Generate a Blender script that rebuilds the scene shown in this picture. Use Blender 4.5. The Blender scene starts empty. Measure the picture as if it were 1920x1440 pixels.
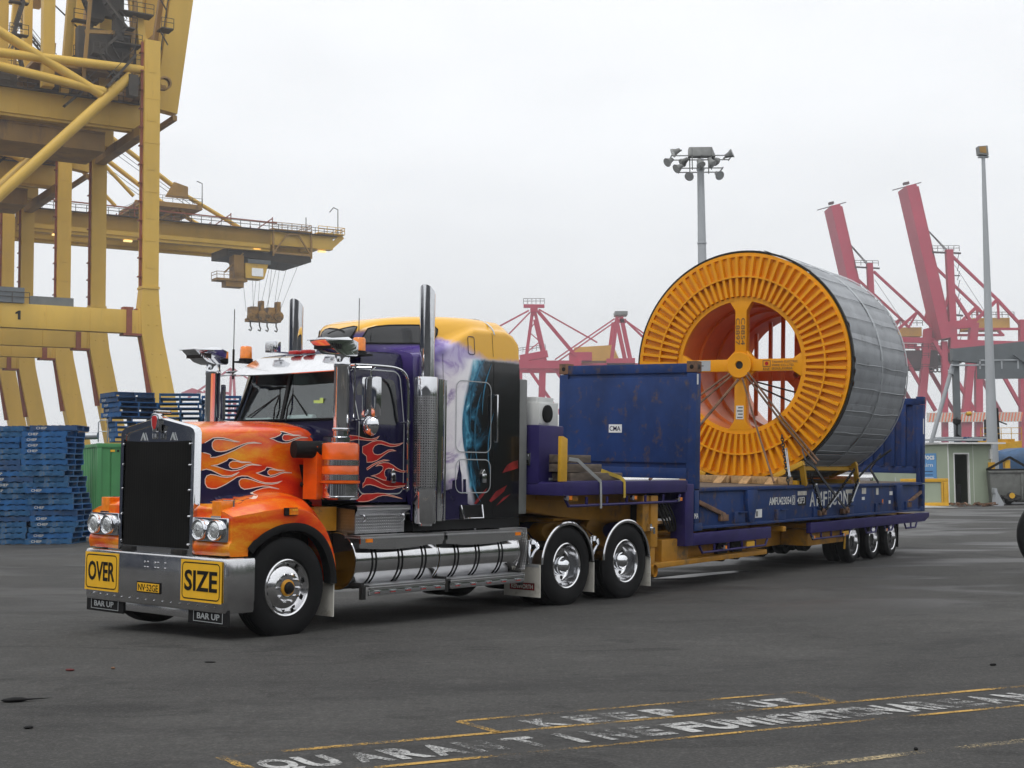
import bpy, bmesh, math, random
from math import sin, cos, pi, radians, sqrt, atan, atan2
from mathutils import Vector, Matrix, Euler
from mathutils.bvhtree import BVHTree
random.seed(7)
SC = bpy.context.scene
COL = SC.collection

# ---------------------------------------------------------------- camera
cam_d = bpy.data.cameras.new('camera'); cam = bpy.data.objects.new('camera', cam_d); COL.objects.link(cam)
cam_d.sensor_width = 36.0; cam_d.lens = 36.0*2550/1920; cam_d.clip_start = 0.1; cam_d.clip_end = 5000
PITCH = atan((885-720)/2550.0); ROLL = radians(0.5)
fw = Vector((0, cos(PITCH), sin(PITCH))); up = Vector((0, -sin(PITCH), cos(PITCH))); rt = Vector((1, 0, 0))
cr_ = rt*cos(ROLL) - up*sin(ROLL); cu_ = rt*sin(ROLL) + up*cos(ROLL)
M = Matrix((cr_, cu_, -fw)).transposed().to_4x4(); M.translation = Vector((0, 0, 1.65))
cam.matrix_world = M
SC.camera = cam

# ---------------------------------------------------------------- overcast sky and a weak, wide sun
SUN_EL, SUN_AZ = radians(58), radians(205)      # azimuth measured clockwise from +Y (behind the camera, to its left)
W = bpy.data.worlds.new('World'); SC.world = W; W.use_nodes = True
nt = W.node_tree; N = nt.nodes; L = nt.links
bg = N['Background']; bg.inputs['Strength'].default_value = 0.1
sky = N.new('ShaderNodeTexSky'); sky.sky_type = 'NISHITA'; sky.sun_disc = False
sky.sun_elevation = SUN_EL; sky.sun_rotation = SUN_AZ
tc = N.new('ShaderNodeTexCoord'); sep = N.new('ShaderNodeSeparateXYZ'); L.new(tc.outputs['Generated'], sep.inputs[0])
mr = N.new('ShaderNodeMapRange'); mr.inputs['From Min'].default_value = 0; mr.inputs['From Max'].default_value = 1
mr.inputs['To Min'].default_value = 9.3; mr.inputs['To Max'].default_value = 14.8
L.new(sep.outputs['Z'], mr.inputs['Value'])
mp = N.new('ShaderNodeMapping'); mp.inputs['Scale'].default_value = (1.0, 1.0, 2.6); L.new(tc.outputs['Generated'], mp.inputs[0])
nz = N.new('ShaderNodeTexNoise'); nz.inputs['Scale'].default_value = 2.6; nz.inputs['Detail'].default_value = 4
nz.inputs['Roughness'].default_value = 0.55; L.new(mp.outputs[0], nz.inputs['Vector'])
m2 = N.new('ShaderNodeMapRange'); m2.inputs['From Min'].default_value = 0.3; m2.inputs['From Max'].default_value = 0.7
m2.inputs['To Min'].default_value = 0.93; m2.inputs['To Max'].default_value = 1.07; L.new(nz.outputs['Fac'], m2.inputs['Value'])
mul = N.new('ShaderNodeMath'); mul.operation = 'MULTIPLY'; L.new(mr.outputs[0], mul.inputs[0]); L.new(m2.outputs[0], mul.inputs[1])
tint = N.new('ShaderNodeVectorMath'); tint.operation = 'SCALE'; tint.inputs[0].default_value = (0.985, 1.0, 1.02)
L.new(mul.outputs[0], tint.inputs['Scale'])
mx = N.new('ShaderNodeMix'); mx.data_type = 'RGBA'; mx.inputs[0].default_value = 0.94
L.new(sky.outputs[0], mx.inputs[6]); L.new(tint.outputs[0], mx.inputs[7]); L.new(mx.outputs[2], bg.inputs['Color'])
sd = bpy.data.lights.new('sun', 'SUN'); sd.energy = 1.0; sd.angle = radians(25); sd.color = (1.0, 0.97, 0.92)
so = bpy.data.objects.new('sun', sd); COL.objects.link(so)
sdir = Vector((sin(SUN_AZ)*cos(SUN_EL), cos(SUN_AZ)*cos(SUN_EL), sin(SUN_EL)))
so.rotation_euler = sdir.to_track_quat('Z', 'Y').to_euler()
so.location = (-20, -30, 60)
SC.view_settings.view_transform = 'Standard'; SC.view_settings.look = 'None'
SC.view_settings.exposure = 0.0; SC.view_settings.gamma = 1.0; SC.view_settings.use_curve_mapping = False

# ---------------------------------------------------------------- materials
MAT = {}
def mat(name, col, rough=0.5, metal=0.0, var=0.12, vscale=3.0, dirt=None, dscale=2.0, damt=0.5, bump=0.0, bscale=40.0, coat=0.0,
        stretch=(1, 1, 1), alpha=None, spec=0.5, rvar=0.0):
    """procedural paint / metal: two noise tones, optional dirt colour with its own blotches, optional bump"""
    m = bpy.data.materials.new(name); m.use_nodes = True; MAT[name] = m
    t = m.node_tree; n = t.nodes; l = t.links; b = n['Principled BSDF']
    tcn = n.new('ShaderNodeTexCoord'); mpn = n.new('ShaderNodeMapping'); mpn.inputs['Scale'].default_value = stretch
    l.new(tcn.outputs['Object'], mpn.inputs[0])
    no = n.new('ShaderNodeTexNoise'); no.inputs['Scale'].default_value = vscale; no.inputs['Detail'].default_value = 6; no.inputs['Roughness'].default_value = 0.6
    l.new(mpn.outputs[0], no.inputs['Vector'])
    r = n.new('ShaderNodeValToRGB'); r.color_ramp.elements[0].position = 0.3; r.color_ramp.elements[1].position = 0.7
    c = Vector(col)
    r.color_ramp.elements[0].color = (*(c*(1-var)), 1); r.color_ramp.elements[1].color = (*[min(1, x*(1+var)) for x in c], 1)
    l.new(no.outputs['Fac'], r.inputs[0]); out = r.outputs[0]
    if dirt is not None:
        nd = n.new('ShaderNodeTexNoise'); nd.inputs['Scale'].default_value = dscale; nd.inputs['Detail'].default_value = 9; nd.inputs['Roughness'].default_value = 0.7
        l.new(mpn.outputs[0], nd.inputs['Vector'])
        rd = n.new('ShaderNodeMapRange'); rd.inputs['From Min'].default_value = 1-damt; rd.inputs['From Max'].default_value = 1-damt+0.16
        l.new(nd.outputs['Fac'], rd.inputs['Value'])
        mxn = n.new('ShaderNodeMix'); mxn.data_type = 'RGBA'; l.new(rd.outputs[0], mxn.inputs[0]); l.new(out, mxn.inputs[6])
        mxn.inputs[7].default_value = (*dirt, 1); out = mxn.outputs[2]
    l.new(out, b.inputs['Base Color'])
    b.inputs['Roughness'].default_value = rough; b.inputs['Metallic'].default_value = metal
    b.inputs['Coat Weight'].default_value = coat; b.inputs['Coat Roughness'].default_value = 0.06
    b.inputs['Specular IOR Level'].default_value = spec
    if rvar:
        mrn = n.new('ShaderNodeMapRange'); mrn.inputs['To Min'].default_value = max(0, rough-rvar); mrn.inputs['To Max'].default_value = rough+rvar
        mrn.inputs['From Min'].default_value = 0.3; mrn.inputs['From Max'].default_value = 0.7
        l.new(no.outputs['Fac'], mrn.inputs['Value']); l.new(mrn.outputs[0], b.inputs['Roughness'])
    if bump:
        nb = n.new('ShaderNodeTexNoise'); nb.inputs['Scale'].default_value = bscale; nb.inputs['Detail'].default_value = 4
        l.new(mpn.outputs[0], nb.inputs['Vector'])
        bp = n.new('ShaderNodeBump'); bp.inputs['Strength'].default_value = bump; bp.inputs['Distance'].default_value = 0.02
        l.new(nb.outputs['Fac'], bp.inputs['Height']); l.new(bp.outputs[0], b.inputs['Normal'])
    return m

mat('chrome', (0.72, 0.73, 0.75), rough=0.07, metal=1, var=0.03, bump=0.03, bscale=6)
mat('polished_aluminium', (0.74, 0.74, 0.75), rough=0.12, metal=1, var=0.06, vscale=6, bump=0.03, bscale=5, rvar=0.05)
mat('brushed_aluminium', (0.68, 0.68, 0.69), rough=0.17, metal=1, var=0.05, vscale=5, bump=0.02, bscale=7, rvar=0.04)
mat('dark_steel', (0.016, 0.0155, 0.015), rough=0.6, var=0.4, spec=0.3, dirt=(0.05, 0.038, 0.026), damt=0.42, dscale=6)
mat('black_rubber', (0.0055, 0.0055, 0.006), rough=0.72, var=0.3, spec=0.25, dirt=(0.022, 0.020, 0.018), damt=0.40, dscale=5, bump=0.15, bscale=60)
mat('black_plastic', (0.006, 0.006, 0.0065), rough=0.45, var=0.2, spec=0.3)
mat('navy_paint', (0.010, 0.008, 0.042), rough=0.2, coat=0.35, spec=0.35, var=0.2, vscale=2)
mat('tongue_paint', (0.012, 0.009, 0.045), rough=0.22, coat=0.3, spec=0.35, var=0.25, vscale=3)
mat('red_flame', (0.50, 0.012, 0.008), rough=0.25, coat=0.6, var=0.25, vscale=5)
mat('pinline', (0.80, 0.42, 0.32), rough=0.35, var=0.1)
mat('pinline_white', (0.85, 0.72, 0.62), rough=0.35, var=0.08)
mat('tint_glass', (0.008, 0.009, 0.010), rough=0.05, var=0.2, spec=0.8)
mat('amber_lens', (0.85, 0.23, 0.01), rough=0.18, coat=0.6, var=0.15, vscale=20)
mat('red_lens', (0.45, 0.02, 0.02), rough=0.15, coat=0.5, var=0.15, vscale=20)
mat('lamp_glass', (0.78, 0.80, 0.80), rough=0.10, metal=0.75, var=0.25, vscale=14, bump=0.25, bscale=50)
mat('sign_yellow', (0.83, 0.46, 0.02), rough=0.4, var=0.06)
mat('black_paint', (0.007, 0.0065, 0.0065), rough=0.5, var=0.2, spec=0.25)
mat('white_paint', (0.75, 0.75, 0.73), rough=0.4, var=0.08, dirt=(0.35, 0.31, 0.26), damt=0.36, dscale=4)
mat('flap_white', (0.60, 0.58, 0.52), rough=0.55, var=0.12, dirt=(0.30, 0.26, 0.20), damt=0.48, dscale=4)
mat('chassis_yellow', (0.66, 0.31, 0.015), rough=0.42, var=0.15, dirt=(0.10, 0.07, 0.04), damt=0.43, dscale=4)
mat('trailer_yellow', (0.42, 0.195, 0.012), rough=0.5, var=0.2, dirt=(0.10, 0.07, 0.04), damt=0.46, dscale=2.5)
mat('trailer_purple', (0.024, 0.017, 0.100), rough=0.45, var=0.22, spec=0.25, dirt=(0.07, 0.04, 0.05), damt=0.36, dscale=7)
mat('rack_blue', (0.0095, 0.034, 0.132), rough=0.55, var=0.32, vscale=1.6, spec=0.3, dirt=(0.10, 0.065, 0.05), damt=0.455, dscale=5.5, bump=0.12, bscale=2.2, stretch=(1, 1, 0.75))
mat('rust_steel', (0.17, 0.09, 0.05), rough=0.75, var=0.4, dirt=(0.05, 0.035, 0.03), damt=0.5, dscale=8)
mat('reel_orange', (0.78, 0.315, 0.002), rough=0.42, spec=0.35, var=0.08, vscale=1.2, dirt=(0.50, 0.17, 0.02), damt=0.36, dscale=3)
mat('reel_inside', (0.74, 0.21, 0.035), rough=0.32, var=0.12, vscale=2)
mat('lag_grey', (0.29, 0.305, 0.325), rough=0.5, var=0.16, vscale=2.5, dirt=(0.16, 0.16, 0.16), damt=0.42, dscale=3, metal=0.0)
mat('galvanised', (0.42, 0.44, 0.46), rough=0.45, metal=0.6, var=0.12, vscale=5)
mat('timber', (0.42, 0.26, 0.12), rough=0.75, var=0.3, vscale=3, stretch=(1, 6, 6), dirt=(0.10, 0.055, 0.03), damt=0.42, dscale=2)
mat('old_timber', (0.11, 0.085, 0.065), rough=0.85, var=0.45, vscale=4, stretch=(1, 5, 5))
mat('pallet_blue', (0.018, 0.098, 0.26), rough=0.7, var=0.35, vscale=3, spec=0.3, dirt=(0.04, 0.08, 0.14), damt=0.44, dscale=5)
mat('pallet_blue_worn', (0.024, 0.10, 0.22), rough=0.75, var=0.5, vscale=3, spec=0.3, dirt=(0.13, 0.14, 0.145), damt=0.47, dscale=6)
mat('pallet_blue_dark', (0.013, 0.06, 0.16), rough=0.7, var=0.35, vscale=3, dirt=(0.05, 0.06, 0.08), damt=0.46, dscale=5)
mat('container_green', (0.06, 0.25, 0.085), rough=0.5, var=0.12, vscale=2, dirt=(0.13, 0.09, 0.05), damt=0.345, dscale=5, stretch=(1, 1, 0.4))
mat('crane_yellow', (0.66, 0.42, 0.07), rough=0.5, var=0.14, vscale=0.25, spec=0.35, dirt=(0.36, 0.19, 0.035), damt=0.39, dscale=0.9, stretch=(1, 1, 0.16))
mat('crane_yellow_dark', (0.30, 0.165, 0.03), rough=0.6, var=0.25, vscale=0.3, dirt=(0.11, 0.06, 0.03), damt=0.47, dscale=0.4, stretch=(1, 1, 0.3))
mat('crane_steel', (0.045, 0.034, 0.022), rough=0.65, var=0.4, vscale=0.5)
mat('ladder_red', (0.25, 0.06, 0.025), rough=0.6, var=0.2)
mat('crane_red', (0.42, 0.025, 0.065), rough=0.55, var=0.10, vscale=0.1, dirt=(0.30, 0.04, 0.05), damt=0.36, dscale=0.3)
mat('crane_grime', (0.05, 0.022, 0.025), rough=0.7, var=0.4, vscale=0.3)
mat('house_yellow', (0.62, 0.36, 0.03), rough=0.5, var=0.08, vscale=0.3)
mat('hut_green', (0.31, 0.36, 0.27), rough=0.6, var=0.07, vscale=1.5, dirt=(0.20, 0.22, 0.16), damt=0.38, dscale=1.5, stretch=(1, 1, 0.4))
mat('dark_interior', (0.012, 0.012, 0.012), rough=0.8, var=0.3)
mat('sign_blue', (0.10, 0.28, 0.55), rough=0.5, var=0.08)
mat('barrier_yellow', (0.62, 0.34, 0.02), rough=0.5, var=0.15, dirt=(0.2, 0.11, 0.03), damt=0.4, dscale=3)
mat('grey_steel', (0.13, 0.145, 0.155), rough=0.5, var=0.15, vscale=1, dirt=(0.08, 0.08, 0.08), damt=0.4)
mat('pole_grey', (0.36, 0.38, 0.40), rough=0.5, var=0.10, vscale=0.8, stretch=(1, 1, 0.3))
mat('lamp_grey', (0.16, 0.165, 0.16), rough=0.45, var=0.2)
mat('bin_grey', (0.15, 0.155, 0.145), rough=0.65, var=0.2, dirt=(0.07, 0.065, 0.06), damt=0.45, dscale=2)
mat('tarp_blue', (0.03, 0.085, 0.18), rough=0.55, var=0.3, vscale=2, bump=0.5, bscale=3)
mat('orange_stripe', (0.75, 0.16, 0.05), rough=0.5, var=0.1)
mat('leaf_green', (0.055, 0.085, 0.03), rough=0.7, var=0.5, vscale=3)
mat('white_unit', (0.62, 0.63, 0.62), rough=0.5, var=0.08, dirt=(0.3, 0.29, 0.27), damt=0.38, dscale=3)
mat('rag_red', (0.09, 0.012, 0.012), rough=0.8)
mat('strap_web', (0.05, 0.05, 0.055), rough=0.8, var=0.3)
mat('strap_yellow', (0.55, 0.38, 0.05), rough=0.7, var=0.2)
mat('strap_grey', (0.35, 0.36, 0.36), rough=0.7, var=0.2)
mat('plate_grey', (0.45, 0.47, 0.48), rough=0.4, metal=0.3, var=0.1)

def nodes_of(m):
    t = m.node_tree; return t.nodes, t.links, t.nodes['Principled BSDF']
def math_node(n, l, op, a, b=None, c=None, clamp=False):
    k = n.new('ShaderNodeMath'); k.operation = op; k.use_clamp = clamp
    for i, v in enumerate((a, b, c)):
        if v is None: continue
        if hasattr(v, 'links'): l.new(v, k.inputs[i])
        else: k.inputs[i].default_value = v
    return k.outputs[0]
def maprange(n, l, v, a, b, c=0.0, d=1.0, smooth=False):
    k = n.new('ShaderNodeMapRange'); k.interpolation_type = 'SMOOTHSTEP' if smooth else 'LINEAR'
    l.new(v, k.inputs['Value'])
    for nm, x in (('From Min', a), ('From Max', b), ('To Min', c), ('To Max', d)): k.inputs[nm].default_value = x
    return k.outputs[0]
def ramp(n, l, v, stops):
    k = n.new('ShaderNodeValToRGB'); e = k.color_ramp.elements
    while len(e) < len(stops): e.new(0.5)
    for el, (p, c) in zip(e, stops): el.position = p; el.color = (*c, 1)
    l.new(v, k.inputs[0]); return k.outputs[0]
def mixc(n, l, f, a, b):
    k = n.new('ShaderNodeMix'); k.data_type = 'RGBA'
    for i, v in ((0, f), (6, a), (7, b)):
        if hasattr(v, 'links'): l.new(v, k.inputs[i])
        elif i: k.inputs[i].default_value = (*v, 1)
        else: k.inputs[0].default_value = v
    return k.outputs[2]
def objnoise(n, l, scale, stretch=(1, 1, 1), detail=5, rough=0.55, dist=0.0, off=(0, 0, 0), rot=(0, 0, 0)):
    a = n.new('ShaderNodeTexCoord'); b = n.new('ShaderNodeMapping'); b.inputs['Scale'].default_value = stretch
    b.inputs['Location'].default_value = off; b.inputs['Rotation'].default_value = rot
    l.new(a.outputs['Object'], b.inputs[0]); k = n.new('ShaderNodeTexNoise')
    k.inputs['Scale'].default_value = scale; k.inputs['Detail'].default_value = detail; k.inputs['Roughness'].default_value = rough
    k.inputs['Distortion'].default_value = dist; l.new(b.outputs[0], k.inputs['Vector']); return k.outputs['Fac'], a.outputs['Object']

# airbrushed fire on the hood and fenders
m = mat('flame_paint', (0.7, 0.2, 0.02), rough=0.24, coat=0.35, spec=0.4); n, l, b = nodes_of(m)
f1, oc = objnoise(n, l, 1.5, (0.75, 1.0, 2.4), 2, 0.45, 1.6, rot=(0, radians(14), 0))
f2, _ = objnoise(n, l, 5.0, (0.8, 1.0, 2.0), 3, 0.5, 2.5, off=(3, 1, 2), rot=(0, radians(-22), 0))
sx = n.new('ShaderNodeSeparateXYZ'); l.new(oc, sx.inputs[0])
gx = maprange(n, l, sx.outputs['X'], -0.75, 0.95, 0.10, -0.14)
ridge = math_node(n, l, 'ABSOLUTE', math_node(n, l, 'SUBTRACT', f2, 0.5))
ridge = maprange(n, l, ridge, 0.0, 0.05, 0.08, 0.0)
fv = math_node(n, l, 'ADD', math_node(n, l, 'ADD', f1, gx), ridge)
c = ramp(n, l, fv, [(0.24, (0.58, 0.020, 0.006)), (0.38, (0.72, 0.045, 0.005)), (0.52, (0.78, 0.105, 0.004)), (0.66, (0.82, 0.21, 0.006)), (0.84, (0.86, 0.40, 0.02))])
l.new(c, b.inputs['Base Color'])
# orange canister paint
mat('flame_can', (0.78, 0.115, 0.005), rough=0.25, coat=0.6, var=0.22, vscale=3, stretch=(1, 1, 1.5))

# mural on the sleeper: gold above, stormy violet clouds below, night navy ahead
m = mat('sleeper_mural', (0.1, 0.1, 0.3), rough=0.22, coat=0.4, spec=0.4); n, l, b = nodes_of(m)
f1, oc = objnoise(n, l, 2.3, (1, 1, 1.3), 6, 0.58, 0.9)
f2, _ = objnoise(n, l, 1.4, (1, 1, 1), 4, 0.5, 0.4, off=(5, 0, 3))
sx = n.new('ShaderNodeSeparateXYZ'); l.new(oc, sx.inputs[0]); X, Z = sx.outputs['X'], sx.outputs['Z']
clouds = ramp(n, l, f1, [(0.25, (0.04, 0.025, 0.17)), (0.35, (0.15, 0.10, 0.32)), (0.42, (0.44, 0.35, 0.52)), (0.49, (0.80, 0.74, 0.80)), (0.62, (0.92, 0.88, 0.90))])
cf = maprange(n, l, math_node(n, l, 'ADD', X, math_node(n, l, 'MULTIPLY', f2, 0.9)), 2.78, 3.05, 0, 1, True)
lowz = maprange(n, l, Z, 1.25, 1.75, 0.1, 1.0, True)
cf = math_node(n, l, 'MULTIPLY', cf, lowz)
base = mixc(n, l, cf, (0.014, 0.009, 0.065), clouds)
viol = maprange(n, l, math_node(n, l, 'ADD', Z, math_node(n, l, 'MULTIPLY', f2, 0.5)), 3.05, 3.45, 0, 1, True)
vx = maprange(n, l, X, 1.6, 2.5, 0.15, 0.55, True); viol = math_node(n, l, 'MULTIPLY', viol, vx)
base = mixc(n, l, viol, base, (0.20, 0.12, 0.52))
zl = maprange(n, l, X, 2.35, 3.35, 3.43, 3.13)
dz = math_node(n, l, 'SUBTRACT', Z, zl)
dz = math_node(n, l, 'ADD', dz, math_node(n, l, 'MULTIPLY', math_node(n, l, 'SUBTRACT', f1, 0.5), 0.35))
yf = maprange(n, l, dz, -0.07, 0.05, 0, 1, True)
front = maprange(n, l, X, 1.7, 1.95, 0.12, 0.0)
yf2 = maprange(n, l, math_node(n, l, 'ADD', Z, front), 3.44, 3.52, 0, 1, True)
yf = math_node(n, l, 'MAXIMUM', yf, yf2)
mur = mixc(n, l, yf, base, (0.80, 0.42, 0.018))
tz = math_node(n, l, 'SUBTRACT', Z, 2.35); t2_ = math_node(n, l, 'MULTIPLY', tz, tz)
co = maprange(n, l, tz, -0.05, 0.05, 0.22, 0.33); xb = math_node(n, l, 'MULTIPLY_ADD', t2_, co, 2.845)
dxb = math_node(n, l, 'SUBTRACT', X, xb)
f8, _ = objnoise(n, l, 4.0, (1, 1, 0.7), 5, 0.6, 1.0, off=(2, 5, 1))
dxn = math_node(n, l, 'ADD', dxb, math_node(n, l, 'MULTIPLY', math_node(n, l, 'SUBTRACT', f8, 0.5), 0.10))
topz = maprange(n, l, math_node(n, l, 'ADD', Z, math_node(n, l, 'MULTIPLY', f8, 0.05)), 3.13, 3.18, 1.0, 0.0, True)
dark = math_node(n, l, 'MULTIPLY', maprange(n, l, dxn, -0.03, 0.05, 0, 1, True), topz)
glow = math_node(n, l, 'MULTIPLY', math_node(n, l, 'MULTIPLY', maprange(n, l, dxn, -0.28, 0.0, 0, 0.85, True), topz), lowz)
mur = mixc(n, l, glow, mur, (0.93, 0.92, 0.95))
nv = math_node(n, l, 'ADD', f8, maprange(n, l, dxb, 0.0, 0.42, 0.24, -0.16)); nv = math_node(n, l, 'ADD', nv, maprange(n, l, Z, 1.35, 2.1, -0.16, 0.0))
night = ramp(n, l, nv, [(0.44, (0.003, 0.003, 0.004)), (0.56, (0.006, 0.020, 0.034)), (0.68, (0.02, 0.11, 0.19)), (0.80, (0.09, 0.36, 0.52)), (0.92, (0.45, 0.70, 0.80))])
l.new(mixc(n, l, dark, mur, night), b.inputs['Base Color'])
# dark painted panel with a blue-green glow along its leading edge
m = mat('mural_night', (0.01, 0.01, 0.01), rough=0.3, coat=0.12, spec=0.25); n, l, b = nodes_of(m)
f1, oc = objnoise(n, l, 3.0, (1.6, 1, 0.7), 5, 0.6, 1.5)
sx = n.new('ShaderNodeSeparateXYZ'); l.new(oc, sx.inputs[0])
g = maprange(n, l, sx.outputs['X'], 2.85, 3.35, 0.22, -0.18)
gz = maprange(n, l, sx.outputs['Z'], 1.3, 2.2, -0.16, 0.0)
v = math_node(n, l, 'ADD', math_node(n, l, 'ADD', f1, g), gz)
l.new(ramp(n, l, v, [(0.45, (0.003, 0.003, 0.004)), (0.58, (0.006, 0.02, 0.034)), (0.70, (0.02, 0.10, 0.17)), (0.84, (0.08, 0.32, 0.46))]), b.inputs['Base Color'])

# diamond tread plate
m = mat('tread_plate', (0.52, 0.52, 0.53), rough=0.28, metal=1, var=0.08, vscale=8); n, l, b = nodes_of(m)
tcn = n.new('ShaderNodeTexCoord'); mpn = n.new('ShaderNodeMapping'); mpn.inputs['Scale'].default_value = (1, 1, 1); l.new(tcn.outputs['Object'], mpn.inputs[0])
sx = n.new('ShaderNodeSeparateXYZ'); l.new(mpn.outputs[0], sx.inputs[0])
a1 = math_node(n, l, 'ADD', sx.outputs['X'], sx.outputs['Y'])
s1 = math_node(n, l, 'SINE', math_node(n, l, 'MULTIPLY', math_node(n, l, 'ADD', a1, sx.outputs['Z']), 92))
s2 = math_node(n, l, 'SINE', math_node(n, l, 'MULTIPLY', math_node(n, l, 'SUBTRACT', a1, sx.outputs['Z']), 92))
h = maprange(n, l, math_node(n, l, 'MULTIPLY', s1, s2), 0.15, 0.7, 0, 1)
bp = n.new('ShaderNodeBump'); bp.inputs['Strength'].default_value = 0.55; bp.inputs['Distance'].default_value = 0.012; l.new(h, bp.inputs['Height']); l.new(bp.outputs[0], b.inputs['Normal'])
# perforated heat shield: round holes show dark
m = mat('perforated', (0.5, 0.5, 0.5), rough=0.25, metal=1); n, l, b = nodes_of(m)
tcn = n.new('ShaderNodeTexCoord'); sx = n.new('ShaderNodeSeparateXYZ'); l.new(tcn.outputs['UV'], sx.inputs[0])
s1 = math_node(n, l, 'SINE', math_node(n, l, 'MULTIPLY', math_node(n, l, 'ADD', sx.outputs['X'], sx.outputs['Y']), 2*pi))
s2 = math_node(n, l, 'SINE', math_node(n, l, 'MULTIPLY', math_node(n, l, 'SUBTRACT', sx.outputs['X'], sx.outputs['Y']), 2*pi))
hole = maprange(n, l, math_node(n, l, 'MULTIPLY', s1, s2), 0.25, 0.4, 0, 1)
l.new(mixc(n, l, hole, (0.62, 0.62, 0.63), (0.02, 0.02, 0.02)), b.inputs['Base Color'])
l.new(maprange(n, l, hole, 0, 1, 1.0, 0.0), b.inputs['Metallic'])
# radiator screen
m = mat('bug_screen', (0.010, 0.010, 0.010), rough=0.85, var=0.3, spec=0.1); n, l, b = nodes_of(m)
tcn = n.new('ShaderNodeTexCoord'); sx = n.new('ShaderNodeSeparateXYZ'); l.new(tcn.outputs['Object'], sx.inputs[0])
s1 = math_node(n, l, 'SINE', math_node(n, l, 'MULTIPLY', sx.outputs['Y'], 150))
f1, _ = objnoise(n, l, 6, (1, 1, 0.6), 4)
l.new(mixc(n, l, math_node(n, l, 'MULTIPLY', maprange(n, l, s1, -1, 1, 0.1, 0.8), f1), (0.004, 0.004, 0.004), (0.020, 0.019, 0.017)), b.inputs['Base Color'])
# windscreen: real transparent glass
m = bpy.data.materials.new('clear_glass'); m.use_nodes = True; MAT['clear_glass'] = m; n, l, b = nodes_of(m)
gl = n.new('ShaderNodeBsdfGlossy'); gl.inputs['Roughness'].default_value = 0.03; gl.inputs['Color'].default_value = (0.9, 0.95, 0.95, 1)
tr_ = n.new('ShaderNodeBsdfTransparent'); tr_.inputs['Color'].default_value = (0.70, 0.82, 0.82, 1)
lw = n.new('ShaderNodeLayerWeight'); lw.inputs['Blend'].default_value = 0.5
fc = math_node(n, l, 'ADD', math_node(n, l, 'MULTIPLY', math_node(n, l, 'POWER', lw.outputs['Facing'], 4.0), 0.6), 0.13)
ms = n.new('ShaderNodeMixShader'); l.new(fc, ms.inputs[0]); l.new(tr_.outputs[0], ms.inputs[1]); l.new(gl.outputs[0], ms.inputs[2])
l.new(ms.outputs[0], n['Material Output'].inputs['Surface'])
# worn road paint: the paint has gone where the noise is low
def worn(name, col, keep, sc_=9.0):
    m = bpy.data.materials.new(name); m.use_nodes = True; MAT[name] = m; n, l, b = nodes_of(m)
    b.inputs['Base Color'].default_value = (*col, 1); b.inputs['Roughness'].default_value = 0.75
    f1, _ = objnoise(n, l, sc_*6, (1, 1, 1), 5, 0.75); f2, _ = objnoise(n, l, 1.7, (1, 1, 1), 3, 0.6, off=(9, 2, 0))
    v = math_node(n, l, 'ADD', math_node(n, l, 'MULTIPLY', f1, 0.8), math_node(n, l, 'MULTIPLY', f2, 0.75))
    l.new(maprange(n, l, v, keep-0.06, keep+0.09), b.inputs['Alpha'])
worn('worn_white', (0.40, 0.40, 0.39), 0.775); worn('worn_white_faint', (0.42, 0.42, 0.41), 0.83); worn('worn_yellow', (0.44, 0.26, 0.05), 0.78); worn('worn_tan', (0.42, 0.33, 0.18), 0.78)
# asphalt
m = mat('asphalt', (0.06, 0.06, 0.06), rough=0.8); n, l, b = nodes_of(m)
f1, oc = objnoise(n, l, 0.22, (1, 1, 1), 7, 0.6, 0.6); f2, _ = objnoise(n, l, 42, (1, 1, 1), 6, 0.85)
f3, _ = objnoise(n, l, 1.3, (1.0, 2.2, 1), 6, 0.65, 0.5, off=(4, 7, 0), rot=(0, 0, radians(-20))); f4, _ = objnoise(n, l, 0.40, (0.7, 1.0, 1), 3, 0.50, 0.5, off=(14, 3, 0), rot=(0, 0, radians(30)))
c = ramp(n, l, f1, [(0.32, (0.030, 0.0296, 0.0286)), (0.50, (0.047, 0.046, 0.0438)), (0.68, (0.074, 0.0722, 0.0685))])
c = mixc(n, l, maprange(n, l, f3, 0.55, 0.68, 0, 0.6), c, (0.027, 0.0265, 0.026))
f7, _ = objnoise(n, l, 0.9, (0.8, 1.5, 1), 5, 0.6, 0.8, off=(31, 17, 0)); c = mixc(n, l, maprange(n, l, f7, 0.58, 0.64, 0, 0.75), c, (0.015, 0.0148, 0.0145)); c = mixc(n, l, maprange(n, l, f7, 0.32, 0.42, 0.55, 0), c, (0.088, 0.086, 0.082))
f5, _ = objnoise(n, l, 4.5, (1.0, 1.6, 1), 8, 0.75, 0.8, off=(2, 9, 0)); c = mixc(n, l, maprange(n, l, f5, 0.55, 0.75, 0, 0.55), c, (0.024, 0.0235, 0.023)); c = mixc(n, l, maprange(n, l, f5, 0.30, 0.46, 0.45, 0), c, (0.085, 0.083, 0.079))
c = mixc(n, l, maprange(n, l, f2, 0.50, 0.74, 0, 0.85), c, (0.17, 0.165, 0.155))
f6, _ = objnoise(n, l, 15, (1, 1, 1), 5, 0.8, off=(1, 8, 0)); c = mixc(n, l, maprange(n, l, f6, 0.35, 0.65, 0.55, 0.0), c, (0.026, 0.0255, 0.0245)); c = mixc(n, l, maprange(n, l, f6, 0.56, 0.74, 0.0, 0.5), c, (0.13, 0.126, 0.118))
c = mixc(n, l, maprange(n, l, f2, 0.25, 0.46, 0.85, 0), c, (0.010, 0.010, 0.010))
sx = n.new('ShaderNodeSeparateXYZ'); l.new(oc, sx.inputs[0])
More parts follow.
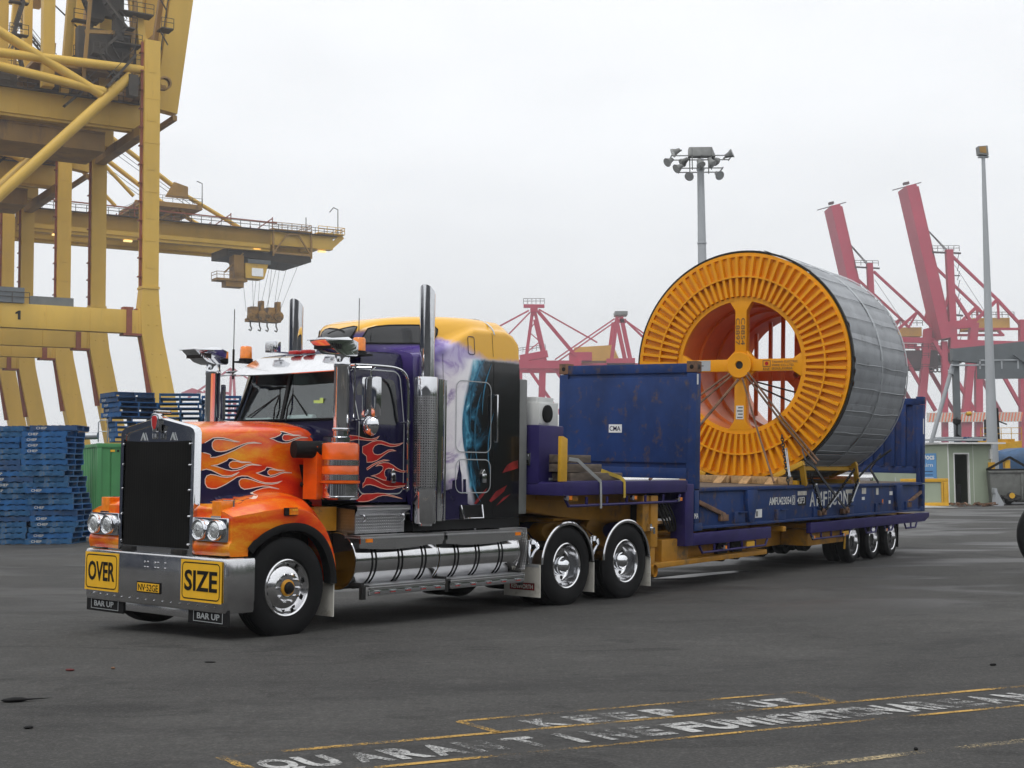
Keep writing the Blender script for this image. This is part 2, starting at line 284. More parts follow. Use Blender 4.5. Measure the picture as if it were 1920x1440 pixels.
# cracks: edges of warped cells, kept only where a second noise allows
wv = n.new('ShaderNodeTexNoise'); wv.inputs['Scale'].default_value = 0.9; wv.inputs['Detail'].default_value = 5; l.new(oc, wv.inputs['Vector'])
wa = n.new('ShaderNodeVectorMath'); wa.operation = 'MULTIPLY_ADD'; wa.inputs[1].default_value = (1.6, 1.6, 0); l.new(wv.outputs['Color'], wa.inputs[0]); l.new(oc, wa.inputs[2])
vo = n.new('ShaderNodeTexVoronoi'); vo.feature = 'DISTANCE_TO_EDGE'; vo.inputs['Scale'].default_value = 0.24; l.new(wa.outputs[0], vo.inputs['Vector'])
crk = math_node(n, l, 'MULTIPLY', maprange(n, l, vo.outputs['Distance'], 0.001, 0.006, 0.45, 0), maprange(n, l, f3, 0.52, 0.62, 0, 1))
c = mixc(n, l, crk, c, (0.010, 0.010, 0.010))
# tyre marks: pairs of wide arcs of old rubber
for cx, cy, rad in ((-6.0, 26.0, 16.5), (-6.0, 26.0, 18.6), (22.0, 2.0, 19.0), (22.0, 2.0, 21.0), (3.0, 40.0, 31.5), (3.0, 40.0, 29.6), (20.0, 34.0, 9.0), (20.0, 34.0, 11.0)):
    dx = math_node(n, l, 'SUBTRACT', sx.outputs['X'], cx); dy = math_node(n, l, 'SUBTRACT', sx.outputs['Y'], cy)
    rr_ = math_node(n, l, 'SQRT', math_node(n, l, 'ADD', math_node(n, l, 'MULTIPLY', dx, dx), math_node(n, l, 'MULTIPLY', dy, dy)))
    dd_ = math_node(n, l, 'ABSOLUTE', math_node(n, l, 'SUBTRACT', rr_, rad))
    tm = math_node(n, l, 'MULTIPLY', maprange(n, l, dd_, 0.10, 0.24, 0.38, 0, True), maprange(n, l, f5, 0.40, 0.62, 0.15, 1.0))
    c = mixc(n, l, tm, c, (0.017, 0.017, 0.0175))
far = math_node(n, l, 'MULTIPLY', maprange(n, l, sx.outputs['Y'], 22, 34, 0, 1, True), maprange(n, l, sx.outputs['X'], 6, 10, 0, 1, True))
damp = math_node(n, l, 'MULTIPLY', far, maprange(n, l, f4, 0.44, 0.62, 0, 1, True))
c = mixc(n, l, math_node(n, l, 'MULTIPLY', damp, 0.55), c, (0.135, 0.137, 0.138))  # sky sheen of the damp patches, painted in as a paler colour
wet = math_node(n, l, 'MULTIPLY', maprange(n, l, sx.outputs['Y'], 15, 18.5, 0, 1, True), maprange(n, l, f4, 0.46, 0.60, 0, 1, True))
c = mixc(n, l, math_node(n, l, 'MULTIPLY', wet, 0.30), c, (0.018, 0.018, 0.019))
l.new(c, b.inputs['Base Color'])
l.new(maprange(n, l, wet, 0, 1, 0.88, 0.52), b.inputs['Roughness']); b.inputs['Specular IOR Level'].default_value = 0.3
bp = n.new('ShaderNodeBump'); bp.inputs['Strength'].default_value = 0.6; bp.inputs['Distance'].default_value = 0.012
l.new(math_node(n, l, 'ADD', f2, math_node(n, l, 'MULTIPLY', f3, 0.6)), bp.inputs['Height']); l.new(bp.outputs[0], b.inputs['Normal'])

# ---------------------------------------------------------------- mesh helpers
class MB:
    def __init__(s): s.v = []; s.f = []; s.m = []; s.uv = None
    def quad(s, pts, m=0):
        i = len(s.v); s.v += [Vector(p) for p in pts]; s.f.append(tuple(range(i, i+len(pts)))); s.m.append(m); return s
    def hexa(s, p, m=0):                     # p: 8 corners, bottom loop then top loop
        i = len(s.v); s.v += [Vector(q) for q in p]
        for q in ((0, 3, 2, 1), (4, 5, 6, 7), (0, 1, 5, 4), (1, 2, 6, 5), (2, 3, 7, 6), (3, 0, 4, 7)):
            s.f.append(tuple(i+k for k in q)); s.m.append(m)
        return s
    def box(s, x0, x1, y0, y1, z0, z1, m=0):
        x0, x1 = sorted((x0, x1)); y0, y1 = sorted((y0, y1)); z0, z1 = sorted((z0, z1))
        return s.hexa([(x0, y0, z0), (x1, y0, z0), (x1, y1, z0), (x0, y1, z0), (x0, y0, z1), (x1, y0, z1), (x1, y1, z1), (x0, y1, z1)], m)
    def beam(s, a, b, w, h, upv=(0, 0, 1), m=0, w2=None, h2=None):
        a, b = Vector(a), Vector(b); d = (b-a).normalized(); u = Vector(upv)
        if abs(d.dot(u)) > 0.98: u = Vector((0, 1, 0))
        sd_ = d.cross(u).normalized(); u = sd_.cross(d).normalized(); w2 = w if w2 is None else w2; h2 = h if h2 is None else h2
        P = []
        for c_, ww, hh in ((a, w, h), (b, w2, h2)):
            P += [c_-sd_*ww/2-u*hh/2, c_+sd_*ww/2-u*hh/2, c_+sd_*ww/2+u*hh/2, c_-sd_*ww/2+u*hh/2]
        return s.hexa(P, m)
    def tube(s, a, b, r, r2=None, n=12, m=0, cap=True):
        a, b = Vector(a), Vector(b); d = (b-a).normalized(); u = Vector((0, 0, 1)) if abs(d.z) < 0.95 else Vector((1, 0, 0))
        e1 = d.cross(u).normalized(); e2 = d.cross(e1); r2 = r if r2 is None else r2; i = len(s.v)
        for c_, rr in ((a, r), (b, r2)):
            for k in range(n): t = 2*pi*k/n; s.v.append(c_+(e1*cos(t)+e2*sin(t))*rr)
        for k in range(n): s.f.append((i+k, i+(k+1) % n, i+n+(k+1) % n, i+n+k)); s.m.append(m)
        if cap: s.f.append(tuple(i+k for k in range(n))[::-1]); s.m.append(m); s.f.append(tuple(i+n+k for k in range(n))); s.m.append(m)
        return s
    def pipe(s, pts, r, n=8, m=0):
        pts = [Vector(p) for p in pts]; i = len(s.v); e1 = None
        for k, p in enumerate(pts):
            d = ((pts[k+1]-p) if k == 0 else (p-pts[k-1]) if k == len(pts)-1 else (pts[k+1]-p).normalized()+(p-pts[k-1]).normalized()).normalized()
            if e1 is None: u = Vector((0, 0, 1)) if abs(d.z) < 0.9 else Vector((1, 0, 0)); e1 = d.cross(u).normalized()
            else: e1 = (e1-d*e1.dot(d)).normalized()
            e2 = d.cross(e1)
            for j in range(n): t = 2*pi*j/n; s.v.append(p+(e1*cos(t)+e2*sin(t))*r)
        for k in range(len(pts)-1):
            for j in range(n): s.f.append((i+k*n+j, i+k*n+(j+1) % n, i+(k+1)*n+(j+1) % n, i+(k+1)*n+j)); s.m.append(m)
        s.f.append(tuple(i+j for j in range(n))[::-1]); s.m.append(m); e = i+(len(pts)-1)*n; s.f.append(tuple(e+j for j in range(n))); s.m.append(m)
        return s
    def lathe(s, prof, o, ax, n=32, m=0, a0=0.0, a1=2*pi, ref=None):
        """prof: (radius, offset along axis); m may be a list, one index per segment"""
        o, ax = Vector(o), Vector(ax).normalized(); u = Vector(ref) if ref else (Vector((0, 0, 1)) if abs(ax.z) < 0.9 else Vector((1, 0, 0)))
        e1 = (u-ax*u.dot(ax)).normalized(); e2 = ax.cross(e1); full = abs(a1-a0-2*pi) < 1e-6; nn = n if full else n+1; i = len(s.v)
        for r, t in prof:
            for k in range(nn): a = a0+(a1-a0)*k/n; s.v.append(o+ax*t+(e1*cos(a)+e2*sin(a))*r)
        for p in range(len(prof)-1):
            mm = m[p] if isinstance(m, (list, tuple)) else m
            for k in range(n):
                k2 = (k+1) % nn if full else k+1
                s.f.append((i+p*nn+k, i+p*nn+k2, i+(p+1)*nn+k2, i+(p+1)*nn+k)); s.m.append(mm)
        return s
    def disc(s, o, ax, r, n=20, m=0):
        o, ax = Vector(o), Vector(ax).normalized(); u = Vector((0, 0, 1)) if abs(ax.z) < 0.9 else Vector((1, 0, 0))
        e1 = (u-ax*u.dot(ax)).normalized(); e2 = ax.cross(e1)
        return s.quad([o+(e1*cos(2*pi*k/n)+e2*sin(2*pi*k/n))*r for k in range(n)], m)
    def prism(s, poly, fn, t0, t1, m=0):
        """poly: 2-D outline; fn(a, b, t) -> point; solid between t0 and t1"""
        i = len(s.v); k = len(poly)
        for t in (t0, t1): s.v += [Vector(fn(a, b_, t)) for a, b_ in poly]
        s.f.append(tuple(i+j for j in range(k))[::-1]); s.m.append(m); s.f.append(tuple(i+k+j for j in range(k))); s.m.append(m)
        for j in range(k): s.f.append((i+j, i+(j+1) % k, i+k+(j+1) % k, i+k+j)); s.m.append(m)
        return s
    def loft(s, rows, m=0, closed=False, cap=False):
        i = len(s.v); w = len(rows[0])
        for r in rows: s.v += [Vector(p) for p in r]
        for a in range(len(rows)-1):
            for b_ in range(w if closed else w-1):
                c_ = (b_+1) % w; s.f.append((i+a*w+b_, i+a*w+c_, i+(a+1)*w+c_, i+(a+1)*w+b_)); s.m.append(m)
        if cap: s.f.append(tuple(i+k for k in range(w))[::-1]); s.m.append(m); e = i+(len(rows)-1)*w; s.f.append(tuple(e+k for k in range(w))); s.m.append(m)
        return s
    def add(s, verts, faces, m=0):
        i = len(s.v); s.v += [Vector(q) for q in verts]
        for f in faces: s.f.append(tuple(i+k for k in f)); s.m.append(m)
        return s
    def text(s, txt, o, u, v, size, depth=0.003, m=0, bold=0.0, width=None, align='LEFT', space=1.0):
        """raised lettering: origin o, reading direction u, up direction v"""
        cu = bpy.data.curves.new('lettering', 'FONT'); cu.body = txt; cu.size = 1.0; cu.extrude = 0.5; cu.offset = bold; cu.align_x = align; cu.space_character = space
        cu.resolution_u = 3
        ob = bpy.data.objects.new('lettering', cu); me = bpy.data.meshes.new_from_object(ob)
        u, v = Vector(u).normalized(), Vector(v).normalized(); w = u.cross(v); o = Vector(o); k = size
        kx = k
        if width:
            xs = [q.co.x for q in me.vertices]; kx = width/max(1e-6, max(xs)-min(xs)); x0 = min(xs)
        else: x0 = 0
        i = len(s.v)
        for q in me.vertices: s.v.append(o+u*((q.co.x-x0)*kx)+v*(q.co.y*k)+w*((q.co.z+0.5)*depth))
        for p in me.polygons: s.f.append(tuple(i+a for a in p.vertices)); s.m.append(m)
        bpy.data.objects.remove(ob); bpy.data.curves.remove(cu); bpy.data.meshes.remove(me)
        return s
    def mark(s): s.marks = getattr(s, 'marks', []) + [len(s.f)]; return s
    def build(s, name, mats, parent=None, bevel=0.0, smooth=True, ang=38, sub=0, each=False):
        if each:                              # every loose (or marked) piece becomes a part of its own
            k = len(s.v); par = list(range(k))
            def find(a):
                while par[a] != a: par[a] = par[par[a]]; a = par[a]
                return a
            mk_ = getattr(s, 'marks', None)
            if mk_:
                ends = mk_[1:]+[len(s.f)]
                for a, e in zip(mk_, ends):
                    r0 = s.f[a][0]
                    for f in s.f[a:e]:
                        for q in f: par[find(q)] = find(r0)
            else:
                for f in s.f:
                    for q in f[1:]: par[find(q)] = find(f[0])
            gr_ = {}
            for f, mm in zip(s.f, s.m): gr_.setdefault(find(f[0]), []).append((f, mm))
            out = []
            for fs in gr_.values():
                b2 = MB(); ix = {}
                for f, mm in fs:
                    for q in f:
                        if q not in ix: ix[q] = len(b2.v); b2.v.append(s.v[q])
                    b2.f.append(tuple(ix[q] for q in f)); b2.m.append(mm)
                out.append(b2.build(name, mats, parent, bevel, smooth, ang, sub))
            return out
        me = bpy.data.meshes.new(name)
        me.from_pydata([tuple(q) for q in s.v], [], s.f)
        if not isinstance(mats, (list, tuple)): mats = [mats]
        for k in mats: me.materials.append(MAT[k])
        me.polygons.foreach_set('material_index', s.m)
        bm = bmesh.new(); bm.from_mesh(me); bmesh.ops.recalc_face_normals(bm, faces=bm.faces)
        if bevel:
            ed = [e for e in bm.edges if len(e.link_faces) == 2 and e.calc_face_angle(0) > radians(40)]
            bmesh.ops.bevel(bm, geom=ed, offset=bevel, segments=2, profile=0.6, affect='EDGES', clamp_overlap=True)
        bm.to_mesh(me); bm.free()
        if smooth:
            me.polygons.foreach_set('use_smooth', [True]*len(me.polygons)); me.set_sharp_from_angle(angle=radians(ang))
        ob = bpy.data.objects.new(name, me); COL.objects.link(ob)
        if parent is not None: ob.parent = parent
        if sub:
            md = ob.modifiers.new('sub', 'SUBSURF'); md.levels = sub; md.render_levels = sub
        return ob
def tag(o, label=None, cat=None, group=None, kind=None):
    if label: o['label'] = label
    if cat: o['category'] = cat
    if group: o['group'] = group
    if kind: o['kind'] = kind
    return o
def thing(name, label, cat, loc=(0, 0, 0), rot=(0, 0, 0), group=None):
    o = bpy.data.objects.new(name, None); COL.objects.link(o); o.location = loc; o.rotation_euler = rot; o.empty_display_size = 0.3
    return tag(o, label, cat, group)
def children(o): return [c_ for c_ in bpy.data.objects if c_.parent == o]
def copy_tree(o, parent=None):
    c_ = o.copy(); COL.objects.link(c_); c_.parent = parent
    for ch in children(o): copy_tree(ch, c_)
    return c_
def smooth_curve(pts, k=6):
    pts = [Vector(p) for p in pts]; out = []
    for i in range(len(pts)-1):
        p0 = pts[max(0, i-1)]; p1 = pts[i]; p2 = pts[i+1]; p3 = pts[min(len(pts)-1, i+2)]
        for j in range(k):
            t = j/k; out.append(0.5*((2*p1)+(p2-p0)*t+(2*p0-5*p1+4*p2-p3)*t*t+(3*p1-p0-3*p2+p3)*t**3))
    out.append(pts[-1]); return out
def lerp(a, b, t): return a+(b-a)*t
def interp(x, tab):
    if x <= tab[0][0]: return tab[0][1]
    for (a, b_), (c_, d) in zip(tab, tab[1:]):
        if x <= c_: return lerp(b_, d, (x-a)/(c_-a))
    return tab[-1][1]
def decal(poly, bvh, off, start, direction, to3, maxlen=0.05):
    """painted mark: 2-D outline meshed finely and laid on a surface found by casting along `direction`"""
    bm = bmesh.new(); f = bm.faces.new([bm.verts.new((p[0], p[1], 0)) for p in poly])
    bmesh.ops.triangulate(bm, faces=[f])
    for _ in range(6):
        es = [e for e in bm.edges if e.calc_length() > maxlen]
        if not es: break
        bmesh.ops.subdivide_edges(bm, edges=es, cuts=1); bmesh.ops.triangulate(bm, faces=[f for f in bm.faces if len(f.verts) > 3])
    V, F, ok = [], [], {}
    bm.verts.index_update(); d = Vector(direction)
    for q in bm.verts:
        o = Vector(to3(q.co.x, q.co.y)); h = bvh.ray_cast(o, d)
        if h[0] is None: V.append(o); ok[q.index] = False
        else: V.append(h[0]-d*off); ok[q.index] = True
    for f in bm.faces:
        ix = [q.index for q in f.verts]
        if all(ok[k] for k in ix): F.append(ix)
    bm.free(); return V, F
def stroke(poly, bvh, off, direction, to3, w, zmin=-9):
    """thin painted line that follows a closed outline"""
    P = []
    k = len(poly)
    for i in range(k):
        a, b_ = Vector(poly[i]), Vector(poly[(i+1) % k]); nseg = max(1, int((b_-a).length/0.03))
        for j in range(nseg): P.append(a.lerp(b_, j/nseg))
    k = len(P); V, F, ok = [], [], []; d = Vector(direction)
    for i in range(k):
        t = (P[(i+1) % k]-P[i-1]); t = t.normalized() if t.length > 1e-9 else Vector((1, 0)); nn = Vector((-t.y, t.x))
        for sgn in (-0.5, 0.5):
            q = P[i]+nn*w*sgn; o = Vector(to3(q.x, q.y)); h = bvh.ray_cast(o, d)
            V.append(h[0]-d*off if h[0] is not None else o); ok.append(h[0] is not None)
    for i in range(k):
        ix = (2*i, 2*i+1, 2*((i+1) % k)+1, 2*((i+1) % k))
        if all(ok[a] for a in ix) and P[i].y > zmin: F.append(ix)
    return V, F
def bvh_of(obs):
    V, F = [], []
    for ob in obs:
        i = len(V); V += [q.co.copy() for q in ob.data.vertices]; F += [tuple(i+a for a in p.vertices) for p in ob.data.polygons]
    return BVHTree.FromPolygons(V, F)

# ---------------------------------------------------------------- ground
def gz(x, y):
    near = interp(y, [(0, 0.0), (13, 0.0), (18, -0.10), (27, -0.20), (31, -0.20), (46, -0.02), (60, 0.0), (4000, 0.0)])
    side = interp(x, [(-9, 0.25), (-4, 1.0), (12, 1.0), (18, 0.5)])
    return near*side
def build_ground():
    xs = [-1500, -600, -250, -120, -60, -40] + [x*1.5-30 for x in range(0, 44)] + [50, 80, 140, 300, 700, 1500]
    ys = [-400, -120, -40, -15, -5, 0, 3, 6, 9, 11] + [12+k for k in range(0, 44)] + [60, 75, 100, 140, 180, 262]
    b_ = MB(); b_.loft([[(x, y, gz(x, y)) for x in xs] for y in ys])
    tag(b_.build('ground', 'asphalt', ang=180), 'wide grey asphalt container yard with stains and damp patches', 'ground', kind='structure')
    b_ = MB(); b_.loft([[(x, y, -0.6) for x in (-1500, -300, 0, 300, 1500)] for y in (258, 330)])
    mat('harbour_water', (0.16, 0.18, 0.19), rough=0.12, var=0.1, bump=0.4, bscale=0.5)
    tag(b_.build('water', 'harbour_water'), 'grey harbour water beyond the wharf', 'water', kind='structure')
    b_ = MB(); b_.loft([[(x, y, 0.3) for x in (-1500, -300, 0, 300, 1500)] for y in (330, 420, 900, 1250)])
    tag(b_.build('far_wharf', 'asphalt'), 'far wharf across the harbour under the red cranes', 'ground', kind='structure')
build_ground()
HOOD_TONGUES = [
 [(-0.730,1.998),(-0.676,2.012),(-0.625,2.038),(-0.573,2.065),(-0.509,2.073),(-0.434,2.070),(-0.359,2.057),(-0.293,2.042),(-0.216,2.032),(-0.293,2.034),(-0.358,2.043),(-0.434,2.052),(-0.509,2.055),(-0.551,2.047),(-0.580,2.018),(-0.583,1.980),(-0.564,1.946),(-0.526,1.928),(-0.462,1.924),(-0.398,1.934),(-0.334,1.954),(-0.259,1.982),(-0.183,2.009),(-0.106,2.028),(-0.028,2.033),(0.074,2.022),(-0.039,2.024),(-0.116,2.015),(-0.193,1.986),(-0.279,1.947),(-0.376,1.911),(-0.461,1.884),(-0.535,1.866),(-0.593,1.862),(-0.601,1.869),(-0.590,1.879),(-0.604,1.894),(-0.652,1.906),(-0.727,1.918)],
 [(-0.590,1.778),(-0.511,1.785),(-0.438,1.811),(-0.384,1.833),(-0.361,1.855),(-0.320,1.854),(-0.254,1.835),(-0.188,1.821),(-0.055,1.817),(-0.188,1.811),(-0.254,1.825),(-0.309,1.828),(-0.346,1.812),(-0.359,1.786),(-0.345,1.761),(-0.306,1.746),(-0.252,1.749),(-0.198,1.762),(-0.132,1.788),(-0.055,1.800),(0.080,1.784),(-0.054,1.790),(-0.121,1.776),(-0.186,1.747),(-0.251,1.730),(-0.316,1.725),(-0.392,1.735),(-0.468,1.756),(-0.532,1.772)],
 [(0.004,1.702),(0.071,1.716),(0.127,1.738),(0.149,1.766),(0.195,1.763),(0.253,1.749),(0.311,1.738),(0.410,1.734),(0.311,1.730),(0.241,1.741),(0.190,1.741),(0.164,1.721),(0.168,1.694),(0.203,1.677),(0.254,1.683),(0.312,1.701),(0.381,1.716),(0.504,1.707),(0.393,1.707),(0.335,1.693),(0.278,1.671),(0.221,1.660),(0.163,1.663),(0.095,1.678),(0.026,1.698)],
 [(0.180,2.079),(0.255,2.092),(0.324,2.118),(0.352,2.141),(0.340,2.159),(0.381,2.158),(0.452,2.141),(0.523,2.126),(0.630,2.124),(0.523,2.117),(0.440,2.128),(0.382,2.126),(0.357,2.101),(0.366,2.070),(0.407,2.057),(0.465,2.065),(0.524,2.084),(0.607,2.106),(0.727,2.101),(0.619,2.098),(0.548,2.077),(0.489,2.053),(0.431,2.037),(0.361,2.036),(0.291,2.049),(0.221,2.074)],
 [(-0.735,1.707),(-0.699,1.729),(-0.647,1.740),(-0.584,1.729),(-0.509,1.700),(-0.444,1.675),(-0.380,1.669),(-0.315,1.677),(-0.251,1.701),(-0.218,1.714),(-0.261,1.686),(-0.315,1.665),(-0.379,1.655),(-0.454,1.661),(-0.529,1.679),(-0.593,1.686),(-0.640,1.670),(-0.660,1.636),(-0.658,1.590),(-0.631,1.551),(-0.578,1.537),(-0.515,1.538),(-0.452,1.559),(-0.388,1.585),(-0.314,1.623),(-0.249,1.658),(-0.184,1.671),(-0.107,1.669),(-0.039,1.645),(0.051,1.615),(0.131,1.598),(0.222,1.594),(0.303,1.603),(0.372,1.619),(0.303,1.592),(0.223,1.582),(0.131,1.586),(0.040,1.604),(-0.050,1.630),(-0.139,1.645),(-0.194,1.639),(-0.221,1.615),(-0.216,1.576),(-0.191,1.546),(-0.147,1.528),(-0.070,1.536),(0.019,1.551),(0.098,1.562),(0.178,1.560),(0.328,1.530),(0.189,1.548),(0.110,1.541),(0.020,1.519),(-0.068,1.486),(-0.156,1.461),(-0.243,1.442),(-0.330,1.433),(-0.415,1.417),(-0.479,1.392),(-0.531,1.356),(-0.556,1.318),(-0.565,1.276),(-0.643,1.265),(-0.726,1.258),(-0.740,1.531)],
 [(-0.386,1.345),(-0.339,1.379),(-0.264,1.408),(-0.155,1.442),(-0.242,1.399),(-0.306,1.366),(-0.359,1.336)],
]
DOOR_FLAMES = [
 [(1.036,2.139),(1.128,2.128),(1.202,2.113),(1.286,2.102),(1.361,2.100),(1.427,2.112),(1.483,2.137),(1.436,2.097),(1.380,2.082),(1.296,2.080),(1.212,2.085),(1.129,2.088),(1.083,2.077),(1.065,2.063),(1.038,2.063)],
 [(1.214,2.010),(1.287,2.035),(1.362,2.066),(1.437,2.082),(1.513,2.081),(1.590,2.065),(1.648,2.049),(1.726,2.045),(1.804,2.052),(1.882,2.071),(1.804,2.035),(1.726,2.020),(1.658,2.018),(1.581,2.030),(1.514,2.043),(1.457,2.041),(1.405,2.020),(1.380,1.989),(1.378,1.956),(1.402,1.929),(1.450,1.920),(1.507,1.927),(1.564,1.952),(1.621,1.977),(1.688,1.984),(1.757,1.969),(1.689,1.969),(1.631,1.956),(1.574,1.928),(1.508,1.890),(1.442,1.855),(1.367,1.836),(1.287,1.833),(1.281,1.900),(1.215,1.940)],
 [(1.284,1.766),(1.368,1.807),(1.461,1.842),(1.556,1.865),(1.652,1.858),(1.556,1.850),(1.461,1.827),(1.387,1.794),(1.294,1.746)],
 [(1.425,1.788),(1.481,1.819),(1.557,1.833),(1.634,1.829),(1.702,1.807),(1.781,1.767),(1.850,1.744),(1.914,1.738),(1.910,1.724),(1.831,1.726),(1.752,1.742),(1.693,1.763),(1.635,1.769),(1.587,1.755),(1.569,1.721),(1.579,1.680),(1.604,1.660),(1.600,1.629),(1.552,1.633),(1.484,1.653),(1.408,1.674),(1.352,1.681),(1.427,1.690),(1.493,1.714),(1.539,1.748),(1.548,1.782),(1.519,1.799),(1.472,1.798)],
 [(1.229,1.546),(1.279,1.576),(1.345,1.582),(1.430,1.565),(1.515,1.541),(1.602,1.527),(1.708,1.527),(1.766,1.540),(1.815,1.547),(1.913,1.564),(1.992,1.588),(1.913,1.572),(1.795,1.561),(1.717,1.556),(1.620,1.563),(1.543,1.587),(1.466,1.619),(1.390,1.649),(1.305,1.663),(1.273,1.653),(1.255,1.613),(1.228,1.593)],
 [(1.131,1.404),(1.226,1.473),(1.300,1.479),(1.375,1.478),(1.469,1.484),(1.584,1.477),(1.710,1.455),(1.872,1.416),(1.739,1.437),(1.623,1.455),(1.546,1.457),(1.470,1.444),(1.395,1.414),(1.321,1.395),(1.247,1.389),(1.164,1.392)],
]
SKYLINE = [(2.50,1.17),(2.50,1.513),(2.56,1.513),(2.635,1.527),(2.661,1.527),(2.666,1.63),(2.743,1.637),(2.753,1.704),(2.774,1.763),(2.787,1.882),(2.807,1.763),(2.83,1.704),(2.841,1.482),(2.861,1.482),(2.858,1.645),(2.91,1.645),(2.92,1.467),(2.947,1.466),(2.949,1.347),(3.08,1.30),(3.15,1.17)]
REDS = [[(3.062,1.346),(3.152,1.435),(3.312,1.539),(3.244,1.449),(3.108,1.338)],[(3.35,1.38),(3.478,1.493),(3.691,1.569),(3.632,1.492),(3.479,1.402),(3.386,1.357)],[(3.593,1.722),(3.687,1.823),(3.808,1.871),(3.906,1.887),(3.912,1.786),(3.761,1.754)],[(3.481,1.31),(3.622,1.415),(3.766,1.46),(3.67,1.4)]]
HATCH = [(2.71,3.36,1.975,2.845),(2.715,3.36,1.48,1.885)]

# ================================================================ TRACTOR (x rearwards, y to its far side, z up; origin under the near front wheel)
WD = 2.46; YC = WD/2
def Y(y, s): return y if s == 0 else WD-y
TRK = thing('semi_truck', 'orange flame painted conventional semi truck with chrome stacks and a painted gold and violet sleeper', 'truck',
            (-2.362, 14.308, -0.048), (radians(0.90), radians(0.60), radians(50.44)))

def make_wheel(x, y, s, kind, parent, r=0.525, rimr=0.298, w=0.28, zc=0.51):
    """tyre with rim and hub; s=0 near side (outer face towards -y)"""
    ax = (0, 1, 0) if s == 0 else (0, -1, 0); o = (x, Y(y, s), zc)
    tw = w; b_ = MB(); rr = r
    prof = [(rimr-0.004, 0.035), (rimr+0.02, 0.012), (rimr+0.07, 0.0), (rr-0.09, 0.002), (rr-0.045, 0.014), (rr-0.012, 0.030), (rr, 0.045)]
    n_g = 4
    for g in range(n_g):
        a = 0.045+(tw-0.09)*(g+0.7)/(n_g+0.4); prof += [(rr, a), (rr-0.013, a+0.002), (rr-0.013, a+0.010), (rr, a+0.012)]
    prof += [(rr, tw-0.045), (rr-0.05, tw-0.01), (rimr, tw-0.03)]
    b_.lathe(prof, o, ax, 56)
    if kind != 'front':
        b_.lathe([(p, q+0.34) for p, q in prof], o, ax, 56)
    wh = b_.build('wheel', 'black_rubber', parent, ang=30)
    b_ = MB()
    if kind == 'front':
        b_.lathe([(rimr, 0.035), (rimr+0.003, 0.020), (rimr-0.008, 0.012), (rimr-0.022, 0.022), (rimr-0.032, 0.060), (rimr-0.045, 0.075), (0.235, 0.055), (0.20, 0.030), (0.165, 0.018), (0.16, 0.016), (0.09, 0.012), (0.07, 0.02)], o, ax, 56)
        rim = b_.build('rim', 'polished_aluminium', wh)
        h_ = MB()
        for k in range(10):
            h_.mark(); a = 2*pi*k/10+0.1; q = Vector((x+0.232*sin(a), Y(y+0.052, s), zc+0.232*cos(a)))
            h_.lathe([(0.021, -0.004), (0.017, 0.002), (0.0, 0.004)], q, ax, 12, m=1)  # hand holes: dark discs stand in for the shade inside them
        for k in range(10):
            h_.mark(); a = 2*pi*k/10+0.35; q = Vector((x+0.142*sin(a), Y(y+0.016, s), zc+0.142*cos(a)))
            dv = Vector(ax); h_.tube(q, q-dv*0.05, 0.017, 0.013, 6, m=0)
        h_.build('nut_or_hole_disc', ['polished_aluminium', 'black_paint'], rim, each=True)
        h_ = MB(); h_.lathe([(0.064, 0.02), (0.062, -0.012), (0.056, -0.024), (0.052, -0.028)], o, ax, 24, m=0)
        h_.lathe([(0.052, -0.028), (0.048, -0.038), (0.03, -0.045), (0.0, -0.046)], o, ax, 24, m=1)
        h_.build('hub', ['black_rubber', 'black_paint'], wh); h_ = MB(); h_.lathe([(0.088, 0.018), (0.086, 0.004), (0.068, -0.002), (0.066, -0.008)], o, ax, 24); h_.build('hub_ring', 'chassis_yellow', wh)
    else:
        b_.lathe([(rimr, 0.035), (rimr+0.003, 0.018), (rimr-0.008, 0.010), (rimr-0.022, 0.020), (rimr-0.032, 0.075), (rimr-0.036, 0.13), (rimr-0.05, 0.16), (0.245, 0.17), (0.225, 0.19), (0.16, 0.195), (0.13, 0.195)], o, ax, 56)
        for k in range(8):
            a = 2*pi*k/8+0.2; q = Vector((x+0.205*sin(a), Y(y+0.188, s), zc+0.205*cos(a))); b_.disc(q, ax, 0.028, 14, m=1)  # black discs paint in the shade of the hand holes
        rim = b_.build('rim', ['polished_aluminium', 'black_paint'], wh)
        h_ = MB(); h_.lathe([(0.13, 0.195), (0.125, 0.10), (0.118, 0.085), (0.105, 0.08), (0.10, 0.075), (0.085, 0.03), (0.05, 0.005), (0.0, -0.002)], o, ax, 28)
        h_.build('hub', 'chrome' if kind == 'rear' else 'dark_steel', wh)
    return wh
for s in (0, 1):
    make_wheel(0, 0.0, s, 'front', TRK)
    make_wheel(4.815, 0.0, s, 'rear', TRK); make_wheel(6.165, 0.0, s, 'rear', TRK)

# chassis
b_ = MB()
for y in (0.80, 1.56): b_.box(-0.55, 7.0, y, y+0.10, 0.64, 0.95)
for x in (-0.5, 1.0, 2.2, 3.4, 4.3, 5.5, 6.9): b_.box(x, x+0.10, 0.9, 1.56, 0.66, 0.93)
b_.tube((0, 0.3, 0.5), (0, 2.16, 0.5), 0.07); 
for x in (4.815, 6.165):
    b_.tube((x, 0.5, 0.51), (x, 1.96, 0.51), 0.12); b_.lathe([(0.02, -0.26), (0.22, -0.18), (0.27, 0), (0.22, 0.18), (0.02, 0.26)], (x, YC, 0.52), (0, 1, 0), 20)
    b_.box(x-0.45, x+0.45, 0.66, 0.80, 0.50, 0.62); b_.box(x-0.45, x+0.45, 1.66, 1.80, 0.50, 0.62)
b_.tube((1.0, YC, 0.66), (4.7, YC, 0.55), 0.06)
b_.box(1.06, 4.0, 0.46, 0.80, 0.95, 1.02)
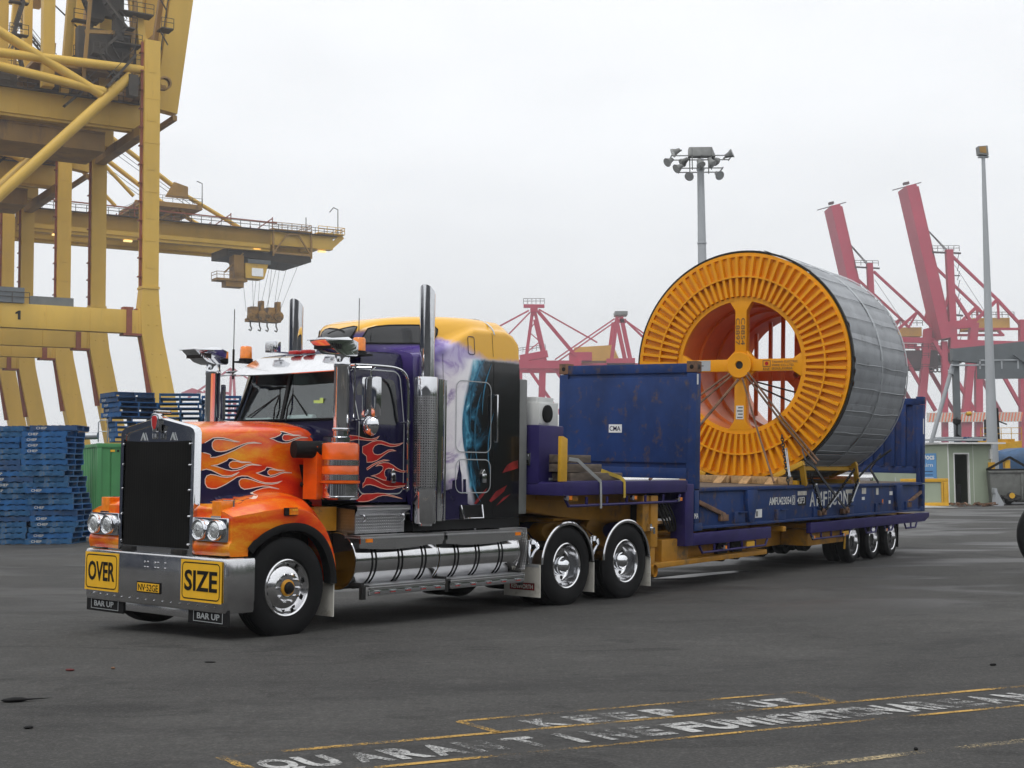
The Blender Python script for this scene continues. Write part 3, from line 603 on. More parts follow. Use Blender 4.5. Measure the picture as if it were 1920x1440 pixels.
b_.box(0.72, 1.06, 0.42, 0.90, 1.06, 1.33); b_.box(0.30, 3.0, 0.85, 1.6, 0.50, 0.66)
b_.build('chassis', 'chassis_yellow', TRK, bevel=0.008)
b_ = MB()
b_.box(-0.3, 1.9, 0.75, 1.71, 0.95, 1.9); b_.box(0.55, 1.0, 0.45, 0.75, 0.80, 1.05)
for k in range(6): b_.pipe([(0.60+k*0.03, 0.40+0.03*k, 1.30), (0.66+k*0.02, 0.38+0.02*k, 1.05), (0.75, 0.42, 0.80)], 0.015, 6)
b_.build('engine', 'dark_steel', TRK)
b_ = MB()      # fifth wheel
b_.hexa([(4.95, 0.78, 1.05), (6.2, 0.78, 0.98), (6.2, 1.68, 0.98), (4.95, 1.68, 1.05), (5.05, 0.80, 1.12), (6.2, 0.95, 1.04), (6.2, 1.51, 1.04), (5.05, 1.66, 1.12)])
for y in (0.82, 1.58): b_.box(5.2, 5.75, y, y+0.1, 0.93, 1.06)
b_.box(4.7, 6.4, 0.76, 1.70, 0.93, 0.955)
b_.build('fifth_wheel', 'trailer_yellow', TRK, bevel=0.01)

# hood shell and fenders
def hood_section(x):
    t = (x+0.73)/1.68; zt = lerp(2.235, 2.30, t); zs = lerp(2.12, 2.20, t); yo = lerp(0.585, 0.555, t)
    drop = 0.0
    if x > 0.62: drop = 0.17*((x-0.62)/0.33)**2.0
    zt -= drop*0.8; zs -= drop
    half = [(yo, 1.20), (yo, 1.45), (yo, 1.75), (yo, zs-0.06), (yo+0.012, zs-0.012), (yo+0.045, zs+0.022), (yo+0.12, zs+0.045), (yo+0.32, zt-0.02), (YC-0.05, zt), (YC, zt+0.004)]
    return [(x, a, c) for a, c in half]+[(x, WD-a, c) for a, c in half[::-1][1:]]
hb = MB(); rows = [hood_section(-0.73+1.68*k/28) for k in range(29)]
hb.loft(rows)
OUT = [(-0.765, 0.862), (-0.79, 0.93), (-0.775, 0.995), (-0.755, 1.02), (-0.752, 1.24), (-0.735, 1.262), (-0.5, 1.292), (-0.22, 1.325), (0.08, 1.335), (0.30, 1.285), (0.48, 1.15), (0.60, 0.95), (0.665, 0.74), (0.685, 0.52)]
ARC = [(-0.54, 0.862), (-0.54, 0.89), (-0.535, 0.91), (-0.53, 0.93), (-0.47, 0.99), (-0.43, 1.01), (-0.32, 1.075), (-0.12, 1.14), (0.10, 1.155), (0.28, 1.115), (0.44, 1.02), (0.55, 0.88), (0.62, 0.70), (0.645, 0.52)]
INN = [(-0.76, 0.862), (-0.79, 0.93), (-0.775, 0.995), (-0.755, 1.02), (-0.752, 1.27), (-0.73, 1.36), (-0.5, 1.43), (-0.2, 1.47), (0.1, 1.50), (0.34, 1.50), (0.52, 1.42), (0.64, 1.15), (0.68, 0.84), (0.69, 0.55)]
o3 = smooth_curve([(a, 0, c) for a, c in OUT], 4); a3 = smooth_curve([(a, 0, c) for a, c in ARC], 4); i3 = smooth_curve([(a, 0, c) for a, c in INN], 4)
for s in (0, 1):
    rows = []
    for p, q, r in zip(o3, a3, i3):
        ys = [(q, 0.06, 0.0), (q, 0.012, 0.0), (None, -0.004, 0.5), (p, 0.006, 0.0), (p, 0.035, 0.0), ('m', 0.12, 0.30), ('m', 0.26, 0.62), ('m', 0.42, 0.86), (r, 0.57, 0.0), (r, 0.62, 0.0)]
        row = []
        for w_, y, f in ys:
            if w_ is None: v = q.lerp(p, 0.5)
            elif w_ == 'm':
                v = p.lerp(r, f); v = v+Vector((0, 0, 0.028*sin(pi*f)*(1 if p.z > 1.1 else 0.2)))
            else: v = w_
            zz = v.z+(0.012 if (w_ is p and y > 0.02) else 0)
            row.append((v.x, Y(y, s), zz))
        rows.append(row)
    hb.loft(rows)
hood = hb.build('hood', 'flame_paint', TRK, ang=50)
HB = bvh_of([hood])
tb, pb = MB(), MB(); to3 = lambda a, c: (a, -0.6, c)
for P in HOOD_TONGUES[:5]:
    P = [(a, max(c, 1.385) ) for a, c in P]
    tb.add(*decal(P, HB, 0.003, None, (0, 1, 0), to3, 0.025)); pb.add(*stroke(P, HB, 0.005, (0, 1, 0), to3, 0.0085, 1.44))
tb.build('painted_flame', 'tongue_paint', hood, ang=60, each=True); pb.build('pinstripe', 'pinline_white', hood, ang=60, each=True)
b_ = MB()      # rubber arch lips
for s in (0, 1): b_.loft([[(q.x+(0.02-q.x)*k, Y(y, s), q.z+(0.53-q.z)*k) for k, y in ((-0.015, -0.002), (-0.05, -0.012), (0.02, -0.022), (0.085, -0.008), (0.085, 0.10))] for q in a3[10:]])
b_.build('wheel_arch', 'black_rubber', hood, ang=60, each=True)
# bullnose lip that joins hood to the cab (cowl)
b_ = MB()
b_.loft([[(x, y+d, z) for y, z in ((0.46, 1.40), (0.44, 1.8), (0.44, 2.12), (0.50, 2.20), (0.62, 2.245), (YC, 2.28))]+[(x, WD-y-d, z) for y, z in ((0.62, 2.245), (0.50, 2.20), (0.44, 2.12), (0.44, 1.8), (0.46, 1.40))] for x, d in ((0.70, 0.13), (0.94, 0.10), (0.98, -0.10), (1.10, -0.22), (1.2, -0.22))])
b_.build('cowl', 'navy_paint', TRK, ang=40)

# grille surround
def gfr(x): return lambda a, c, t: (x+t, a, c)
sh = [(0.575, 0.87), (0.575, 2.12), (0.60, 2.165), (0.66, 2.19), (YC-0.10, 2.275), (YC-0.03, 2.30), (YC+0.03, 2.30), (YC+0.10, 2.275), (WD-0.66, 2.19), (WD-0.60, 2.165), (WD-0.575, 2.12), (WD-0.575, 0.87)]
ins = [(0.635, 0.90), (0.635, 2.07), (0.645, 2.10), (0.69, 2.125), (YC-0.10, 2.205), (YC-0.03, 2.225), (YC+0.03, 2.225), (YC+0.10, 2.205), (WD-0.69, 2.125), (WD-0.645, 2.10), (WD-0.635, 2.07), (WD-0.635, 0.90)]
b_ = MB()
P = lambda L_, x, g=0: [(x, y+(YC-y)*g, z-(0.012 if g else 0)) for y, z in L_]
b_.loft([[q for q in P(sh, -0.815)], P(sh, -0.865), P(sh, -0.895, 0.012), P(ins, -0.895, 0.0), P(ins, -0.865)], m=0)
b_.box(-0.88, -0.72, 0.58, WD-0.58, 0.85, 0.905)
gr = b_.build('grille_shell', 'chrome', TRK, ang=35); gr.location = (0.095, 0, 0)
b_ = MB(); b_.quad(P(ins, -0.862)); b_.build('grille_header', 'chrome', gr)
b_ = MB(); b_.loft([[(-0.885-0.008*sin(3.14*k/12), 0.655+1.15*k/12, z) for k in range(13)] for z in (0.915, 1.2, 1.6, 2.01)]+[[(-0.885, 0.655+1.15*k/12, 2.035-0.012*sin(pi*k/12)) for k in range(13)]])
b_.build('insect_screen', 'bug_screen', gr)
b_ = MB()
for z in (0.96, 1.25, 1.52, 1.78, 2.0):
    for y in (0.648, WD-0.648): b_.lathe([(0.014, 0.0), (0.012, -0.012), (0.0, -0.016)], (-0.897, y, z), (1, 0, 0), 10)
b_.build('screen_stud', 'chrome', gr, each=True)
b_ = MB(); em = [(0, 0.085), (0.05, 0.075), (0.062, 0.03), (0.05, -0.04), (0.03, -0.085), (0, -0.10), (-0.03, -0.085), (-0.05, -0.04), (-0.062, 0.03), (-0.05, 0.075)]
b_.prism([(YC+a*1.15, 2.235+c*1.15) for a, c in em], lambda a, c, t: (-0.91+t, a, c), -0.02, 0.03, m=0)
b_.prism([(YC+a*0.85, 2.235+c*0.85) for a, c in em], lambda a, c, t: (-0.91+t, a, c), -0.026, -0.018, m=1)
b_.box(-0.93, -0.74, YC-0.028, YC+0.028, 2.33, 2.36, 0); b_.box(-0.93, -0.90, YC-0.035, YC+0.035, 2.05, 2.14, 0)
b_.build('badge', ['chrome', 'red_lens'], gr, bevel=0.006)
b_ = MB()
for y in (0.98, 1.50):
    b_.prism([(y-0.045, 2.04), (y, 2.125), (y+0.045, 2.04), (y+0.025, 2.04), (y, 2.085), (y-0.025, 2.04)], lambda a, c, t: (-0.87+t, a, c), -0.01, 0.0)
b_.build('chrome_trim', 'plate_grey', gr, each=True)

# headlamps, indicators
for s in (0, 1):
    b_ = MB(); b_.box(-0.80, -0.74, Y(0.035, s), Y(0.56, s), 1.005, 1.25); hp = b_.build('headlamp_panel', 'chrome', TRK, bevel=0.012)
    for y in (0.175, 0.425):
        b_ = MB(); o = (-0.80, Y(y, s), 1.125)
        b_.lathe([(0.106, 0.0), (0.108, -0.045), (0.100, -0.062), (0.088, -0.058), (0.086, -0.03)], o, (1, 0, 0), 28, m=0)
        b_.lathe([(0.088, -0.045), (0.07, -0.056), (0.04, -0.062), (0.0, -0.064)], o, (1, 0, 0), 28, m=1)
        b_.lathe([(0.012, -0.064), (0.01, -0.072), (0, -0.074)], o, (1, 0, 0), 8, m=0)
        b_.build('headlight', ['chrome', 'lamp_glass'], TRK)
    b_ = MB(); y = Y(0.255, s)
    b_.box(-0.76, -0.60, y-0.075, y+0.075, 1.262, 1.42); il = b_.build('indicator', 'amber_lens', TRK, bevel=0.012)
    b_ = MB(); b_.box(-0.612, -0.592, y-0.08, y+0.08, 1.258, 1.425); b_.box(-0.765, -0.59, y-0.08, y+0.08, 1.25, 1.264); b_.build('housing', 'chrome', il)
    b_ = MB(); ym = Y(-0.012, s); b_.box(-0.085, 0.085, ym-0.012, ym+0.012, 1.265, 1.345, 0); b_.box(-0.03, 0.08, ym-0.03*(1-2*s), ym, 1.272, 1.338, 1)
    for k in range(3): b_.box(0.0+k*0.025, 0.015+k*0.025, ym-0.033*(1-2*s), ym, 1.315, 1.33, 2)
    b_.build('side_marker', ['black_plastic', 'amber_lens', 'sign_yellow'], TRK)

# bumper
b_ = MB()
prof = [(0.0, 0.30), (-0.012, 0.33), (-0.012, 0.40), (-0.02, 0.415), (-0.02, 0.82), (-0.012, 0.842), (0.0, 0.85), (0.05, 0.85)]
path = [(-0.50, -0.035), (-0.60, -0.035), (-0.72, -0.028), (-0.79, 0.005), (-0.815, 0.06), (-0.82, 0.7), (-0.82, WD-0.7), (-0.815, WD-0.06), (-0.79, WD-0.005), (-0.72, WD+0.028), (-0.50, WD+0.035)]
nrm = [(0, -1), (0, -1), (-0.3, -0.95), (-0.75, -0.65), (-1, -0.1), (-1, 0), (-1, 0), (-1, 0.1), (-0.75, 0.65), (-0.3, 0.95), (0, 1)]
b_.loft([[(px-nx*d*1.0, py-ny*d*1.0, (z if i < 7 else z)) for d, z in prof] for i, ((px, py), (nx, ny)) in enumerate(zip(path, nrm))])
b_.box(-0.78, -0.35, 0.25, 0.45, 0.45, 0.75); b_.box(-0.78, -0.35, WD-0.45, WD-0.25, 0.45, 0.75)
bump = b_.build('bumper', 'brushed_aluminium', TRK, ang=30)
def sign(y0, y1, z0, z1, txt, nm):
    b_ = MB(); x = -0.845; b_.box(x, x+0.006, y0, y1, z0, z1, 0); w_ = 0.012
    m_ = 0.022; r = 0.05
    ring = []
    for cy, cz, a in ((y1-m_-r, z1-m_-r, 0), (y0+m_+r, z1-m_-r, 90), (y0+m_+r, z0+m_+r, 180), (y1-m_-r, z0+m_+r, 270)):
        ring += [(cy, cz, radians(a+t)) for t in (0, 30, 60, 90)]
    k = len(ring); V = []
    for rr in (r, r-w_): V += [(x-0.002, cy+rr*cos(a), cz+rr*sin(a)) for cy, cz, a in ring]
    b_.add(V, [(i, (i+1) % k, k+(i+1) % k, k+i) for i in range(k)], 1)
    b_.text(txt, (x-0.001, y1-0.065, z0+0.115), (0, -1, 0), (0, 0, 1), 0.285, 0.003, 1, bold=0.022, width=(y1-y0)-0.13)
    b_.build(nm, ['sign_yellow', 'black_paint'], bump)
sign(1.80, 2.425, 0.40, 0.815, 'OVER', 'oversize_sign'); sign(0.04, 0.70, 0.395, 0.815, 'SIZE', 'oversize_sign')
b_ = MB(); b_.box(-0.85, -0.84, 1.04, 1.45, 0.43, 0.545, 1); b_.box(-0.854, -0.848, 1.055, 1.435, 0.443, 0.532, 0)
b_.text('NV\u00b752GE', (-0.855, 1.415, 0.452), (0, -1, 0), (0, 0, 1), 0.098, 0.002, 1, bold=0.008, width=0.345); b_.build('number_plate', ['sign_yellow', 'black_paint'], bump)
b_ = MB()
for y in (0.98, 1.10, 1.15, 1.28, 1.33): 
    for z in (0.70, 0.755): b_.lathe([(0.011, 0), (0.009, -0.008), (0, -0.01)], (-0.841, y, z), (1, 0, 0), 8)
for k in range(16): b_.lathe([(0.009, 0), (0.007, -0.006), (0, -0.008)], (-0.834, 0.15+k*0.145, 0.355), (1, 0, 0), 8)
b_.build('bolt', 'polished_aluminium', bump, each=True)
for y0, y1 in ((-0.03, 0.62), (1.75, 2.44)):
    b_ = MB(); b_.box(-0.80, -0.785, y0, y1, 0.17, 0.335, 0); x = -0.803
    b_.text('BAR UP', (x, y1-0.15, 0.225), (0, -1, 0), (0, 0, 1), 0.085, 0.003, 1, bold=0.014, width=0.36)
    ya, yb, za, zb_, w_ = y0+0.09, y1-0.09, 0.195, 0.31, 0.006
    for a, c, d, e in ((ya, yb, za, za+w_), (ya, yb, zb_-w_, zb_), (ya, ya+w_, za+w_, zb_-w_), (yb-w_, yb, za+w_, zb_-w_)): b_.box(x-0.003, x, a, c, d, e, 1)
    b_.build('mud_flap', ['black_rubber', 'plate_grey'], bump)
b_ = MB(); b_.box(-0.79, -0.77, 0.62, 1.75, 0.21, 0.31); b_.build('lower_valance', 'brushed_aluminium', bump, bevel=0.004)
b_ = MB(); b_.box(-0.70, -0.60, -0.048, -0.036, 0.785, 0.82); b_.box(-0.70, -0.60, WD+0.036, WD+0.048, 0.785, 0.82); b_.build('reflector', 'red_lens', bump, each=True)
b_ = MB()
for y in (0.72, 1.60): b_.box(-0.82, -0.6, y, y+0.20, 0.852, 0.905)
b_.build('tow_hook', 'dark_steel', bump, bevel=0.01, each=True)

# cab
b_ = MB(); cs = []
def cab_row(x, z0, zt, yb, yt): return [(x, yb, z0), (x, yb, 1.9), (x, yb, 2.28), (x, lerp(yb, yt, 0.55), 2.7), (x, yt, zt-0.10), (x, yt+0.03, zt-0.03), (x, yt+0.10, zt), (x, YC, zt+0.03)]
rowz = []
for x, z0, zt, yb, yt in ((1.13, 1.38, 2.90, 0.20, 0.42), (1.3, 1.38, 3.11, 0.20, 0.34), (1.95, 1.38, 3.14, 0.20, 0.30)):
    h_ = cab_row(x, z0, zt, yb, yt); rowz.append(h_+[(q[0], WD-q[1], q[2]) for q in h_[::-1][1:]])
b_.loft(rowz)
# pillars + scuttle around the windscreen
for s in (0, 1): b_.hexa([(0.94, Y(0.30, s), 2.20), (1.14, Y(0.20, s), 2.20), (1.14, Y(0.245, s), 2.25), (0.97, Y(0.375, s), 2.25), (1.10, Y(0.465, s), 2.92), (1.18, Y(0.385, s), 2.95), (1.18, Y(0.45, s), 2.95), (1.12, Y(0.53, s), 2.92)])
for s in (0, 1): b_.quad([(0.955, Y(0.32, s), 2.0), (1.14, Y(0.20, s), 2.0), (1.14, Y(0.20, s), 2.3), (0.975, Y(0.345, s), 2.30)]); b_.quad([(0.955, Y(0.33, s), 2.28), (1.14, Y(0.20, s), 2.28), (1.16, Y(0.36, s), 2.97), (1.10, Y(0.47, s), 2.93)])
b_.hexa([(0.93, 0.34, 2.12), (1.2, 0.24, 2.12), (1.2, WD-0.24, 2.12), (0.93, WD-0.34, 2.12), (0.945, 0.35, 2.31), (1.2, 0.26, 2.31), (1.2, WD-0.26, 2.31), (0.945, WD-0.35, 2.31)])
b_.box(1.09, 1.25, 0.47, WD-0.47, 2.88, 2.95)
cab = b_.build('cab', 'navy_paint', TRK, ang=40)
b_ = MB(); b_.box(1.22, 1.93, 0.28, WD-0.28, 1.40, 1.44); b_.box(1.0, 1.35, 0.40, WD-0.40, 2.20, 2.318); b_.box(1.75, 1.9, 0.5, 1.0, 1.5, 2.62); b_.box(1.75, 1.9, 1.46, 1.96, 1.5, 2.62)
b_.box(1.91, 1.94, 0.3, WD-0.3, 1.4, 3.0); b_.lathe([(0.2, 0), (0.22, 0.01), (0.2, 0.02)], (1.35, 1.75, 2.38), (-0.6, 0, 0.8), 20)
b_.build('cab_interior', 'lamp_grey', cab)
b_ = MB()     # papers and a hi-vis sticker on the dash
b_.box(1.02, 1.22, 1.55, 2.0, 2.321, 2.35); b_.tube((1.08, 0.85, 2.345), (1.10, 1.30, 2.345), 0.035); b_.build('dashboard_paper', 'white_paint', cab)
for s in (0, 1):
    b_ = MB(); q = [(0.952, Y(0.345, s), 2.315), (0.915, YC, 2.315), (1.075, YC, 2.93), (1.108, Y(0.50, s), 2.93)]
    b_.quad(q); ws = b_.build('windscreen', 'clear_glass', cab)
    b_ = MB(); b_.pipe([q[0], q[1], q[2], q[3], q[0]], 0.018, 6); b_.build('seal', 'black_rubber', ws)
    b_ = MB(); p0 = Vector((0.90, YC-0.10 if s == 0 else YC+0.12, 2.30)); tip = Vector((1.00, YC-0.10 if s == 0 else YC+0.13, 2.62)); lo = Vector((0.93, YC-0.42 if s == 0 else YC+0.62, 2.36))
    b_.pipe([p0, (p0+tip)/2+Vector((-0.03, 0, 0)), tip], 0.010, 6); b_.pipe([tip+Vector((0.015, 0.02, 0.06)), tip, lo], 0.008, 6); b_.build('wiper', 'black_plastic', ws)
b_ = MB(); b_.beam((0.918, YC, 2.31), (1.07, YC, 2.94), 0.045, 0.03); b_.build('centre_pillar', 'black_plastic', cab)
b_ = MB(); b_.box(0.986, 0.990, 0.62, 0.76, 2.50, 2.535); b_.box(0.984, 0.988, 0.60, 0.655, 2.50, 2.56); mat('sticker_green', (0.55, 0.75, 0.2), rough=0.5); b_.build('sticker', 'sticker_green', cab)
# visor
b_ = MB(); rows = []
for x, ye, z, v in ((1.24, 0.50, 3.10, 0.03), (1.17, 0.46, 3.075, 0.035), (0.93, 0.34, 2.895, 0.06), (0.90, 0.325, 2.862, 0.065), (0.905, 0.325, 2.852, 0.065)):
    rows.append([(x-v*(1-abs(t)), YC+(YC-ye)*t, z-0.015*(1-abs(t))) for t in (-1, -0.95, -0.6, -0.3, 0, 0.3, 0.6, 0.95, 1)])
b_.loft(rows)
for s in (0, 1): b_.quad([(1.24, Y(0.50, s), 3.10), (0.93, Y(0.34, s), 2.895), (0.90, Y(0.325, s), 2.862), (1.06, Y(0.40, s), 2.93)])
vis = b_.build('sun_visor', 'polished_aluminium', TRK, ang=25)
b_ = MB()
for t in (0.02, 0.30): 
    for k in range(6): b_.lathe([(0.009, 0), (0, -0.006)], (1.22-0.052*k, YC+t*0.9+0.01, 3.09-0.040*k), (0.55, 0, -0.83), 6)
b_.build('rivet', 'brushed_aluminium', vis, each=True)
# door with painted flames
CB = bvh_of([cab])
def rrect(x0, x1, z0, z1, r, k=4):
    P = []
    for cx, cz, a in ((x1-r, z1-r, 0), (x0+r, z1-r, 90), (x0+r, z0+r, 180), (x1-r, z0+r, 270)):
        P += [(cx+r*cos(radians(a+t*90/k)), cz+r*sin(radians(a+t*90/k))) for t in range(k+1)]
    return P
for s in (0, 1):
    d = (0, 1, 0) if s == 0 else (0, -1, 0); t3 = (lambda a, c: (a, -0.4, c)) if s == 0 else (lambda a, c: (a, WD+0.4, c))
    b_ = MB(); dr = rrect(1.16, 1.885, 1.475, 2.90, 0.10); b_.add(*decal(dr, CB, 0.008, None, d, t3, 0.12)); dd = b_.build('door', 'navy_paint', TRK, ang=60)
    b_ = MB(); b_.add(*stroke(dr, CB, 0.012, d, t3, 0.014)); b_.build('door_seal', 'plate_grey', dd)
    b_ = MB(); b_.add(*decal(rrect(1.20, 1.80, 2.27, 2.80, 0.07), CB, 0.011, None, d, t3, 0.12)); wn = b_.build('side_window', 'tint_glass', dd, ang=60)
    b_ = MB(); b_.add(*decal([(1.16, 2.10), (1.34, 2.10), (1.39, 2.13), (1.42, 2.20), (1.42, 2.262), (1.16, 2.262)], CB, 0.0115, None, d, t3, 0.12)); b_.build('quarter_window', 'tint_glass', dd, ang=60)
    if s == 0:
        fb, lb = MB(), MB()
        for P_ in DOOR_FLAMES: fb.add(*decal(P_, CB, 0.014, None, d, t3, 0.05)); lb.add(*stroke(P_, CB, 0.016, d, t3, 0.0075))
        fb.build('painted_flame', 'red_flame', dd, ang=60, each=True); lb.build('pinstripe', 'pinline', dd, ang=60, each=True)
    b_ = MB(); yy = Y(0.185, s); sg = -1 if s == 0 else 1
    b_.box(1.66, 1.73, yy, yy+sg*0.03, 1.60, 1.71, 0); b_.prism([(1.655, 1.71), (1.735, 1.71), (1.695, 1.77)], lambda a, c, t: (a, yy+t*sg, c), 0, 0.02, 0); b_.box(1.675, 1.715, yy+sg*0.03, yy+sg*0.034, 1.615, 1.70, 1)
    b_.build('door_handle', ['chrome', 'black_plastic'], dd, bevel=0.004)
    b_ = MB(); y0 = Y(0.10, s); b_.pipe(smooth_curve([(1.0, y0, 2.92), (1.4, y0, 2.93), (1.66, y0, 2.92), (1.80, y0, 2.86), (1.85, y0, 2.72), (1.86, y0, 2.2), (1.87, y0, 1.52)], 5), 0.016, 8)
    for z in (2.30, 1.53): b_.pipe([(1.865, y0, z), (1.865, Y(0.22, s), z)], 0.012, 6); b_.lathe([(0.0, -0.03), (0.024, -0.015), (0.024, 0.015), (0, 0.03)], (1.865, y0, z), (0, 0, 1), 10)
    b_.pipe([(1.0, y0, 2.92), (1.0, Y(0.34, s), 2.92)], 0.012, 6)
    b_.build('grab_rail', 'chrome', TRK)
    # mirrors
    b_ = MB(); ym = Y(-0.12, s)
    b_.box(1.00, 1.09, ym-0.12, ym+0.12, 2.33, 2.78); mh = b_.build('mirror', 'chrome', TRK, bevel=0.03)
    b_ = MB(); b_.lathe([(0.0, -0.06), (0.05, -0.055), (0.09, -0.035), (0.12, 0.0), (0.12, 0.015), (0, 0.02)], (1.03, ym, 2.24), (1, 0, 0), 24); b_.build('convex_mirror', 'chrome', mh)
    b_ = MB(); b_.pipe([(1.12, Y(0.30, s), 2.90), (1.04, ym+0.05*sg, 2.88), (1.03, ym, 2.85), (1.03, ym, 2.35)], 0.013, 8); b_.pipe([(1.10, Y(0.24, s), 2.30), (1.04, ym, 2.31)], 0.012, 8)
    b_.pipe([(0.92, Y(0.02, s), 2.88), (0.92, Y(0.02, s), 2.33), (1.12, Y(0.22, s), 2.30)], 0.011, 6); b_.pipe([(0.92, Y(0.02, s), 2.88), (1.04, ym, 2.88)], 0.011, 6); b_.build('mirror_arm', 'chrome', mh)

# sleeper with roof fairing
ZT = [(1.70, 3.22), (1.715, 3.31), (1.74, 3.375), (1.78, 3.43), (1.85, 3.49), (1.95, 3.545), (2.1, 3.592), (2.4, 3.637), (2.8, 3.665), (3.3, 3.68), (3.7, 3.67), (3.80, 3.64), (3.88, 3.57), (3.935, 3.46)]
ZWL = [(1.96, 3.12), (2.3, 3.15), (2.6, 3.24), (2.9, 3.40), (3.1, 3.48), (3.7, 3.50), (3.85, 3.46), (3.935, 3.37)]
ZSH = [(1.7, 3.14), (1.96, 3.20), (2.3, 3.235), (2.6, 3.30), (2.9, 3.44), (3.1, 3.515), (3.7, 3.535), (3.85, 3.49), (3.935, 3.40)]
def slp(x):
    zt, zs = interp(x, ZT), interp(x, ZSH)
    yd = YC-1.0*sqrt(max(0.003, 1-((3.1-x)/1.4)**2)) if x < 3.1 else 0.23
    if x < 1.957: yw, z0, zw = yd, 3.08, 3.13
    else: yw, z0, zw = 0.125, 1.16, interp(x, ZWL)
    G = lambda f: yd+(YC-yd)*f
    half = [(yw, lerp(z0, zw-0.05, f)) for f in (0, 0.2, 0.4, 0.6, 0.8, 1.0)]+[(lerp(yw, yd, 0.02)+0.0, zw-0.02), (lerp(yw, yd, 0.10), zw+0.005), (lerp(yw, yd, 0.75), lerp(zw, zs, 0.8)), (yd, zs+0.005), (G(0.025), lerp(zs, zt, 0.25)), (G(0.06), lerp(zs, zt, 0.55)), (G(0.12), lerp(zs, zt, 0.80)), (G(0.22), lerp(zs, zt, 0.93)), (G(0.45), lerp(zs, zt, 0.985)), (YC, zt)]
    half = [(y+max(0, (z-2.95))*(0.08 if y < 0.2 else 0.0), z) for y, z in half]
    return [(x, y, z) for y, z in half]+[(x, WD-y, z) for y, z in half[::-1][1:]]
b_ = MB()
rows = [slp(x) for x in (1.70, 1.706, 1.715, 1.728, 1.74, 1.76, 1.78, 1.815, 1.85, 1.90, 1.955, 1.96, 2.05, 2.15, 2.27, 2.4, 2.52, 2.64, 2.76, 2.88, 3.0, 3.1, 3.25, 3.4, 3.7, 3.78, 3.84, 3.88, 3.92, 3.935)]
b_.loft(rows, cap=True); slb = b_.build('sleeper', 'sleeper_mural', TRK, ang=50)
SB = bvh_of([slb]); t3 = lambda a, c: (a, -0.5, c); dN = (0, 1, 0)
ARCS = []
for (cx, cz, r0, a0, a1, w) in ((3.62, 2.30, 0.74, 150, 212, 0.05), (3.72, 2.36, 0.74, 128, 186, 0.035), (3.86, 2.2, 0.78, 150, 205, 0.03), (4.0, 2.4, 0.80, 140, 178, 0.022), (3.5, 1.9, 0.50, 172, 232, 0.03), (4.05, 2.0, 0.72, 150, 200, 0.02)):
    n_ = 14; A = [lerp(radians(a0), radians(a1), k/n_) for k in range(n_+1)]
    ARCS.append([(cx+(r0+w*sin(pi*k/n_))*cos(a), cz+1.35*(r0+w*sin(pi*k/n_))*sin(a)) for k, a in enumerate(A)]+[(cx+(r0-0.002)*cos(a), cz+1.35*(r0-0.002)*sin(a)) for a in A[::-1]])
mat('steel_blue', (0.03, 0.15, 0.25), rough=0.3, coat=0.15, spec=0.3, var=0.7, vscale=5)
b_ = MB()
for P_ in ARCS: b_.add(*decal(P_, SB, 0.004, None, dN, t3, 0.06))
b_.build('painted_arc', 'steel_blue', slb, ang=60, each=True)
b_ = MB(); b_.add(*decal(SKYLINE, SB, 0.003, None, dN, t3, 0.15)); b_.build('painted_skyline', 'tongue_paint', slb, ang=60)
mat('dull_red', (0.22, 0.012, 0.015), rough=0.25, coat=0.6, var=0.5, vscale=6)
b_ = MB()
for P_ in REDS: b_.add(*decal(P_, SB, 0.004, None, dN, t3, 0.1))
b_.build('painted_streak', 'dull_red', slb, ang=60, each=True)
SIDEW = [(0.655, 3.262), (0.70, 3.345), (0.757, 3.440), (0.85, 3.466), (1.011, 3.486), (1.267, 3.500), (1.48, 3.508), (1.56, 3.50), (1.60, 3.465), (1.59, 3.40), (1.545, 3.325), (1.46, 3.288), (1.367, 3.275), (1.0, 3.262)]
FRONTW = [(0.175, 3.325), (0.24, 3.385), (0.32, 3.425), (0.45, 3.458), (0.58, 3.478), (0.625, 3.468), (0.60, 3.41), (0.55, 3.33), (0.4, 3.31), (0.25, 3.31)]
q_ = sqrt(0.5)
for s in (0, 1):
    dd_ = (q_, q_, 0) if s == 0 else (q_, -q_, 0)
    tq = (lambda a, c: (a*q_+0.5*q_, -a*q_+0.5*q_, c)) if s == 0 else (lambda a, c: (a*q_+0.5*q_, WD-(-a*q_+0.5*q_), c))
    for nm, PW in (('side_roof_window', SIDEW), ('front_roof_window', FRONTW)):
        b_ = MB(); b_.add(*decal(PW, SB, 0.010, None, dd_, tq, 0.035)); w1 = b_.build(nm, 'tint_glass', slb, ang=60)
        b_ = MB(); b_.add(*stroke(PW, SB, 0.013, dd_, tq, 0.016)); b_.build('seal', 'black_rubber', w1, ang=60)
for k, (x0, x1, z0, z1) in enumerate(HATCH):
    b_ = MB(); b_.add(*stroke(rrect(x0, x1, z0, z1, 0.10), SB, 0.010, dN, t3, 0.012)); hh = b_.build('locker_door', 'plate_grey', slb)
    if k == 1:
        b_ = MB(); b_.box(3.19, 3.265, 0.095, 0.12, 1.60, 1.71); b_.prism([(3.185, 1.71), (3.27, 1.71), (3.228, 1.77)], lambda a, c, t: (a, t, c), 0.10, 0.12); b_.build('door_handle', 'chrome', hh, bevel=0.004)
b_ = MB(); b_.add(*stroke(rrect(2.95, 3.07, 3.18, 3.40, 0.03), SB, 0.005, dN, t3, 0.010)); b_.build('vent_hatch', 'tongue_paint', slb)
b_ = MB()
for x, z0, z1 in ((2.48, 1.2, 3.15), (3.42, 3.18, 3.48), (3.42, 1.2, 3.1)): b_.add(*stroke([(x, z0), (x, z1), (x+0.001, z1), (x+0.001, z0)], SB, 0.004, dN, t3, 0.005))
b_.build('panel_seam', 'black_paint', slb, each=True)
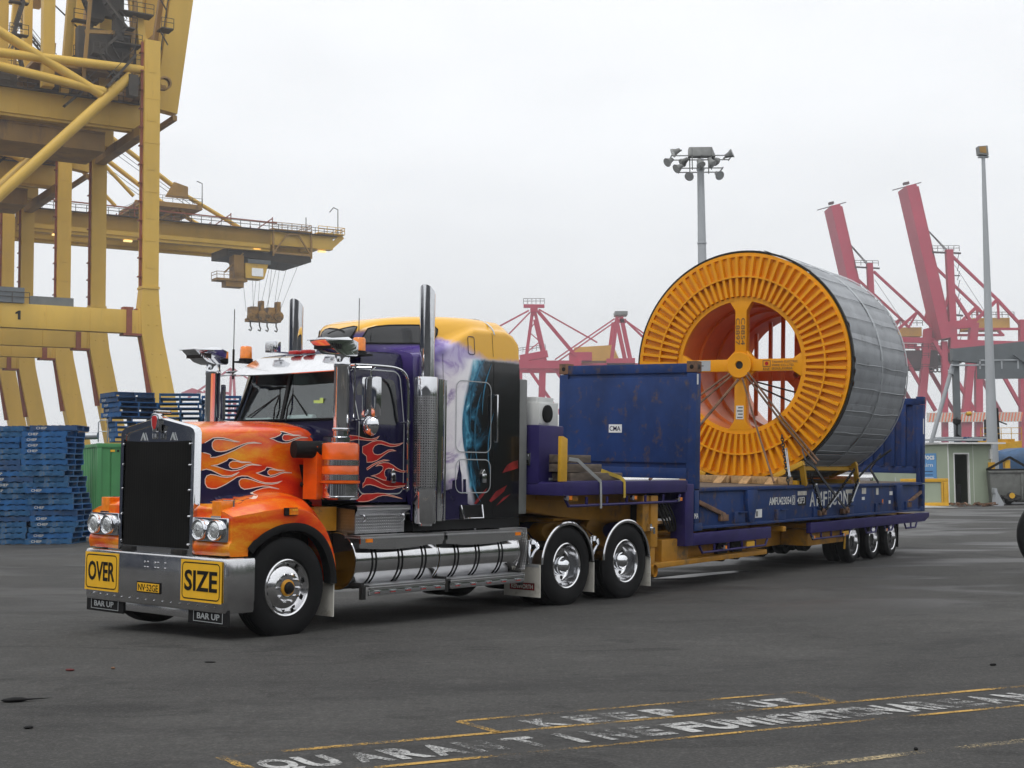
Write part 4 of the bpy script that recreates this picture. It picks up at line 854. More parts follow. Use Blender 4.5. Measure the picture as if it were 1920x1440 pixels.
b_ = MB(); b_.pipe([(3.41, 0.11, 2.69), (3.41, 0.05, 2.69), (3.41, 0.05, 2.11), (3.41, 0.11, 2.11)], 0.013, 8)
b_.build('grab_handle', 'chrome', slb, bevel=0.006)
b_ = MB(); b_.pipe([(2.80, 0.10, 1.33), (2.82, 0.06, 1.17), (3.17, 0.06, 1.17), (3.19, 0.10, 1.33)], 0.013, 8); b_.pipe([(3.15, 0.15, 1.16), (3.15, 0.2, 0.95)], 0.015); b_.build('step_bar', 'chrome', slb, each=True)
b_ = MB(); b_.box(2.0, 3.95, 0.13, WD-0.13, 1.04, 1.155); b_.box(2.80, 3.20, 0.112, 0.14, 1.16, 1.33); b_.build('sleeper_floor', 'black_plastic', slb)
b_ = MB(); b_.box(3.94, 4.10, 0.13, WD-0.13, 1.20, 2.93); b_.build('rear_fairing', 'lamp_grey', slb, bevel=0.02)
b_ = MB(); b_.pipe(smooth_curve([(3.38, 0.62, 3.68), (3.44, 0.40, 3.66), (3.46, 0.22, 3.56), (3.46, 0.16, 3.46)], 4), 0.010, 6); b_.build('cable', 'plate_grey', slb)

# stacks
for s in (0, 1):
    b_ = MB(); x, y = 2.13, Y(0.07, s); n_ = 28; ring = []
    b_.lathe([(0.092, 1.1), (0.092, 3.7)], (x, y, 0), (0, 0, 1), n_); 
    def topz(a, z): return z+0.085*cos(a)
    V = []
    for rr, z in ((0.092, 3.7), (0.092, 3.85), (0.082, 3.85), (0.082, 3.2)):
        V.append([(x+rr*cos(2*pi*k/n_), y+rr*sin(2*pi*k/n_), z+(0.085*cos(2*pi*k/n_+pi*0.9) if z > 3.8 else 0)) for k in range(n_)])
    b_.loft(V, closed=True); b_.disc((x, y, 3.21), (0, 0, 1), 0.082, 20, m=1)
    st = b_.build('exhaust_stack', ['chrome', 'black_paint'], TRK, ang=50)
    b_ = MB(); b_.lathe([(0.10, 2.835), (0.145, 2.84), (0.15, 2.82), (0.15, 2.62)], (x-0.02, y, 0), (0, 0, 1), 40); b_.lathe([(0.15, 1.55), (0.15, 1.15), (0.14, 1.13), (0.10, 1.13)], (x-0.02, y, 0), (0, 0, 1), 40); b_.build('muffler', 'chrome', st, each=True)
    b_ = MB(); b_.lathe([(0.150, 1.55), (0.150, 2.62)], (x-0.02, y, 0), (0, 0, 1), 64); pf = b_.build('perforated_shield', 'perforated', st)
    uv = pf.data.uv_layers.new(name='UVMap')
    for pl in pf.data.polygons:
        for li in pl.loop_indices:
            v = pf.data.vertices[pf.data.loops[li].vertex_index].co; a = atan2(v.y-y, v.x-x+0.02)
            uv.data[li].uv = (a/(2*pi)*16, v.z*17)
    for pl in pf.data.polygons:      # close the seam
        us = [uv.data[li].uv[0] for li in pl.loop_indices]
        if max(us)-min(us) > 8:
            for li in pl.loop_indices:
                if uv.data[li].uv[0] < 0: uv.data[li].uv[0] += 16
    b_ = MB(); b_.loft([[(2.29+0.20*t, Y(0.02+0.07*t*t, s), z) for t in (0, 0.25, 0.5, 0.75, 1)] for z in (1.15, 2.0, 2.83)]); 
    b_.box(2.44, 2.51, Y(0.09, s), Y(0.125, s), 1.15, 2.83); b_.build('corner_panel', 'chrome', st, ang=60)
    # air cleaner
    b_ = MB(); xa, ya = 0.80, Y(0.10, s)
    b_.lathe([(0.0, 2.045), (0.15, 2.045), (0.195, 2.035), (0.205, 2.01), (0.205, 1.86), (0.20, 1.855)], (xa, ya, 0), (0, 0, 1), 40); b_.lathe([(0.20, 1.79), (0.205, 1.78), (0.205, 1.70), (0.20, 1.695)], (xa, ya, 0), (0, 0, 1), 40); b_.lathe([(0.20, 1.63), (0.22, 1.625), (0.22, 1.60), (0.20, 1.595)], (xa, ya, 0), (0, 0, 1), 40)
    b_.box(xa-0.20, xa+0.05, Y(0.26, s), Y(0.48, s), 1.42, 2.0)
    ac = b_.build('air_cleaner', 'flame_can', TRK, bevel=0.0)
    b_ = MB()
    for z0, z1 in ((1.79, 1.855), (1.63, 1.695)): b_.lathe([(0.20, z0), (0.208, z0+0.003), (0.208, z1-0.003), (0.20, z1)], (xa, ya, 0), (0, 0, 1), 40)
    b_.build('strap', 'brushed_aluminium', ac, each=True)
    b_ = MB(); b_.lathe([(0.20, 1.595), (0.205, 1.59), (0.205, 1.46), (0.212, 1.455), (0.212, 1.44), (0.19, 1.42), (0, 1.415)], (xa, ya, 0), (0, 0, 1), 40); b_.build('pre_cleaner_bowl', 'chrome', ac)
    b_ = MB(); b_.lathe([(0.105, 2.03), (0.105, 2.10), (0.088, 2.11), (0.088, 2.87), (0.094, 2.88), (0.094, 2.93), (0.088, 2.94), (0.088, 3.02)], (xa, ya, 0), (0, 0, 1), 32); b_.lathe([(0.098, 2.17), (0.10, 2.175), (0.10, 2.20), (0.098, 2.205)], (xa, ya, 0), (0, 0, 1), 32); pp = b_.build('intake_pipe', 'chrome', ac)
    b_ = MB()   # wedge rain cap
    h0 = [(0.84+0.12, 0.12), (0.88+0.04, -0.12)]
    prof_b = [(-0.36, 0.10), (-0.18, 0.115), (0.10, 0.115)]
    L0 = [(xa-0.36, 3.135), (xa-0.20, 3.02), (xa-0.09, 2.995), (xa+0.10, 3.0), (xa+0.15, 3.02), (xa+0.15, 3.16), (xa+0.03, 3.185), (xa-0.18, 3.165), (xa-0.37, 3.15)]
    b_.prism(L0, lambda a, c, t: (a, ya+t*(0.75 if a > xa+0.12 else 1), c), -0.13, 0.13)
    b_.hexa([(xa-0.40, ya-0.145, 3.148), (xa+0.02, ya-0.145, 3.172), (xa+0.02, ya+0.145, 3.172), (xa-0.40, ya+0.145, 3.148), (xa-0.40, ya-0.145, 3.158), (xa-0.02, ya-0.12, 3.205), (xa-0.02, ya+0.12, 3.205), (xa-0.40, ya+0.145, 3.158)])
    b_.build('rain_cap', 'chrome', pp, bevel=0.012)
    b_ = MB()
    for k in range(6): b_.box(xa-0.30+0.03*k, xa-0.285+0.03*k, ya-0.134, ya+0.134, 3.06, 3.12)
    b_.build('cap_grille', 'dark_interior', pp)
    b_ = MB(); b_.tube((xa-0.02, Y(0.30, s), 1.965), (xa-0.40, Y(0.42, s), 1.965), 0.095, n=24); b_.lathe([(0.098, -0.015), (0.102, 0), (0.098, 0.015)], (xa-0.13, Y(0.335, s), 1.965), (0.38, 0.12 if s == 0 else -0.12, 0), 24, m=1)
    b_.build('intake_hose', ['black_rubber', 'chrome'], ac)
    b_ = MB(); yy = Y(0.548, s); sg = -1 if s == 0 else 1
    b_.prism([(0.60, 1.80), (0.78, 1.80), (0.775, 1.58), (0.66, 1.58)], lambda a, c, t: (a, yy+t*sg, c), 0.0, 0.012); 
    for a, c, d, e in ((0.60, 1.58, 0.70, 1.52), (0.66, 1.50, 0.80, 1.44), (0.64, 1.43, 0.74, 1.36), (0.70, 1.36, 0.85, 1.26), (0.72, 1.54, 0.80, 1.50)): b_.beam((a, yy+sg*0.04, c), (d, yy+sg*0.05, e), 0.03, 0.035); b_.lathe([(0, -0.03), (0.03, 0), (0, 0.03)], (a, yy+sg*0.05, c), (0, 1, 0), 8)
    b_.build('hood_latch', 'black_rubber', TRK)

# roof gear
for s in (0, 1):
    b_ = MB(); x, y = 1.20, Y(0.25, s) if s == 0 else Y(0.22, s); z = 3.06
    b_.lathe([(0.085, z), (0.085, z+0.03), (0.075, z+0.035)], (x, y, 0), (0, 0, 1), 24, m=0); b_.lathe([(0.075, z+0.035), (0.072, z+0.17), (0.060, z+0.185), (0, z+0.187)], (x, y, 0), (0, 0, 1), 24, m=1)
    b_.box(x-0.03, x+0.03, y-0.02, y+0.02, z+0.04, z+0.14, 0); b_.box(x-0.1, x+0.12, y-0.1, y+0.1, z-0.02, z+0.001, 0)
    b_.beam((x, y, z-0.01), (x+0.02, Y(0.42, s), z-0.04), 0.08, 0.02)
    b_.build('beacon', ['black_plastic', 'amber_lens'], TRK)
    b_ = MB(); y = Y(0.78, s); b_.box(1.10, 1.20, y-0.085, y+0.085, 3.14, 3.27, 0); b_.box(1.093, 1.1, y-0.07, y+0.07, 3.155, 3.255, 1); b_.box(1.2, 1.45, y-0.01, y+0.01, 3.14, 3.16, 0); b_.build('spotlight', ['chrome', 'lamp_glass'], TRK, bevel=0.008)
    b_ = MB(); b_.pipe([(1.2, Y(-0.02, s), 2.85), (1.2, Y(-0.02, s), 3.2), (1.2, Y(-0.02, s), 3.22)], 0.014, 6); b_.pipe([(1.2, Y(-0.02, s), 3.2), (1.2, Y(-0.02, s), 3.72)], 0.0055, 5)
    if s == 1: b_.build('antenna', 'black_plastic', TRK)
b_ = MB(); b_.pipe([(1.45, 0.52, 3.35), (1.45, 0.52, 3.74)], 0.005, 5); b_.build('antenna', 'black_plastic', TRK)
b_ = MB()
for y in (1.12, 1.34): b_.box(1.16, 1.26, y-0.075, y+0.075, 3.105, 3.15)
b_.build('clearance_light', 'red_lens', TRK, bevel=0.015, each=True)

# fuel tanks, steps, battery box
for s in (0, 1):
    for x0, x1 in ((1.0, 2.35), (2.37, 3.86)):
        b_ = MB(); zc_, yc_, R_ = 0.725, Y(0.355, s), 0.315
        b_.lathe([(0, x0+0.03), (R_*0.8, x0+0.022), (R_*0.96, x0+0.008), (R_*1.0, x0), (R_*1.018, x0+0.006), (R_*1.018, x0+0.018), (R_, x0+0.022), (R_, x1-0.022), (R_*1.018, x1-0.018), (R_*1.018, x1-0.004), (R_, x1), (0, x1-0.02)], (0, yc_, zc_), (1, 0, 0), 56)
        tk = b_.build('fuel_tank', 'polished_aluminium', TRK)
        b_ = MB()
        for xs in ((1.29, 1.71, 2.10) if x0 < 2 else (2.67, 3.05, 3.49)):
            b_.mark()
            for dx in (-0.030, 0.030): b_.lathe([(R_+0.002, xs+dx-0.012), (R_+0.006, xs+dx-0.010), (R_+0.006, xs+dx+0.010), (R_+0.002, xs+dx+0.012)], (0, yc_, zc_), (1, 0, 0), 48)
        b_.build('tank_strap', 'black_rubber', tk, each=True)
        b_ = MB(); b_.lathe([(0.06, 0.0), (0.06, 0.05), (0.0, 0.055)], (x0+0.15, yc_, zc_+R_-0.01), (0, 0, 1), 16); b_.build('filler_cap', 'chrome', tk)
    sg = -1 if s == 0 else 1
    for x0, x1 in ((1.0, 2.36), (2.42, 3.83)):
        b_ = MB(); b_.box(x0, x1, Y(-0.03, s), Y(0.22, s), 0.985, 1.02, 0); b_.box(x0, x1, Y(-0.035, s), Y(-0.015, s), 0.93, 0.984, 1)
        b_.loft([[(x0+(x1-x0)*k/16, Y(-0.01, s), z-(0.03*sin(pi*min(1, k/13)) if z < 0.9 else 0)) for k in range(17)] for z in (0.93, 0.885)], m=1)
        stp = b_.build('upper_step', ['tread_plate', 'brushed_aluminium'], TRK)
        b_ = MB(); xx = x0+0.13 if x0 < 2 else x1-0.10; b_.box(xx-0.05, xx+0.05, Y(-0.042, s), Y(-0.03, s), 0.945, 0.985); b_.build('side_marker', 'amber_lens', stp)
    for x0, x1 in ((1.12, 2.36), (2.46, 3.84)):
        b_ = MB(); b_.box(x0, x1, Y(-0.06, s), Y(0.20, s), 0.452, 0.475, 0); b_.box(x0, x1, Y(-0.065, s), Y(-0.045, s), 0.425, 0.451, 1); b_.box(x0, x1, Y(-0.055, s), Y(-0.035, s), 0.355, 0.424, 2)
        ls = b_.build('lower_step', ['tread_plate', 'brushed_aluminium', 'chrome'], TRK, bevel=0.003)
        b_ = MB()
        for k in range(5): b_.mark(); xx = x0+0.12+k*(x1-x0-0.24)/4; b_.box(xx-0.045, xx+0.045, Y(-0.075, s), Y(-0.056, s), 0.398, 0.412, 0); b_.box(xx-0.04, xx+0.04, Y(-0.066, s), Y(-0.056, s), 0.378, 0.397, 1)
        b_.build('courtesy_light', ['chrome', 'red_lens'], ls, bevel=0.003, each=True)
    b_ = MB()
    for x in (1.05, 2.40, 3.80): b_.box(x-0.025, x+0.025, Y(-0.02, s), Y(0.5, s), 0.46, 0.5); b_.box(x-0.03, x+0.03, Y(-0.045, s), Y(0.0, s), 0.32, 0.46)
    b_.build('step_bracket', 'dark_steel', TRK, each=True)
    b_ = MB(); yb = Y(0.16, s); yt = Y(0.10, s); yi = Y(0.6, s)
    b_.loft([[(1.09, yb, 1.035), (1.09, yb, 1.22), (1.09, Y(0.145, s), 1.26), (1.07, yt, 1.295), (1.07, yt, 1.335), (1.07, Y(0.13, s), 1.35), (1.07, yi, 1.35)], [(1.88, yb, 1.035), (1.88, yb, 1.22), (1.88, Y(0.145, s), 1.26), (1.92, yt, 1.295), (1.92, yt, 1.335), (1.92, Y(0.13, s), 1.35), (1.92, yi, 1.35)]])
    b_.quad([(1.09, yb, 1.035), (1.09, yi, 1.035), (1.09, yi, 1.33), (1.09, yb, 1.30)]); b_.quad([(1.88, yb, 1.035), (1.88, yi, 1.035), (1.88, yi, 1.33), (1.88, yb, 1.30)]); b_.quad([(1.09, yb, 1.035), (1.88, yb, 1.035), (1.88, yi, 1.035), (1.09, yi, 1.035)])
    bb = b_.build('battery_box', 'tread_plate', TRK, ang=50)
    for x in (1.17, 1.80):
        b_ = MB(); b_.pipe(smooth_curve([(x, Y(0.158, s), 1.245), (x+0.02, Y(0.11, s), 1.235), (x+0.03, Y(0.11, s), 1.19), (x+0.03, Y(0.158, s), 1.155)], 3), 0.011, 6); b_.lathe([(0.02, 0), (0.017, sg*0.012), (0, sg*0.014)], (x, Y(0.158, s), 1.24), (0, 1, 0), 10); b_.build('grab_handle', 'chrome', bb)
    # checker plate end panel behind the tanks
    b_ = MB(); b_.prism([(0.00, 0.50), (0.62, 0.50), (0.62, 1.03), (0.02, 1.03), (-0.02, 0.78)], lambda a, c, t: (3.90+t+0.12*(c-0.5), Y(a, s), c), 0, 0.012); b_.box(3.55, 3.96, Y(0.12, s), Y(0.62, s), 1.022, 1.034); b_.build('end_plate', 'tread_plate', TRK)
    # mudguards over the drive wheels
    for x in (4.815, 6.165):
        b_ = MB(); Rg = 0.565
        b_.lathe([(Rg-0.012, Y(0.0, s)), (Rg, Y(-0.005, s)), (Rg, Y(0.64, s))], (x, 0, 0.51), (0, 1, 0), 30, a0=radians(-86), a1=radians(86)); b_.lathe([(Rg-0.010, Y(0.0, s)), (Rg-0.012, Y(0.64, s))], (x, 0, 0.51), (0, 1, 0), 30, a0=radians(-86), a1=radians(86)); mg = b_.build('mudguard', 'chrome', TRK)
        b_ = MB(); b_.lathe([(Rg-0.028, Y(0.008, s)), (Rg-0.026, Y(-0.012, s)), (Rg, Y(-0.018, s)), (Rg+0.016, Y(-0.008, s)), (Rg+0.014, Y(0.012, s))], (x, 0, 0.51), (0, 1, 0), 30, a0=radians(-86), a1=radians(86)); b_.build('guard_lip', 'polished_aluminium', mg)
        b_ = MB(); b_.box(x-0.56, x-0.47, Y(0.17, s), Y(0.23, s), 0.80, 0.87); b_.box(x-0.60, x-0.55, Y(0.185, s), Y(0.215, s), 0.55, 0.86); b_.tube((x-0.53, Y(0.2, s), 0.86), (x-0.38, Y(0.5, s), 1.0), 0.02); b_.build('bracket', 'chrome', mg, bevel=0.008)
    for x, zz, nm in ((4.235, 0.55, 1), (5.40, 0.53, 0), (6.76, 0.55, 0)):
        b_ = MB(); b_.box(x-0.006, x+0.006, Y(0.0, s), Y(0.60, s), 0.13, zz, 0)
        if nm: b_.box(x-0.010, x-0.006, Y(0.02, s), Y(0.58, s), zz-0.035, zz, 2)
        if nm and s == 0: b_.box(x-0.009, x-0.0065, 0.09, 0.50, 0.215, 0.31, 1); b_.text('KENWORTH', (x-0.010, 0.475, 0.235), (0, -1, 0), (0, 0, 1), 0.075, 0.002, 0, bold=0.015, width=0.36)
        b_.build('mud_flap', ['flap_white', 'dull_red', 'plate_grey'], TRK)
    b_ = MB(); b_.box(0.655, 0.668, Y(0.02, s), Y(0.40, s), 0.16, 0.52); b_.build('mud_flap', 'flap_white', TRK)

# ================================================================ TRAILER (frame of the flat rack: x rearwards, y across, z from the rack's underside)
RLOC, RROT = (2.757, 20.79, 0.726), (radians(1.749), radians(0.222), radians(57.2036))
TRL = thing('low_loader_trailer', 'purple and yellow drop deck low loader trailer carrying the blue flat rack', 'trailer', RLOC, RROT)
b_ = MB()     # gooseneck deck
b_.box(-3.98, -0.32, -0.03, 0.10, 0.60, 0.775); b_.box(-3.98, -0.32, 2.34, 2.47, 0.60, 0.775); b_.box(-3.98, -0.32, 0.10, 2.34, 0.64, 0.74)
b_.hexa([(-4.05, 0.1, 0.60), (-3.98, -0.03, 0.60), (-3.98, 2.47, 0.60), (-4.05, 2.35, 0.60), (-4.05, 0.1, 0.76), (-3.98, -0.03, 0.775), (-3.98, 2.47, 0.775), (-4.05, 2.35, 0.76)])
b_.box(-0.39, -0.10, -0.03, 0.22, -0.21, 0.72); b_.box(-0.39, -0.10, 2.22, 2.47, -0.21, 0.72); b_.box(-0.38, -0.11, 0.22, 2.22, 0.30, 0.72)
gn = b_.build('gooseneck_deck', 'trailer_purple', TRL, bevel=0.012)
def rope_rail(nm, x0, x1, z, par, y=-0.015, n=6):
    b_ = MB(); b_.pipe([(x0, y, z+0.10), (x0+0.10, y, z), (x1-0.10, y, z), (x1, y, z+0.10)], 0.02, 8)
    for k in range(1, n): xx = lerp(x0, x1, k/n); b_.tube((xx, y, z), (xx, y, z+0.11), 0.02, n=8)
    b_.build(nm, 'trailer_purple', par)
rope_rail('rope_rail', -3.92, -0.55, 0.465, gn, n=6); rope_rail('rope_rail', -3.92, -0.55, 0.465, gn, y=2.455, n=6)
b_ = MB()     # main yellow structure
for y in (0.62, 1.62):
    b_.prism([(-4.0, 0.62), (-4.0, 0.46), (-3.7, 0.36), (-2.6, 0.24), (-1.55, 0.16), (-1.4, 0.02), (-1.3, -0.42), (-0.9, -0.50), (2.6, -0.50), (5.2, -0.46), (5.5, -0.20), (12.3, -0.14), (12.3, -0.05), (-0.35, -0.05), (-0.4, 0.60)], lambda a, c, t: (a, t, c), y, y+0.22)
for x in (-3.6, -0.3, 0.8, 2.2, 3.6, 5.0, 6.6, 7.9, 9.2, 10.6, 12.1): b_.box(x, x+0.14, 0.0, 2.44, -0.14, -0.052) if x > -0.35 else b_.box(x, x+0.14, 0.05, 2.39, 0.52, 0.615)
b_.box(-3.0, -2.0, 0.7, 1.74, 0.22, 0.26)
b_.box(-1.28, 3.0, 0.05, 0.62, -0.50, -0.42); b_.box(-1.28, 3.0, 1.84, 2.40, -0.50, -0.42)
b_.box(-0.9, 0.0, 0.10, 0.60, -0.42, -0.10); b_.box(0.0, 2.6, 0.25, 0.62, -0.42, -0.10)
b_.box(5.0, 6.95, 0.08, 0.60, -0.46, -0.16)
b_.build('main_frame', 'trailer_yellow', TRL, bevel=0.012)
for y, sg in ((0.02, 1), (2.30, 1)):
    b_ = MB(); b_.box(-1.42, -1.20, y, y+0.16, -0.18, 0.56); b_.box(-1.38, -1.24, y+0.02, y+0.14, -0.58, -0.18); b_.lathe([(0.09, -0.02), (0.09, 0.18)], (-1.31, y, -0.52), (0, 1, 0), 18); b_.box(-1.62, -1.42, y+0.03, y+0.13, 0.05, 0.56)
    lg = b_.build('landing_leg', 'trailer_yellow', TRL, bevel=0.01)
    b_ = MB(); b_.pipe([(-1.44, y-0.02, 0.10), (-1.44, y-0.06, 0.10), (-1.44, y-0.06, 0.02)], 0.02, 6); b_.box(-1.50, -1.44, y-0.03, y+0.02, 0.06, 0.16); b_.build('crank', 'chrome', lg)
b_ = MB()     # hoses and valves beneath the step
b_.box(-0.95, -0.70, 0.3, 0.6, 0.10, 0.42); b_.tube((-0.6, 0.2, 0.30), (-0.6, 0.6, 0.30), 0.10, n=16)
for k in range(5): b_.pipe(smooth_curve([(-0.9+0.1*k, 0.22, 0.45), (-0.85+0.1*k, 0.12, 0.2), (-0.6+0.05*k, 0.14, 0.02), (-0.5, 0.25, 0.10)], 4), 0.016, 6)
b_.build('brake_equipment', 'dark_steel', TRL)
# tool box at the front bulkhead
b_ = MB(); b_.box(-4.06, -3.44, 0.30, 2.14, 0.745, 1.50); tbx = b_.build('tool_box', 'trailer_purple', TRL, bevel=0.02)
b_ = MB(); b_.box(-4.062, -4.058, 0.62, 0.625, 0.78, 1.48); b_.build('seam', 'black_paint', tbx)
b_ = MB(); b_.box(-4.075, -4.06, 0.42, 0.54, 0.98, 1.14, 0); b_.box(-4.079, -4.075, 0.44, 0.52, 1.0, 1.05, 1); b_.box(-4.085, -4.075, 0.45, 0.51, 1.05, 1.12, 0); b_.build('latch', ['chrome', 'black_plastic'], tbx, bevel=0.003)
b_ = MB(); b_.box(-3.80, -3.70, 0.292, 0.30, 0.79, 0.82); b_.build('label_plate', 'plate_grey', tbx)
b_ = MB(); b_.prism([(-4.0, 0.78), (-4.0, 1.36), (-3.94, 1.36), (-3.84, 1.33), (-3.84, 0.78)], lambda a, c, t: (a, t, c), 0.0, 0.05); b_.build('load_stop', 'barrier_yellow', TRL, bevel=0.008)
for x, z in ((-3.9, 0.57), (-2.1, 0.545), (-0.65, 0.50), (1.0, -0.29), (4.95, -0.29), (6.6, -0.31), (9.2, -0.31)):
    b_ = MB(); b_.tube((x, -0.01, z), (x, -0.05, z), 0.035, n=14, m=0); b_.box(x+0.05, x+0.12, -0.045, 0.0, z-0.025, z+0.025, 1); b_.build('marker_lamp', ['chrome', 'amber_lens'], TRL)
# outrigger side rails
for x0, x1, z1 in ((-0.10, 2.98, -0.03), (4.86, 12.43, -0.03)):
    for y0, y1 in ((-0.03, 0.06), (2.38, 2.47)):
        b_ = MB(); b_.prism([(x0, -0.215), (x0, z1), (x1, z1), (x1, -0.13 if x1 > 10 else -0.22), (x1-0.35 if x1 > 10 else x1, -0.22)], lambda a, c, t: (a, t, c), y0, y1); b_.build('side_rail', 'trailer_purple', TRL, bevel=0.01)
for y in (-0.015, 2.455):
    rope_rail('rope_rail', 0.15, 2.85, -0.335, TRL, y, 5); rope_rail('rope_rail', 4.90, 7.05, -0.33, TRL, y, 4); rope_rail('rope_rail', 7.95, 8.7, -0.33, TRL, y, 2); rope_rail('rope_rail', 9.2, 9.8, -0.33, TRL, y, 2); rope_rail('rope_rail', 10.6, 11.5, -0.33, TRL, y, 2)
for x in (1.95, 6.62):
    b_ = MB(); b_.box(x, x+0.32, -0.028, -0.012, -0.34, -0.245); b_.build('reflector', 'barrier_yellow', TRL)
b_ = MB()
b_.tube((1.45, 0.18, -0.36), (1.45, 0.62, -0.36), 0.19, n=28); b_.tube((2.05, 0.18, -0.36), (2.05, 0.62, -0.36), 0.19, n=28)
b_.build('air_tank', 'dark_steel', TRL)
for x in (7.40, 8.62, 9.84):
    for s in (0, 1):
        ax = (0, 1, 0) if s == 0 else (0, -1, 0); yy = 0.02 if s == 0 else 2.42; o = (x, yy, -0.485); r = 0.405; rm = 0.272
        prof = [(rm, 0.03), (rm+0.02, 0.008), (rm+0.06, 0.0), (r-0.03, 0.01), (r, 0.04), (r, 0.09), (r-0.01, 0.092), (r-0.01, 0.10), (r, 0.102), (r, 0.20), (r-0.03, 0.235), (rm, 0.22)]
        b_ = MB(); b_.lathe(prof, o, ax, 44); b_.lathe([(p, q+0.29) for p, q in prof], o, ax, 44); wh = b_.build('wheel', 'black_rubber', TRL)
        b_ = MB(); b_.lathe([(rm, 0.03), (rm+0.003, 0.014), (rm-0.010, 0.006), (rm-0.025, 0.018), (rm-0.035, 0.10), (rm-0.05, 0.15), (0.20, 0.165), (0.12, 0.165)], o, ax, 44); rim = b_.build('rim', 'polished_aluminium', wh)
        b_ = MB(); b_.lathe([(0.12, 0.165), (0.11, 0.08), (0.08, 0.07), (0.0, 0.068)], o, ax, 22); b_.build('hub', 'dark_steel', rim)
    b_ = MB(); b_.tube((x, 0.3, -0.485), (x, 2.14, -0.485), 0.075, n=14); b_.box(x-0.5, x+0.1, 0.70, 0.80, -0.45, -0.36); b_.box(x-0.5, x+0.1, 1.64, 1.74, -0.45, -0.36); b_.build('axle', 'dark_steel', TRL)
for y in (0.03, 1.81):
    b_ = MB(); b_.box(10.30, 10.315, y, y+0.60, -0.72, -0.22); b_.build('mud_flap', 'black_rubber', TRL)
    b_ = MB(); b_.pipe([(6.95, y+0.02, -0.33), (6.90, y+0.02, -0.60)], 0.02, 6); b_.build('flap_bracket', 'barrier_yellow', TRL)
b_ = MB(); b_.box(12.25, 12.42, 0.06, 2.38, -0.13, -0.06); b_.build('tail_beam', 'dark_steel', TRL)

# refrigeration style white unit and spare on the front bulkhead
UN = thing('generator_unit', 'white boxed generator unit with round black vent on the purple tool box', 'generator', RLOC, RROT)
b_ = MB(); b_.box(-4.0, -3.50, 0.36, 1.10, 1.503, 1.80, 0); b_.box(-3.98, -3.55, 0.40, 1.0, 1.80, 1.87, 0); b_.box(-3.98, -3.72, 0.35, 0.362, 1.52, 1.79, 0); b_.build('casing', 'white_unit', UN, bevel=0.02)
b_ = MB(); b_.lathe([(0.115, 0.02), (0.115, -0.03), (0.09, -0.035), (0.0, -0.035)], (-3.80, 0.355, 1.655), (0, 1, 0), 24); b_.build('vent', 'black_rubber', UN)
b_ = MB(); b_.box(-4.012, -4.0, 0.55, 0.95, 1.55, 1.76); b_.build('grille', 'dark_interior', UN)
b_ = MB(); b_.lathe([(0.10, -0.05), (0.20, -0.055), (0.22, -0.03), (0.22, 0.03), (0.20, 0.055), (0.10, 0.05)], (-3.86, 1.30, 1.725), (0.75, -0.6, 0), 30)
o = b_.build('spare_tyre', 'black_rubber'); o.location, o.rotation_euler = RLOC, RROT; tag(o, 'small black spare tyre standing on the purple tool box', 'tyre')
# timber on the gooseneck and its two straps
for i, (x0, x1, z, y, lab) in enumerate(((-3.80, -3.05, 1.02, 0.10, 'weathered timber bearer, uppermost of the pile by the yellow load stop'), (-3.80, -2.82, 0.90, 0.06, 'weathered timber bearer, middle of the pile on the gooseneck deck'), (-3.72, -2.30, 0.785, 0.02, 'long weathered timber bearer, lowest of the pile on the gooseneck deck'))):
    b_ = MB(); b_.box(x0, x1, y, y+0.7, z, z+0.105); b_.box(x0+0.03, x1-0.05, y+0.72, y+1.0, z, z+0.1)
    b_ = MB(); b_.box(x0, x1, y, y+0.9, z, z+0.105)
    o = b_.build('timber_bearer', 'old_timber', None, bevel=0.008); o.location, o.rotation_euler = RLOC, RROT; tag(o, lab, 'timber', 'timber bearers on the gooseneck')
for pts, w_, mt, lab in (([(-3.80, 0.0, 1.07), (-3.60, -0.01, 1.06), (-3.03, -0.045, 0.775), (-3.02, -0.05, 0.42)], 0.045, 'strap_grey', 'grey webbing strap over the timber pile and down the purple rail'), ([(-2.85, 0.05, 0.92), (-2.45, -0.02, 0.83), (-2.36, -0.045, 0.775), (-2.36, -0.05, 0.55)], 0.05, 'strap_yellow', 'yellow webbing strap hanging over the purple gooseneck rail')):
    b_ = MB()
    for p, q in zip(pts, pts[1:]): b_.beam(p, q, w_, 0.008, (0, 1, 0.2))
    o = b_.build('webbing_strap', mt); o.location, o.rotation_euler = RLOC, RROT; tag(o, lab, 'strap')

